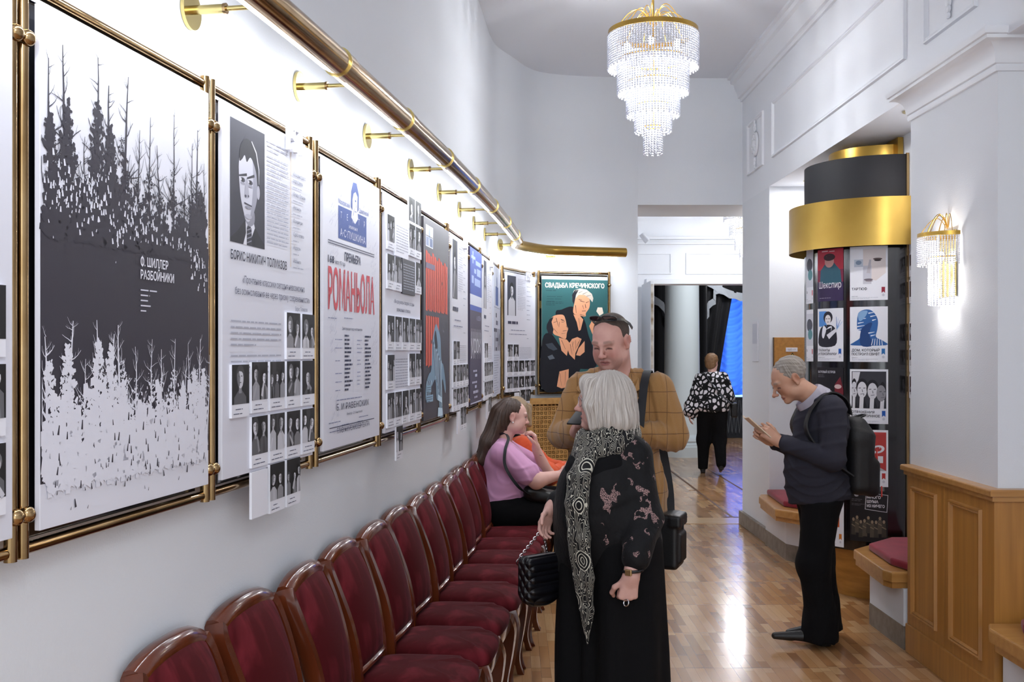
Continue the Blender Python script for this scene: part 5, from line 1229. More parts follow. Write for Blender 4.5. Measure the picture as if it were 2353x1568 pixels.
class Head:
    """face towards local -y, eye line at local z = 0"""
    def __init__(s, c, yaw=0, pitch=0, roll=0, sc=1., wide=1., jaw=1., nose=1., heavy=0.):
        s.c, s.R, s.s = V3(c), rot(yaw, pitch, roll), sc; s.w, s.j, s.n, s.hv = wide, jaw, nose, heavy
    def T(s, p): return s.c + s.R @ (V3(p) * s.s)
    def L(s, p): return ((p - s.c) @ s.R) / s.s
    def e(s, c, r, k=.012, m='u'): return ell(s.T(c), V3(r) * s.s, k * s.s, m, s.R)
    def r(s, a, b, ra, rb, k=.01, m='u'): return rc(s.T(a), s.T(b), ra * s.s, rb * s.s, k * s.s, m)
    def ops(s):
        w, j, n = s.w, s.j, s.n
        o = [s.e((0, .022, .035), (.075 * w, .094, .082)), s.e((0, -.026, .005), (.066 * w, .07, .085), .02), s.e((0, -.03, -.06), (.056 * j, .057, .058), .02), s.e((0, -.074, -.1), (.026 * j, .022, .02), .02)]
        for q in (-1, 1):
            o += [s.e((q * .036 * w, -.058, -.034), (.026, .026, .03), .02), s.e((q * .05 * j, -.012, -.07), (.016, .035, .025), .02)]
            if s.hv: o += [s.e((q * .04 * j, -.028, -.066), (.026, .048, .036), .03)]
        o += [s.r((-.042, -.081, .022), (-.012, -.089, .017), .011, .011, .012), s.r((.042, -.081, .022), (.012, -.089, .017), .011, .011, .012)]
        for q in (-1, 1): o += [s.e((q * .031, -.102, .0), (.019, .017, .0125), .012, 's'), s.e((q * .031, -.0745, .0), (.0125, .0125, .0125), .002), s.e((q * .031, -.075, .0055), (.0155, .0135, .0085), .004), s.e((q * .032, -.076, -.0085), (.0145, .0115, .006), .006)]
        o += [s.r((0, -.086, .014), (0, -.112 * n, -.028), .0075, .0095, .01), s.e((0, -.117 * n, -.034), (.0125, .0125, .0105), .008)]
        for q in (-1, 1): o += [s.e((q * .0125, -.103 * n, -.038), (.0085, .011, .0085), .006), s.e((q * .006, -.112 * n, -.0455), (.0035, .005, .003), .003, 's')]
        o += [s.r((-.018, -.0865, -.068), (.018, -.0865, -.068), .0062, .0062, .008), s.r((0, -.092, -.066), (.0, -.09, -.067), .006, .006, .008), s.r((-.015, -.0865, -.0785), (.015, -.0865, -.0785), .0075, .0075, .008), s.r((-.025, -.092, -.0735), (.025, -.092, -.0735), .0026, .0026, .004, 's')]
        for q in (-1, 1): o += [s.e((q * .076 * w, .014, -.006), (.0105, .021, .034), .008), s.e((q * .087 * w, .01, -.004), (.0085, .012, .022), .005, 's'), s.e((q * .079 * w, .006, -.034), (.008, .01, .01), .006), s.r((q * .088 * w, .026, .016), (q * .086 * w, .03, -.018), .004, .003, .004)]
        return o
    def paint(s, cols, gaze=False, beard=0.):
        """local colour of the face per vertex: skin, lips, brows, eyes, lash line, faint rosy cheeks and nose"""
        C = {k: V3(lin(v)[:3]) for k, v in cols.items()}; st = lambda v, e: np.clip(v / e + .5, 0, 1)[:, None]
        def f(c):
            q = s.L(c); col = np.tile(C['skin'], (len(c), 1)); x, y, z = np.abs(q[:, 0]), q[:, 1], q[:, 2]; fr = (y < -.05)[:, None]
            def mx(w, k, g=fr): return col * (1 - w * g) + C[k] * (w * g)
            col = mx(.55 * np.exp(-(((x - .042) / .022) ** 2 + ((z + .036) / .022) ** 2))[:, None], 'rosy'); col = mx(.6 * np.exp(-((x / .016) ** 2 + ((z + .036) / .014) ** 2))[:, None], 'rosy'); col = mx(.6 * np.exp(-(((x - .085) / .015) ** 2 + ((z + .006) / .03) ** 2))[:, None], 'rosy', 1)
            if beard: col = mx(beard * st(-z - .05 - .35 * np.maximum(x - .03, 0), .02), 'beard')
            col = mx(.8 * st(1 - np.sqrt((x / .025) ** 2 + ((z + .0735) / .0115) ** 2), .35), 'lip'); col = mx(st(1 - np.abs(z + .0735) / .0026, .8) * st(.024 - x, .006) * .6, 'lash')
            zb = .026 + .1 * (x - .015) - 2.6 * np.maximum(x - .034, 0) ** 1.5; col = mx(.75 * st(1 - np.abs(z - zb) / .0055, .6) * st(x - .013, .006) * st(.052 - x, .008), 'brow')
            ex = (x - .031) / .014
            if gaze:
                col = mx(st(1 - np.sqrt(ex ** 2 + ((z + .001) / .0055) ** 2), .3), 'white'); col = mx(st(1 - np.sqrt(((x - .031) / .006) ** 2 + ((z + .0008) / .006) ** 2), .4), 'iris')
            col = mx(1. * st(1 - np.abs(z - ((.005 if gaze else -.0035) - .004 * ex ** 2)) / .0036, .8) * st(1.1 - np.abs(ex), .2), 'lash')
            return col
        return f
def hand(w, f, n, t, curl=(20, 20, 20, 20), th=(25, 15), s=1., spread=0., tb=None):
    """wrist, finger direction, palm normal, thumb side; curl: degrees per joint of index..little"""
    w, f, n = V3(w), V3(f), V3(n); f = f / np.linalg.norm(f); n = n - f * (n @ f); n /= np.linalg.norm(n); u = np.cross(f, n)
    if u @ V3(t) < 0: u = -u
    o = []; offs = (.03, .0105, -.009, -.027); KL = (.088, .092, .087, .079); FL = (.072, .08, .075, .058); K = []
    for a, kl in zip(offs, KL):
        b = w + u * a * .62 * s + f * .012 * s; kp = w + u * a * s + f * kl * s; o.append(rc(b, kp, .0155 * s, .0105 * s, .014)); K.append(kp)
    o.append(rc(w - f * .02, w + f * .02, .021 * s, .023 * s, .015)); o.append(ell(w + f * .03 * s + u * .022 * s + n * .01 * s, (.018 * s,) * 3, .012))
    for i in range(4):
        p = K[i]; ang = 0; d0 = f + u * spread * (1.5 - i)
        d0 = d0 / np.linalg.norm(d0)
        for L, c_, ra, rb in zip((.46, .3, .24), (1., 1.15, .8), (.0098, .0088, .0078), (.0088, .0078, .0064)):
            ang += math.radians(curl[i]) * c_; d = d0 * math.cos(ang) + n * math.sin(ang); q = p + d * FL[i] * L * s; o.append(rc(p, q, ra * s, rb * s, .003)); p = q
    tb = tb or (.62, .62, .35); p = w + f * .03 * s + u * .026 * s + n * .006 * s; d = f * tb[0] + u * tb[1] + n * tb[2]; d /= np.linalg.norm(d)
    for L, a, ra, rb in ((.042, 0, .0135, .0112), (.033, th[0], .0112, .0095), (.026, th[1], .0095, .0075)):
        r_ = math.radians(a); e = n * .5 + f * .5 - u * .35; e = e - d * (e @ d); e /= np.linalg.norm(e); d = d * math.cos(r_) + e * math.sin(r_); q = p + d * L * s; o.append(rc(p, q, ra * s, rb * s, .005)); p = q
    return o
def skin(name, c, c2, brow='7d5d50', iris='4a5560', beard='8f6f68'):
    """skin shader reading the face colours; returns material and colour table"""
    m = mat(name, c, .48, bump=((260,) * 3, .12, .0015)); t = NT(m); b = t.n['Principled BSDF']
    at = t.add('VertexColor', layer_name='tint'); n = t.add('TexNoise', i_Vector=t.co(scale=(22,) * 3), i_Scale=1.0, i_Detail=4.0)
    x = t.n.new('ShaderNodeMix'); x.data_type = 'RGBA'; x.blend_type = 'MULTIPLY'; x.inputs[0].default_value = .35
    t.l.new(at.outputs[0], x.inputs[6]); t.l.new(t.ramp(n.outputs[0], [(.35, (1, 1, 1, 1)), (.7, (.82, .72, .7, 1))]), x.inputs[7]); t.l.new(x.outputs[2], b.inputs['Base Color'])
    return m, dict(skin=c, rosy=c2, lip='a8625e', brow=brow, white='cfc8c4', iris=iris, lash='5a3c36', beard=beard)
def hairmat(name, c, c2, hd, n=26., rough=.42, str_=.5):
    """strands that run down from the crown: noise over the angle round the head"""
    m = mat(name, c, rough, spec=.4); t = NT(m); b = t.n['Principled BSDF']; tc = t.n.new('ShaderNodeTexCoord')
    mp = t.add('Mapping', i_Vector=tc.outputs['Object']); R = Matrix([[float(x) for x in r] for r in hd.R.T]); e = R.to_euler(); p = hd.T((0, .03, .0)); q_ = R @ Vector([float(x) for x in p])
    mp.inputs['Rotation'].default_value = e; mp.inputs['Location'].default_value = -q_
    sp = t.add('SeparateXYZ', i_0=mp.outputs[0]); a = t.math('ARCTAN2', sp.outputs[0], sp.outputs[1])
    v = t.add('CombineXYZ', i_0=t.math('MULTIPLY', a, n), i_1=t.math('MULTIPLY', sp.outputs[2], 9.0), i_2=0.0)
    nz = t.add('TexNoise', i_Vector=v.outputs[0], i_Scale=1.0, i_Detail=3.0, i_Roughness=.6)
    t.l.new(t.mix(t.ramp(nz.outputs[0], [(.34, (0, 0, 0, 1)), (.62, (1, 1, 1, 1))]), lin(c2), lin(c)), b.inputs['Base Color'])
    bp = t.add('Bump', i_Height=nz.outputs[0], i_Strength=str_, i_Distance=.005); t.l.new(bp.outputs[0], b.inputs['Normal']); return m
def shoe(a, b, r, parent, m, h, lift=0.):
    """a heel, b toe"""
    a, b = V3(a), V3(b); d = b - a; d2 = d / np.linalg.norm(d); L = np.linalg.norm(d); up = V3(0, 0, 1)
    o = [rc(a + d2 * .035 + up * .045, a + d2 * .11 + up * .06, .036, .034, .03), rc(a + d2 * .1 + up * .045, b - d2 * .02 + up * .024, .037, .019, .03), rbox(a + d2 * .035 + up * .016, (.032, .032, .017), .008, .006, R=np.stack([np.cross(d2, up), d2, up], 1)), half((0, 0, 0), (0, 0, -1), .002)] if abs(d2[2]) < .02 else [rc(a + d2 * .035 + up * .045, a + d2 * .11 + up * .06, .036, .034, .03), rc(a + d2 * .1 + up * .042, b - d2 * .02 + up * .022, .037, .019, .03), rbox(a + d2 * .035 + up * .016, (.032, .032, .017), .008, .006)]
    return grow('shoe', o, h, m, parent)
def arm(sh, el, wr, r=(.056, .046, .03), k=.03): return [rc(sh, el, r[0], r[1], k), rc(el, wr, r[1], r[2], k)]
def leg(hp, kn, an, r=(.09, .06, .042), k=.04): return [rc(hp, kn, r[0], r[1], k), rc(kn, an, r[1], r[2], k)]
def ribbon(name, pts, side, w, th, m, parent, n=5):
    """a flat strap following points; side: its width direction"""
    P = spline(pts, n); bm = B(); rings = []
    for i, p in enumerate(P):
        d = (P[min(i + 1, len(P) - 1)] - P[max(i - 1, 0)]).normalized(); s = Vector(side(i / (len(P) - 1)) if callable(side) else side); s = (s - d * s.dot(d)).normalized(); nn = d.cross(s)
        rings.append([bm.verts.new(p + s * a * w / 2 + nn * b * th / 2) for a, b in ((-1, -1), (1, -1), (1, 1), (-1, 1))])
    for a, b in zip(rings, rings[1:]):
        for i in range(4): bm.faces.new((a[i], a[(i + 1) % 4], b[(i + 1) % 4], b[i]))
    bm.faces.new(rings[0]); bm.faces.new(rings[-1]); bmesh.ops.recalc_face_normals(bm, faces=bm.faces); return obj(name, bm, m, parent, 40)

# patterned cloths
def pattern(name, fn, rough=.8, sheen=.1, bump=None):
    m = bpy.data.materials.new(name); m.use_nodes = True; t = NT(m); b = t.n['Principled BSDF']; b.inputs['Roughness'].default_value = rough; b.inputs['Sheen Weight'].default_value = sheen; b.inputs['Specular IOR Level'].default_value = .3
    t.l.new(fn(t), b.inputs['Base Color'])
    if bump:
        n = t.add('TexNoise', i_Vector=t.co(scale=bump[0]), i_Scale=1.0, i_Detail=4.0); bp = t.add('Bump', i_Height=n.outputs[0], i_Strength=bump[1], i_Distance=bump[2]); t.l.new(bp.outputs[0], b.inputs['Normal'])
    return m
def f_plaid(t):
    n = t.add('TexNoise', i_Vector=t.co(scale=(5, 5, 5)), i_Scale=1.0); sp = t.add('SeparateXYZ', i_0=t.co()); d = t.math('MULTIPLY', n.outputs[0], .03)
    def ln(v, p, w_): return t.math('LESS_THAN', t.math('FRACT', t.math('DIVIDE', t.math('ADD', v, d), p)), w_)
    l = t.math('MAXIMUM', ln(sp.outputs[2], .092, .035), ln(t.math('ADD', sp.outputs[0], t.math('MULTIPLY', sp.outputs[1], .35)), .084, .035))
    w_ = t.add('TexNoise', i_Vector=t.co(scale=(500, 500, 220)), i_Scale=1.0); base = t.mix(w_.outputs[0], lin('91693f'), lin('ab824f'))
    return t.mix(t.math('MULTIPLY', l, .75), base, lin('4b2f22'))
PLAID = pattern('camel_windowpane_tweed', f_plaid, .85, .2, ((300, 300, 300), .25, .002))
def f_scarf(t):
    n = t.add('TexNoise', i_Vector=t.co(scale=(14, 14, 14)), i_Scale=1.0, i_Detail=1.0); wv = t.add('TexWave', i_Vector=t.co(scale=(1, 1, .35)), i_Scale=18.0, i_Distortion=24.0, i_Detail=2.0, i_Detail_Scale=1.6)
    l = t.math('LESS_THAN', t.math('ABSOLUTE', t.math('SUBTRACT', wv.outputs[1], .5)), .14)
    vo = t.add('TexVoronoi', feature='F1', i_Vector=t.co(scale=(9, 9, 7)), i_Scale=1.0); r = t.math('LESS_THAN', t.math('FRACT', t.math('MULTIPLY', vo.outputs[0], 11.0)), .3); near = t.math('LESS_THAN', vo.outputs[0], .3)
    sel = t.math('MAXIMUM', t.math('MULTIPLY', near, r), t.math('MULTIPLY', t.math('SUBTRACT', 1.0, near), l)); return t.mix(sel, lin('0d0d10'), lin('d6d3c4'))
SCARF = pattern('black_scarf_cream_pattern', f_scarf, .75, .1)
def f_tri(t):
    vo = t.add('TexVoronoi', feature='DISTANCE_TO_EDGE', i_Vector=t.co(scale=(17, 17, 14), rot=(.3, .4, .2)), i_Scale=1.0, i_Randomness=.75); return t.mix(t.math('GREATER_THAN', vo.outputs[0], .16), lin('0c0c10'), lin('e9e4ea'))
TRI = pattern('black_white_shard_print', f_tri, .8)
def f_lace(t):
    vo = t.add('TexVoronoi', feature='F1', i_Vector=t.co(scale=(44, 44, 36)), i_Scale=1.0, i_Randomness=1.0); n = t.add('TexNoise', i_Vector=t.co(scale=(19, 19, 15)), i_Scale=1.0, i_Detail=1.0); sp = t.add('SeparateXYZ', i_0=t.co())
    g = t.math('MULTIPLY', t.math('GREATER_THAN', n.outputs[0], .575), t.math('GREATER_THAN', vo.outputs[0], .46)); net = t.add('TexVoronoi', feature='DISTANCE_TO_EDGE', i_Vector=t.co(scale=(160, 160, 160)), i_Scale=1.0)
    reg = t.math('MULTIPLY', t.math('GREATER_THAN', sp.outputs[2], .86), t.math('LESS_THAN', sp.outputs[2], 1.3)); reg = t.math('MULTIPLY', reg, t.math('GREATER_THAN', sp.outputs[0], .12))
    m_ = t.math('MULTIPLY', t.math('MULTIPLY', g, reg), t.math('GREATER_THAN', net.outputs[0], .1)); return t.mix(m_, lin('0a0a0e'), lin('a88886'))
DEVORE = pattern('black_devore_velvet', f_lace, .75, .03, ((60, 60, 40), .5, .006))
def f_quilt(t):
    sp = t.add('SeparateXYZ', i_0=t.co()); a = t.math('ADD', sp.outputs[0], t.math('MULTIPLY', sp.outputs[2], .8)); b = t.math('SUBTRACT', sp.outputs[0], t.math('MULTIPLY', sp.outputs[2], .8))
    return t.math('MULTIPLY', t.math('ABSOLUTE', t.math('SINE', t.math('MULTIPLY', a, 85.0))), t.math('ABSOLUTE', t.math('SINE', t.math('MULTIPLY', b, 85.0))))
QUILT = mat('quilted_black_leather', '0c0c12', .38); q = NT(QUILT); bp = q.add('Bump', i_Height=f_quilt(q), i_Strength=.9, i_Distance=.012); q.l.new(bp.outputs[0], q.n['Principled BSDF'].inputs['Normal'])
CHROME = mat('silver_chain', 'c9c9cc', .18, 1.)

# ---------------------------------------------------------------- man in the camel jacket, reading a phone
MANL = (.487, 4.95, 0)
t = thing('person', 'man in a camel checked jacket looking down at a phone, sunglasses on his head', 'person', MANL, math.radians(-20))
hd = Head((.0, -.085, 1.7), -11, 22, 0, 1.01, 1.03, 1.05, 1., 1.)
SK = skin('skin_ruddy', 'd6a598', 'bc776d', '8a6a5c')
shR, shL, elR, elL, wrR, wrL = (-.165, .02, 1.475), (.2, .02, 1.475), (-.245, -.06, 1.255), (.28, .0, 1.255), (-.105, -.295, 1.285), (.04, -.28, 1.285)
torso = [ell((0, .01, .98), (.17, .13, .15), .05), ell((0, -.03, 1.12), (.18, .15, .17), .06), ell((0, .0, 1.34), (.19, .13, .19), .06), rc(shR, shL, .055, .055, .05)]
neck = [rc((0, .05, 1.48), hd.T((0, .035, -.06)), .074, .066, .03), rc((0, .0, 1.5), hd.T((0, -.01, -.085)), .062, .052, .04)]
hR = hand(wrR, (.34, -.66, .62), (.75, .2, -.2), (.2, .1, 1), (48, 50, 52, 54), (20, 20), 1.05)
hL = hand(wrL, (-.45, -.6, .3), (-.1, -.3, 1), (-.2, -1, 0), (38, 40, 42, 44), (20, 20), 1.05)
legs = leg((-.1, .01, .93), (-.11, -.01, .5), (-.12, .03, .09)) + leg((.1, .01, .93), (.11, -.02, .5), (.12, .02, .09)) + [rc((-.12, .03, .05), (-.13, -.12, .03), .035, .028, .03), rc((.12, .02, .05), (.13, -.13, .03), .035, .028, .03)]
grow('body', hd.ops() + neck + torso + arm(shR, elR, wrR) + arm(shL, elL, wrL) + hR + hL + legs, .0042, SK[0], t, None, hd.paint(SK[1], beard=.35))
grow('hair', [hd.e((0, .026, .036), (.0815, .0935, .0865)), hd.e((0, -.085, .055), (.062, .06, .075), .006, 's'), hd.e((.058, -.06, .05), (.03, .05, .045), .006, 's'), hd.e((-.058, -.06, .05), (.03, .05, .045), .006, 's'), (half(hd.T((0, .0, -.005)), hd.R @ V3(0, -.75, -1), .004)), half(hd.T((0, .06, -.055)), hd.R @ V3(0, 0, -1))], .0042, hairmat('hair_dark_cropped', '54463d', '352b27', hd, 60., .7, .3), t)
jk = [ell((0, .01, 1.0), (.215, .165, .16), .06), ell((0, -.025, 1.14), (.215, .18, .19), .06), ell((.015, .005, 1.34), (.205, .155, .2), .06), rc(V3(shR) + (-.005, 0, .0), V3(shL) + (.005, 0, .0), .066, .066, .05), rc((0, .045, 1.5), (0, .035, 1.545), .085, .08, .03), rc((-.1, .03, 1.52), (.1, .03, 1.52), .05, .05, .05)]
jk += arm(shR, elR, V3(wrR) + (0, .03, 0), (.078, .07, .054), .014) + arm(shL, elL, V3(wrL) + (.02, .01, 0), (.08, .072, .054), .014)
jk += [rc((-.13, 0, 1.0), (-.13, .0, .86), .1, .1, .06), rc((.145, 0, 1.0), (.15, .0, .86), .1, .105, .06), rc((0, .04, 1.0), (0, .05, .86), .13, .13, .06), half((0, 0, .885), (0, 0, -1))]
jk += [ell((0.015, -.14, 1.52), (.085, .12, .2), .01, 's'), ell((0, .02, 1.6), (.082, .085, .09), .01, 's')]
fd = wrinkles(.006, 20, 3, (1, 1, 1.3))
grow('jacket', jk, .0065, PLAID, t, fd)
for s in (-1, 1):          # lapels with a notch
    pl = lambda L: [Vector((s * x, y, z)) for x, y, z in L]
    bm = B(); P = pl([(.085, -.05, 1.55), (.135, -.085, 1.525), (.15, -.125, 1.475), (.125, -.155, 1.455), (.155, -.165, 1.44), (.07, -.215, 1.24), (.02, -.225, 1.2), (.06, -.19, 1.36), (.09, -.135, 1.48)])
    a = [bm.verts.new(p) for p in P]; b = [bm.verts.new(p + Vector((0, -.008, .002))) for p in P]; n = len(P); bm.faces.new(a); bm.faces.new(b[::-1])
    for i in range(n): bm.faces.new((a[i], a[(i + 1) % n], b[(i + 1) % n], b[i]))
    bmesh.ops.recalc_face_normals(bm, faces=bm.faces); obj('lapel', bm, PLAID, t)
grow('shirt', [ell((0, -.01, 1.38), (.15, .135, .17), .04), rc((0, .04, 1.5), (0, .005, 1.545), .078, .075, .03), half((0, 0, 1.56), (0, .25, 1))], .008, BLK, t)
tr = leg((-.1, .01, .95), (-.11, -.01, .5), (-.12, .03, .07), (.115, .095, .085)) + leg((.1, .01, .95), (.11, -.02, .5), (.12, .02, .07), (.115, .095, .085)) + [ell((0, .02, .96), (.19, .15, .12), .05), half((0, 0, .045), (0, 0, -1))]
grow('trousers', tr, .009, BLK, t, folds(.006, 20, 5, (1, 1, 1.4)))
for a, b in (((-.12, .075, 0), (-.13, -.19, 0)), ((.12, .065, 0), (.14, -.2, 0))): shoe(a, b, 1, t, BLKL, .006)
# phone, sunglasses, shoulder bag
W2 = lambda p: Matrix.Translation(MANL) @ Matrix.Rotation(math.radians(-20), 4, 'Z') @ Vector(p)
def placed(name, label, cat, org, loc, yaw, build):
    o = thing(name, label, cat, org, yaw); build(o, loc); return o
f_, n_ = V3(.34, -.66, .62), V3(.75, .2, -.2); kp = V3(wrR) + f_ / np.linalg.norm(f_) * .085
ph = thing('smartphone', 'black smartphone in the hand of the man in the camel jacket', 'phone', MANL, math.radians(-20))
R_ = Matrix.Translation(Vector((-.055, -.4, 1.368))) @ Matrix.Rotation(math.radians(-12), 4, 'Z') @ Matrix.Rotation(math.radians(-60), 4, 'X')
bm = B(); box(bm, -.034, .034, -.0045, .0045, -.07, .07, .004); bmesh.ops.transform(bm, matrix=R_, verts=bm.verts); obj('case', bm, mat('phone_black', '08080a', .5), ph, 30)
bm = B(); box(bm, -.03, .03, .0045, .0052, -.065, .065); bmesh.ops.transform(bm, matrix=R_, verts=bm.verts); obj('screen', bm, mat('dark_screen', '08090c', .35, spec=.25), ph)
sg_ = thing('sunglasses', 'dark sunglasses pushed up on the head of the man in the camel jacket', 'sunglasses', MANL, math.radians(-20))
FRM = mat('sunglass_frame', '17181c', .25, coat=.4); LENS = mat('sunglass_lens', '2a3038', .06, coat=.6)
HT = lambda L: [Vector(hd.T(p)) for p in L]
for s in (-1, 1):
    ce = V3(s * .034, -.034, .128); ax = V3(s * .034, 0, 0); lens = []
    for i in range(20):
        a = 2 * PI * i / 20; x = .031 * math.copysign(abs(math.cos(a)) ** .75, math.cos(a)); z = .021 * math.copysign(abs(math.sin(a)) ** .8, math.sin(a)); lens.append((ce[0] + x, ce[1] - .62 * z + .25 * abs(ce[0] + x) - .012, ce[2] + .75 * z - .12 * abs(ce[0] + x)))
    bm = B(); tube(bm, HT(lens + lens[:2]), .0036, 6); r0 = obj('rim', bm, FRM, sg_, 60)
    bm = B(); vs = [bm.verts.new(v) for v in HT(lens)]; vs2 = [bm.verts.new(Vector(hd.T(V3(q) + (0, .002, .002)))) for q in lens]; bm.faces.new(vs); bm.faces.new(vs2[::-1])
    obj('lens', bm, LENS, r0)
    bm = B(); sweep(bm, HT([(s * .066, -.03, .117), (s * .079, .01, .1), (s * .086, .055, .06), (s * .083, .08, .03)]), [(.006, .002), (-.006, .002), (-.006, -.002), (.006, -.002)]); obj('temple', bm, FRM, sg_, 60)
obj('bridge', tube(B(), HT([(-.008, -.048, .13), (0, -.05, .134), (.008, -.048, .13)]), .0032, 6), FRM, sg_, 60)
bg = thing('shoulder_bag', 'black leather shoulder bag at the hip of the man in the camel jacket', 'bag', MANL, math.radians(-20))
grow('pouch', [rbox((.255, .0, .775), (.062, .085, .128), .022, .01), rbox((.312, -.0, .745), (.018, .07, .07), .012, .006), rbox((.3, 0, .868), (.03, .088, .03), .014, .006)], .005, BLKL, bg)
obj('zip', tube(B(), [(.315, -.08, .87), (.32, 0, .885), (.315, .08, .87)], .004, 6), mat('zip_metal', '4a4a4e', .35, 1.), bg, 60); obj('zip_pull', box(B(), .325, .333, -.03, -.022, .83, .875, .002), BLKL, bg)
ribbon('strap', [(.165, .1, 1.42), (.16, .02, 1.555), (.165, -.09, 1.515), (.168, -.165, 1.4), (.165, -.205, 1.25), (.17, -.215, 1.1), (.18, -.2, .98), (.235, -.09, .89)], (1, .1, 0), .038, .004, mat('webbing_black', '14161c', .7), bg)
ribbon('strap', [(.165, .1, 1.42), (.19, .175, 1.2), (.23, .15, 1.0), (.255, .06, .89)], (1, .3, 0), .038, .004, mat('webbing_black', '14161c', .7), bg)

# ---------------------------------------------------------------- woman with the grey bob and patterned scarf
WL = (.4, 4.3, 0); WY_ = math.radians(-50)
t = thing('person', 'grey-haired woman in black velvet with a patterned scarf, turned to the wall', 'person', WL, WY_)
hd = Head((-.005, -.03, 1.45), -50, 2, 0, .98, 1., 1.02, .95, 1.); SK2 = skin('skin_pale_rose', 'd2a599', 'bd7f76', '94857a')
shR, shL, elR, elL, wrR, wrL = (-.135, .02, 1.23), (.13, .02, 1.23), (-.165, .01, 1.02), (.2, .0, .985), (-.195, -.14, 1.0), (.262, -.145, .79)
torso = [ell((0, .01, .86), (.18, .15, .15), .06), ell((0, -.03, 1.02), (.18, .16, .18), .06), ell((0, .0, 1.15), (.165, .13, .17), .06), ell((0, -.09, 1.1), (.13, .08, .09), .06), rc(shR, shL, .05, .05, .05), rc((0, .03, 1.26), (0, -.0, 1.37), .058, .056, .03)]
hR = hand(wrR, (-.02, -.5, -.85), (.9, .1, .0), (0, -1, -.3), (22, 26, 28, 32), (15, 15), .95)
hL = hand(wrL, (-.08, -.12, -1), (-.75, .55, .1), (-.3, -.9, .1), (78, 80, 80, 80), (35, 35), .98)
legs = leg((-.1, .01, .84), (-.1, .0, .45), (-.1, .03, .07)) + leg((.1, .01, .84), (.1, -.0, .45), (.1, .02, .07)) + [rc((-.1, .03, .05), (-.11, -.12, .03), .033, .026, .03), rc((.1, .02, .05), (.11, -.13, .03), .033, .026, .03)]
grow('body', hd.ops() + torso + arm(shR, elR, wrR, (.055, .046, .03)) + arm(shL, elL, wrL, (.055, .048, .032)) + hR + hL + legs, .0042, SK2[0], t, None, hd.paint(SK2[1], True))
def strands(hd, amp, nf, seed=0):
    r = np.random.RandomState(seed); ph = r.uniform(0, 6, 6)
    def f(p):
        q = hd.L(p); a = np.arctan2(q[:, 0], -(q[:, 1] - .02)); z = q[:, 2]
        return amp * (np.sin(a * nf + 1.2 * np.sin(z * 6 + ph[0]) + ph[1]) + .8 * np.sin(a * nf * 2.3 + 1.4 * np.sin(z * 5 + ph[2])) + .6 * np.sin(a * nf * .6 + ph[3])) + .004 * np.sin(a * 17 + ph[4]) * np.clip((-.03 - z) * 12, 0, 1)
    return f
hr = [hd.e((0, .026, .034), (.088, .104, .092), .02), hd.e((0, .035, -.03), (.1, .105, .105), .04), hd.e((.05, .045, -.085), (.055, .07, .06), .04), hd.e((-.05, .045, -.085), (.055, .07, .06), .04), hd.e((0, .085, -.09), (.085, .055, .065), .04)]
hr += [hd.r((.045, -.06, .075), (.078, -.058, -.02), .022, .02, .03), hd.r((-.045, -.06, .075), (-.078, -.058, -.02), .022, .02, .03), hd.r((.078, -.05, -.02), (.078, -.035, -.105), .02, .017, .025), hd.r((-.078, -.05, -.02), (-.078, -.035, -.105), .02, .017, .025), hd.e((0, -.062, .075), (.06, .035, .035), .03)]
hr += [hd.e((0, -.13, -.045), (.064, .09, .092), .012, 's'), hd.e((0, .0, -.18), (.06, .08, .06), .02, 's'), half(hd.T((0, 0, -.137)), hd.R @ V3(0, .12, -1), .012)]
hair = grow('hair', hr, .004, hairmat('hair_silver_blonde', 'd2ccc6', '9a9087', hd, 34., .38, .5), t, strands(hd, .0018, 30))
rr = random.Random(4)      # loose strand ends below the bob
bm = B()
for i in range(70):
    a = rr.uniform(-.3, 3.5); x, y = .088 * math.cos(a) * rr.uniform(.85, 1.08), .035 + .1 * math.sin(a) * rr.uniform(.85, 1.08)
    P = [(x * .98, y * .98, -.05), (x * 1.05, y * 1.04, -.1), (x * 1.03 + rr.uniform(-.008, .012), y * 1.02 + rr.uniform(-.008, .012), -.15 - rr.uniform(0, .025))]
    sweep(bm, [hd.T(p) for p in spline(P, 3)], circ(.0045, 5), scale=list(np.linspace(1, .15, 7)))
obj('strand_ends', bm, bpy.data.materials['hair_silver_blonde'], hair, 180)
jk = [ell((0, .01, .87), (.215, .185, .16), .06), ell((0, -.03, 1.0), (.195, .195, .19), .06), ell((0, .0, 1.14), (.175, .16, .17), .06), ell((0, -.1, 1.1), (.15, .1, .11), .06), rc(shR, shL, .056, .056, .05), rc((-.06, .02, 1.275), (.06, .02, 1.275), .055, .055, .05)]
jk += arm(shR, elR, V3(wrR) + (0, .05, .01), (.064, .062, .055), .02) + arm(shL, elL, V3(wrL) + (-.006, .03, .06), (.064, .066, .06), .02)
jk += [rc((-.12, -.02, .95), (-.13, -.02, .72), .12, .125, .06), rc((.1, 0, .95), (.1, .01, .72), .12, .12, .06), rc((0, .06, .95), (0, .08, .72), .13, .14, .06), half((0, 0, .735), (0, 0, -1)), ell((-.0, -.2, 1.13), (.045, .1, .2), .012, 's'), ell((0, -.01, 1.35), (.07, .08, .07), .012, 's')]
grow('jacket', jk, .0065, DEVORE, t, wrinkles(.006, 18, 12, (1, 1, .6), .005))
grow('blouse', [ell((0, -.02, 1.15), (.16, .17, .17), .04), ell((0, -.1, 1.1), (.13, .09, .12), .04), half((0, -.1, 1.24), (0, -.5, 1), .01)], .009, BLK, t)
sk = [rc((-.09, .0, .86), (-.12, .0, .05), .15, .155, .08), rc((.09, .0, .86), (.12, .01, .05), .15, .155, .08), half((0, 0, .03), (0, 0, -1))]
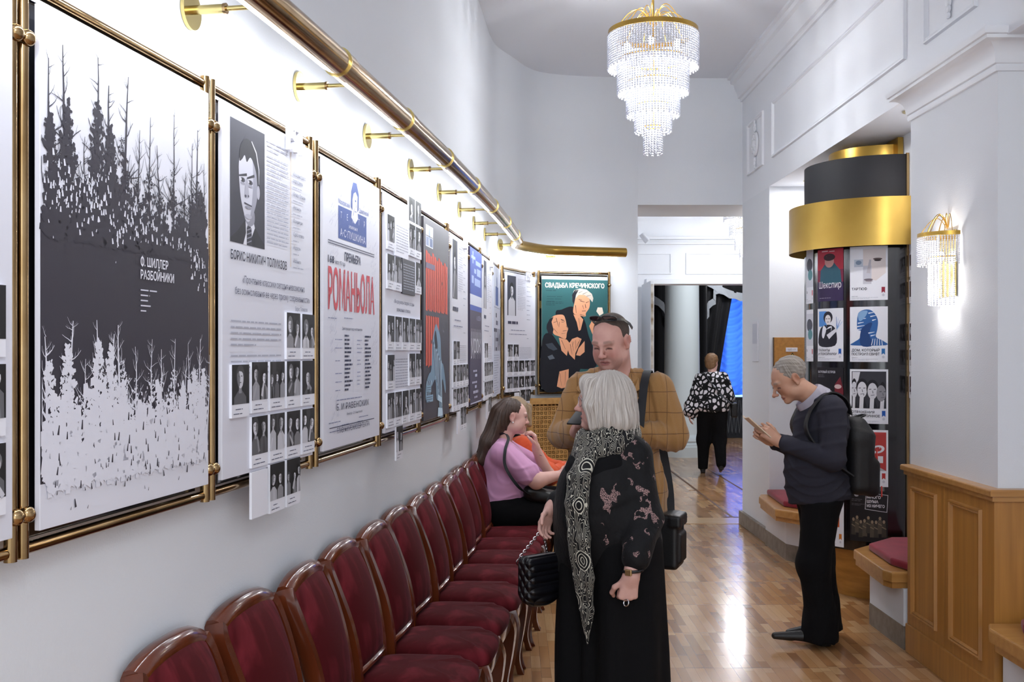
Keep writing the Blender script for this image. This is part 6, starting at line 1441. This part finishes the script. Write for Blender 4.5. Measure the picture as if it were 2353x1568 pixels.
grow('wide_trousers', sk, .009, BLK, t, lambda p: .012 * np.sin(np.arctan2(p[:, 0], p[:, 1]) * 9 + 2 * np.sin(p[:, 2] * 3)) * np.clip((.95 - p[:, 2]) * 2, 0, 1))
for a, b in (((-.1, .07, 0), (-.11, -.18, 0)), ((.1, .06, 0), (.12, -.19, 0))): shoe(a, b, 1, t, BLKL, .007)
# scarf: a wrapped loop, then a hanging end of three soft pleats
loop = []
for rad, zz, r_, ph_ in ((.098, 1.31, .034, 0), (.108, 1.283, .03, .5), (.09, 1.335, .026, 1.), (.118, 1.257, .024, 1.5)):
    loop += chain([(rad * math.cos(a), rad * math.sin(a) - .015, zz + .02 * math.sin(a * 1. + ph_) - .025 * max(0, -math.sin(a))) for a in np.linspace(0, 2 * PI, 15)], r_, .012)
tail = []
for k_, (dx, r0, r1) in enumerate(((-.035, .024, .016), (.0, .026, .016), (.034, .024, .014))):
    tail += chain([(.02 + dx * .7, -.13, 1.26), (.045 + dx, -.215, 1.15), (.05 + dx, -.235, 1.05), (.055 + dx * .95, -.225, .92), (.06 + dx * .8, -.2, .76), (.058 + dx * .6, -.185, .63), (.05 + dx * .2, -.18, .53 - .02 * k_)], [r0, r0, r0, r0, r0 * .9, r1, .006], .012)
grow('scarf', loop + tail, .005, SCARF, t, folds(.003, 60, 4, (1, 1, .3)))
# glasses, watch, ring
gl = obj('eyeglasses', tube(B(), [hd.T(p) for p in spline([(.012, -.103, .0), (.018, -.102, .016), (.045, -.09, .016), (.054, -.082, .0), (.045, -.088, -.02), (.02, -.1, -.02), (.012, -.103, .0)], 4)], .0014, 6), CHROME, t, 60)
obj('temple', tube(B(), [hd.T(p) for p in ((.054, -.082, .008), (.078, -.03, .008), (.08, .02, .002))], .0014, 6), CHROME, gl, 60)
obj('eyeglass_rim', tube(B(), [hd.T(p) for p in spline([(-.012, -.103, .0), (-.018, -.102, .016), (-.045, -.09, .016), (-.054, -.082, .0), (-.045, -.088, -.02), (-.02, -.1, -.02), (-.012, -.103, .0)], 4)], .0014, 6), CHROME, gl, 60)
wv = V3(wrL) + (.004, .006, .018)
wt = obj('wristwatch', tube(B(), [wv + V3(.037 * math.cos(a), .037 * math.sin(a), .004 * math.cos(a)) for a in np.linspace(0, 2 * PI, 20)], .006, 6), BLKL, t, 60)
bm = B(); box(bm, -.014, .014, -.005, .005, -.012, .012, .003); bmesh.ops.transform(bm, matrix=Matrix.Translation(Vector(wv) + Vector((.012, -.038, 0))) @ Matrix.Rotation(.3, 4, 'Z'), verts=bm.verts); obj('dial', bm, mat('gold_dial', 'c9a878', .25, .8), wt)
fd_ = V3(wrL) + V3(-.08, -.12, -1) / 1.01 * .1
obj('finger_ring', tube(B(), [fd_ + V3(.012, -.02, -.0) + V3(.0125 * math.cos(a), .004 * math.sin(a), .0125 * math.sin(a)) for a in np.linspace(0, 2 * PI, 14)], .0025, 6), CHROME, t, 60)
# quilted handbag on a chain
qb = thing('handbag', 'quilted black handbag on a silver chain held by the grey-haired woman', 'handbag', WL, WY_)
c0 = V3(-.2, -.2, .705); grow('pouch', [rbox(c0 + (0, 0, .02), (.045, .1, .085), .03, .02), ell(c0 + (0, 0, -.06), (.05, .1, .05), .03)], .005, QUILT, qb)
def links(a, b, n, sag=0.):
    bm = B()
    for i in range(n):
        s_ = (i + .5) / n; p = V3(a) + (V3(b) - V3(a)) * s_; d = Vector(V3(b) - V3(a)).normalized(); s1 = d.orthogonal().normalized(); s2 = d.cross(s1); e = s1 if i % 2 else s2; L_ = np.linalg.norm(V3(b) - V3(a)) / n * .68
        tube(bm, [Vector(p) + d * (L_ * math.cos(q_)) + e * (.0055 * math.sin(q_)) for q_ in np.linspace(0, 2 * PI, 11)], .0018, 5)
    return bm
hp = V3(wrR) + (.0, -.055, -.085)
for y_ in (-.08, .08):
    ry = obj('eyelet', tube(B(), [c0 + V3(-.046, y_ + .012 * math.cos(a), .075 + .012 * math.sin(a)) for a in np.linspace(0, 2 * PI, 14)], .0028, 6), CHROME, qb, 60)
    o = obj('chain', links(c0 + V3(-.046, y_, .09), hp, 14), CHROME, qb, 60); o['kind'] = 'thing'

# ---------------------------------------------------------------- man with the backpack, reading a booklet
RL = (1.72, 5.94, 0); RY = math.radians(-90)
t = thing('person', 'grey-haired man in a dark pullover reading a booklet beside the poster column', 'person', RL, RY)
hd = Head((0, -.145, 1.495), 4, 34, 0, 1.0, 1., 1., 1.08, 0.); SK3 = skin('skin_tan', 'c4977f', 'ad7058', '8a7c70')
shR, shL, elR, elL, wrR, wrL = (-.17, .045, 1.335), (.17, .05, 1.325), (-.22, -.0, 1.07), (.225, .035, 1.06), (-.055, -.24, 1.14), (.06, -.215, 1.14)
torso = [ell((0, .02, .86), (.16, .13, .13), .05), ell((0, .0, 1.03), (.165, .14, .18), .06), ell((0, .04, 1.22), (.17, .12, .17), .06), rc(shR, shL, .05, .05, .05), rc((0, .045, 1.36), (0, -.085, 1.44), .062, .06, .03)]
hL = hand(wrL, (-.15, -.7, .55), (-.85, .0, -.2), (0, .2, 1), (42, 46, 48, 50), (10, 10), 1., tb=(.8, .45, .35)); hR = hand(wrR, (.1, -.75, .5), (.85, .0, -.2), (0, .2, 1), (42, 46, 48, 50), (10, 10), 1., tb=(.8, .45, .35))
kL, aL, kR, aR = (.1, -.035, .46), (.1, -.0, .085), (-.1, .05, .46), (-.1, .095, .085)
legs = leg((.09, .02, .82), kL, aL) + leg((-.09, .03, .82), kR, aR) + [rc(V3(aL) + (0, 0, -.04), V3(aL) + (0, -.14, -.045), .028, .02, .02), rc(V3(aR) + (0, 0, -.04), V3(aR) + (0, -.14, -.055), .028, .02, .02)]
grow('body', hd.ops() + torso + arm(shR, elR, wrR, (.052, .045, .03)) + arm(shL, elL, wrL, (.052, .045, .03)) + hL + hR + legs, .0045, SK3[0], t, None, hd.paint(SK3[1]))
hs = [hd.e((0, .026, .036), (.079, .098, .0855)), hd.e((0, -.1, .05), (.075, .075, .075), .012, 's'), half(hd.T((0, -.01, .0)), hd.R @ V3(0, -.85, -.75), .01), half(hd.T((0, .07, -.055)), hd.R @ V3(0, 0, -1)), hd.e((.085, .012, -.012), (.02, .024, .036), .008, 's'), hd.e((-.085, .012, -.012), (.02, .024, .036), .008, 's')]
grow('hair', hs, .0045, hairmat('hair_iron_grey', 'a39c95', '6a625c', hd, 30., .6, .4), t, folds(.002, 120, 2, (1, .3, 1)))
sw = [ell((0, .025, .86), (.2, .172, .16), .05), ell((0, .0, 1.0), (.195, .165, .19), .06), rc((0, .03, .9), (0, .035, .72), .16, .15, .05), ell((0, .04, 1.22), (.2, .15, .18), .06), rc(V3(shR), V3(shL), .065, .065, .05), rc((0, .06, 1.35), (0, .03, 1.365), .085, .08, .04), rc((-.11, .05, 1.35), (.11, .05, 1.35), .055, .055, .05)]
sw += arm(shR, elR, V3(wrR) + (-.02, .04, -.01), (.076, .066, .05), .014) + arm(shL, elL, V3(wrL) + (.025, .035, -.012), (.078, .068, .052), .014)
sw += [half((0, 0, .8), (0, .12, -1)), ell((0, -.09, 1.42), (.05, .085, .1), .012, 's'), ell((0, -.03, 1.41), (.07, .08, .07), .012, 's')]
NAVK = mat('charcoal_knit', '31313b', .95, spec=.2, bump=((200, 200, 260), .3, .002))
grow('pullover', sw, .0065, NAVK, t, wrinkles(.006, 20, 21, (1, 1, 1.4)))
bm = B(); rg = []          # white shirt collar folded down round the neck, points at the front
ax = V3(0, -.717, .697); pl = V3(0, .697, .717); cc = V3(0, -.03, 1.392); N = 40
for r, h in ((.072, .012), (.079, .018), (.088, .004), (.104, -.05)):
    row = []
    for i in range(N + 1):
        a = -PI / 2 + .1 + (2 * PI - .2) * i / N; fr = max(0, -math.sin(a)) ** 4; hh = h - (.028 * fr if h < -.01 else 0); row.append(bm.verts.new(cc + V3(r * math.cos(a), 0, 0) + pl * (r * 1.08 * math.sin(a)) + ax * hh))
    rg.append(row)
for a_, b_ in zip(rg, rg[1:]):
    for i in range(N): bm.faces.new((a_[i], a_[i + 1], b_[i + 1], b_[i]))
bmesh.ops.solidify(bm, geom=bm.faces[:], thickness=.0025); bmesh.ops.recalc_face_normals(bm, faces=bm.faces); obj('collar', bm, mat('white_shirt', 'dcd8e6', .7), t, 60)
tr = leg((.085, .025, .84), kL, V3(aL) + (0, .015, -.03), (.105, .088, .088), .04) + leg((-.085, .035, .84), kR, V3(aR) + (0, .01, -.03), (.105, .088, .088), .04) + [ell((0, .03, .82), (.15, .12, .08), .05), rc(V3(aL) + (0, .0, .06), V3(aL) + (0, -.015, -.03), .085, .09, .04), half((0, 0, .035), (0, 0, -1)), half((0, 0, .815), (0, -.12, 1))]
grow('trousers', tr, .008, BLK, t, wrinkles(.005, 18, 31, (1, 1, .8)))
shoe((.1, .06, .003), (.1, -.27, .04), 1, t, BLKL, .005); shoe((-.1, .14, 0), (-.1, -.14, 0), 1, t, BLKL, .005)
bk = thing('booklet', 'small pale booklet held open by the man in the dark pullover', 'booklet', RL, RY)
R_ = Matrix.Translation(Vector((0, -.335, 1.215))) @ Matrix.Rotation(math.radians(48), 4, 'X')
for s in (-1, 1):
    bm = B(); box(bm, 0, s * .075, -.003, .003, -.085, .085, .001); bmesh.ops.transform(bm, matrix=R_ @ Matrix.Rotation(s * .15, 4, 'Z'), verts=bm.verts); bmesh.ops.recalc_face_normals(bm, faces=bm.faces); obj('page', bm, mat('booklet_paper', 'd8c6b0', .6), bk)
bp_ = thing('backpack', 'black backpack with red zip tabs on the man in the dark pullover', 'backpack', RL, RY)
BPK = mat('backpack_nylon', '101014', .6, bump=((90,) * 3, .3, .003))
grow('pack', [rbox((.0, .235, 1.03), (.15, .075, .19), .06, .03), rbox((0, .215, 1.2), (.12, .055, .08), .05, .06), rbox((0, .3, .94), (.12, .045, .11), .04, .03), half((0, .155, 1.0), (0, -1, .05), .01)], .007, BPK, bp_, wrinkles(.003, 16, 9))
for x, y, z, ln in ((.1, .315, 1.1, .045), (.12, .335, .9, .06)): obj('zip_tab', box(B(), x, x + .01, y, y + .006, z - ln, z, .002), mat('red_tab', 'd23a34', .5), bp_)
for s in (-1, 1): ribbon('strap', [(s * .1, .17, 1.3), (s * .115, .14, 1.38), (s * .12, .06, 1.42), (s * .125, -.02, 1.375), (s * .13, -.075, 1.29), (s * .15, -.085, 1.2), (s * .17, .0, 1.08), (s * .17, .16, .96)], (1, 0, .15), .055, .008, BPK, bp_)
obj('top_handle', tube(B(), spline([(.035, .22, 1.27), (.035, .27, 1.285), (.0, .285, 1.29), (-.035, .27, 1.285), (-.035, .22, 1.27)], 4), .006, 8), BPK, bp_, 60)
obj('strap_label', box(B(), .11, .135, .03, .055, 1.428, 1.431), WHITE, bp_)

# ---------------------------------------------------------------- seated woman in pink
PL = (-.035, 7.3, 0); PYW = math.radians(90)
t = thing('person', 'seated young woman in a pink t-shirt resting her chin on her hand', 'person', PL, PYW)
hd = Head((0, -.045, 1.2), 4, 8, 0, .98, 1.03, 1.06, .92, 1.); SK4 = skin('skin_fair', 'dcb0a4', 'cb8a80', '6e4f42')
shR, shL, elR, elL, wrR, wrL = (-.175, .03, .955), (.175, .03, .955), (-.225, -.2, .775), (.17, -.29, .76), (-.12, -.36, .8), (.06, -.205, .965)
torso = [ell((0, .03, .57), (.2, .17, .12), .05), ell((0, .0, .7), (.19, .16, .15), .06), ell((0, .03, .87), (.175, .13, .16), .06), rc(shR, shL, .052, .052, .05), rc((0, .05, .99), (0, -.01, 1.12), .06, .058, .03)]
hR = hand(wrR, (.35, -.8, .3), (.5, .4, .75), (.4, 0, 1), (40, 44, 46, 48), (20, 15), 1.); hL = hand(wrL, (-.1, .1, .95), (-.1, .95, -.1), (-1, .1, .3), (40, 42, 45, 48), (20, 20), 1.05)
legs = leg((-.1, .0, .53), (-.12, -.42, .52), (-.12, -.4, .08), (.1, .065, .045)) + leg((.1, .0, .53), (.12, -.42, .52), (.12, -.4, .08), (.1, .065, .045)) + [rc((-.12, -.4, .05), (-.12, -.53, .03), .034, .027, .03), rc((.12, -.4, .05), (.12, -.53, .03), .034, .027, .03)]
grow('body', hd.ops() + torso + arm(shR, elR, wrR, (.062, .055, .031)) + arm(shL, elL, wrL, (.062, .052, .03)) + hR + hL + legs, .005, SK4[0], t, None, hd.paint(SK4[1], True))
hr = [hd.e((0, .03, .035), (.086, .1, .09), .02), hd.e((0, .07, -.04), (.08, .075, .1), .03), hd.e((0, -.09, -.02), (.1, .075, .1), .02, 's'), hd.e((.08, .0, -.02), (.025, .035, .05), .012, 's'), hd.e((-.08, .0, -.02), (.025, .035, .05), .012, 's'), hd.e((0, -.02, -.13), (.07, .07, .08), .02, 's')]
hr += [rc(hd.T((-.03, .1, .0)), (-.075, .13, 1.02), .06, .052, .04), rc((-.075, .13, 1.02), (-.085, .185, .9), .052, .036, .04), rc(hd.T((.03, .1, .0)), (.06, .13, 1.02), .06, .055, .04), rc((.06, .13, 1.02), (.05, .19, .9), .055, .035, .04), rc((-.085, .185, .9), (-.06, .2, .83), .036, .018, .03)]
grow('hair', hr, .005, hairmat('hair_long_brown', '4e3c33', '33251f', hd, 40., .4, .35), t, strands(hd, .0015, 30, 3))
PINK = mat('pink_jersey', 'd09ac0', .85, sheen=.15, bump=((160,) * 3, .15, .002))
ts = [ell((0, .03, .6), (.225, .19, .1), .05), ell((0, .005, .71), (.215, .185, .15), .06), ell((0, .03, .87), (.2, .155, .17), .06), ell((0, -.08, .84), (.15, .09, .09), .05), rc(shR, shL, .066, .066, .05), rc((-.08, .04, 1.0), (.08, .04, 1.0), .045, .045, .05), rc(shR, V3(shR) * .25 + V3(elR) * .75, .082, .085, .04), rc(shL, V3(shL) * .25 + V3(elL) * .75, .082, .085, .04), ell((0, .0, 1.07), (.07, .085, .07), .012, 's'), half((0, 0, .555), (0, .2, -1))]
ts += [half(V3(shR) * .22 + V3(elR) * .78, V3(elR) - V3(shR))] if False else []
grow('tshirt', ts, .0065, PINK, t, wrinkles(.006, 19, 17, (1, .6, 1.6)))
grow('trousers', leg((-.11, .02, .55), (-.13, -.42, .53), (-.12, -.41, .1), (.13, .095, .075), .06) + leg((.11, .02, .55), (.13, -.42, .53), (.12, -.41, .1), (.13, .095, .075), .06) + [ell((0, .05, .575), (.22, .175, .1), .05), half((0, 0, .475 - .4), (0, 0, -1))], .009, BLK, t)
for s in (-1, 1): shoe((s * .12, -.34, 0), (s * .125, -.6, 0), 1, t, BLKL, .008)
obj('pearl_earring', ball(B(), hd.T((-.083, .004, -.042)), .0075, 2), mat('pearl', 'eeeae8', .15, coat=.6), t, 180)
wv = V3(wrL) * .8 + V3(elL) * .2; obj('bracelet', tube(B(), [wv + V3(.034 * math.cos(a), .032 * math.sin(a), .01 * math.sin(a)) for a in np.linspace(0, 2 * PI, 18)], .0022, 6), CHROME, t, 60)
ph = thing('smartphone', 'dark smartphone in the lap hand of the woman in pink', 'phone', PL, PYW)
R_ = Matrix.Translation(Vector((-.11, -.435, .86))) @ Matrix.Rotation(.35, 4, 'X'); bm = B(); box(bm, -.035, .035, -.004, .004, -.07, .07, .003); bmesh.ops.transform(bm, matrix=R_, verts=bm.verts); obj('case', bm, mat('phone_mauve', '5a4650', .35), ph, 30)
bm = B(); box(bm, -.031, .031, .004, .0048, -.065, .065); bmesh.ops.transform(bm, matrix=R_, verts=bm.verts); obj('screen', bm, _M['dark_screen'], ph)
bg = thing('crossbody_bag', 'soft black bag on the lap of the woman in pink', 'bag', PL, PYW)
grow('pouch', [rbox((-.17, -.27, .66), (.06, .16, .05), .035, .02, R=rot(0, 12)), ], .007, BLKL, bg, folds(.004, 30, 2))
ribbon('strap', [(-.03, .14, 1.03), (-.1, .03, 1.085), (-.19, -.01, 1.06), (-.262, .01, .99), (-.285, .015, .9), (-.3, -.02, .82), (-.295, -.09, .73), (-.24, -.16, .68)], lambda s: (0, 1, .35), .02, .004, mat('webbing_black', '14161c', .7), bg)

# ---------------------------------------------------------------- person in orange, mostly hidden behind her
OL = (.02, 7.76, 0)
t = thing('person', 'seated fair-haired person in an orange sweater behind the woman in pink', 'person', OL, PYW)
hd = Head((0, -.02, 1.19), 62, 6, 0, 1.); shR, shL, elR, elL, wrR, wrL = (-.17, -.06, .96), (.17, -.05, .96), (-.22, -.25, .76), (.22, -.24, .76), (-.08, -.42, .8), (.1, -.42, .78)
torso = [ell((0, .06, .57), (.17, .15, .11), .05), ell((0, .02, .72), (.165, .14, .16), .06), ell((0, -.03, .88), (.165, .12, .16), .06), rc(shR, shL, .05, .05, .05), rc((0, -.02, .98), (0, -.03, 1.1), .055, .055, .03)]
lg = leg((-.1, .03, .53), (-.11, -.4, .52), (-.11, -.38, .08)) + leg((.1, .03, .53), (.11, -.4, .52), (.11, -.38, .08)) + [rc((-.11, -.38, .05), (-.11, -.52, .03), .034, .027, .03), rc((.11, -.38, .05), (.11, -.52, .03), .034, .027, .03)]
grow('body', hd.ops() + torso + arm(shR, elR, wrR) + arm(shL, elL, wrL) + hand(wrR, (.3, -.8, -.2), (.3, .2, -1), (1, 0, 0)) + hand(wrL, (-.3, -.8, -.2), (-.3, .2, -1), (-1, 0, 0)) + lg, .006, SK4[0], t, None, hd.paint(SK4[1], True))
grow('hair', [hd.e((0, .026, .034), (.088, .104, .092), .02), hd.e((0, .035, -.03), (.096, .1, .1), .04), hd.r((.06, -.07, .06), (.085, -.04, -.08), .02, .018, .03), hd.r((-.06, -.07, .06), (-.085, -.04, -.08), .02, .018, .03), hd.e((0, -.13, -.045), (.062, .085, .092), .012, 's'), hd.e((0, .0, -.18), (.06, .08, .06), .02, 's'), half(hd.T((0, 0, -.12)), hd.R @ V3(0, 0, -1))], .006, hairmat('hair_sandy', 'a48d6f', '7a634a', hd), t, strands(hd, .0015, 30, 5))
grow('sweater', [ell((0, .06, .62), (.2, .18, .11), .05), ell((0, .02, .73), (.195, .17, .16), .06), ell((0, -.03, .88), (.195, .15, .17), .06), rc(shR, shL, .068, .068, .05), ell((0, -.02, 1.06), (.07, .08, .07), .012, 's'), half((0, 0, .55), (0, 0, -1))] + arm(shR, elR, V3(wrR) + (0, .05, 0), (.08, .07, .05), .04) + arm(shL, elL, V3(wrL) + (0, .05, 0), (.08, .07, .05), .04), .008, mat('orange_knit', 'd2552c', .9, sheen=.2, bump=((150,) * 3, .25, .002)), t, wrinkles(.006, 20, 44))
grow('scarf', chain([(.085 * math.cos(a), .085 * math.sin(a) - .025, 1.015 + .012 * math.sin(a)) for a in np.linspace(0, 2 * PI, 13)], .024, .01), .007, BLK, t)
grow('trousers', leg((-.1, .04, .55), (-.115, -.4, .53), (-.11, -.39, .1), (.125, .09, .075), .06) + leg((.1, .04, .55), (.115, -.4, .53), (.11, -.39, .1), (.125, .09, .075), .06) + [ell((0, .07, .57), (.2, .16, .1), .05)], .011, BLK, t)
for s in (-1, 1): shoe((s * .11, -.33, 0), (s * .115, -.58, 0), 1, t, BLKL, .009)

# ---------------------------------------------------------------- woman walking away in the hall
FL_ = (2.71, 14.15, 0); FY = math.radians(172)
t = thing('person', 'short-haired woman in a black and white patterned top walking into the hall', 'person', FL_, FY)
hd = Head((0, -.02, 1.5), -22, 4, 0, .98); shR, shL, elR, elL, wrR, wrL = (-.155, .0, 1.29), (.155, .0, 1.29), (-.22, .02, 1.04), (.22, .03, 1.04), (-.2, -.15, .93), (.3, .08, .82)
torso = [ell((0, .02, .88), (.15, .12, .12), .05), ell((0, -.01, 1.04), (.16, .13, .18), .06), ell((0, .0, 1.2), (.18, .13, .16), .06), rc(shR, shL, .05, .05, .05), rc((0, .02, 1.31), (0, -.0, 1.41), .055, .055, .03)]
kL, aL, kR, aR = (.11, -.05, .45), (.12, -.05, .075), (-.1, .0, .46), (-.11, .2, .13)
lg = leg((-.1, .02, .83), kR, aR) + leg((.1, .02, .83), kL, aL) + [rc(aL, V3(aL) + (0, -.12, -.045), .026, .018, .02), rc(aR, V3(aR) + (0, -.09, -.08), .026, .018, .02)]
grow('body', hd.ops() + torso + arm(shR, elR, wrR) + arm(shL, elL, wrL) + hand(wrR, (0, -.5, -.7), (1, 0, 0), (0, -1, 0)) + hand(wrL, (0, 0, -1), (-1, 0, 0), (0, -1, 0)) + lg, .007, SK4[0], t, None, hd.paint(SK4[1], True))
grow('hair', [hd.e((0, .026, .038), (.09, .104, .093), .02), hd.e((0, .06, -.03), (.075, .06, .07), .03), hd.e((0, -.11, -.02), (.09, .08, .085), .012, 's'), half(hd.T((0, 0, -.085)), hd.R @ V3(0, -.4, -1))], .008, hairmat('hair_ginger_crop', '94704e', '6d4f37', hd), t, folds(.004, 70, 6))
grow('tunic', [ell((0, .02, .92), (.24, .2, .16), .05), ell((0, -.01, 1.06), (.225, .19, .19), .06), ell((0, .0, 1.22), (.18, .15, .17), .06), rc(V3(shR), V3(shL), .058, .058, .05), half((0, 0, .845), (0, 0, -1)), rc((.2, .02, .95), (.27, .04, .82), .09, .09, .05)] + arm(shR, elR, V3(wrR) + (0, .02, .04), (.074, .08, .08), .03) + arm(shL, elL, V3(wrL) + (0, 0, .04), (.076, .087, .09), .03), .011, TRI, t, folds(.008, 20, 8))
grow('trousers', leg((-.09, .03, .86), kR, V3(aR) + (0, 0, .02), (.12, .088, .066), .06) + leg((.09, .03, .86), kL, V3(aL) + (0, 0, .0), (.12, .088, .066), .06) + [ell((0, .03, .87), (.19, .15, .12), .05), half((0, 0, .05), (0, 0, -1))], .009, BLK, t)
shoe(V3(aL) + (0, .06, -.075), V3(aL) + (0, -.2, -.075), 1, t, BLKL, .008); shoe(V3(aR) + (0, .06, -.045), V3(aR) + (0, -.18, -.125), 1, t, BLKL, .008)
bg = thing('crossbody_bag', 'small dark bag with a strap across the back of the woman in the hall', 'bag', FL_, FY)
grow('pouch', [rbox((-.29, .02, .86), (.045, .08, .1), .02)], .01, BLKL, bg)
ribbon('strap', [(.1, -.05, 1.36), (.09, .12, 1.33), (.0, .19, 1.2), (-.12, .21, 1.06), (-.23, .15, .97), (-.28, .07, .93)], (.6, 0, .7), .035, .005, mat('grey_strap', '3c3d42', .6), bg)
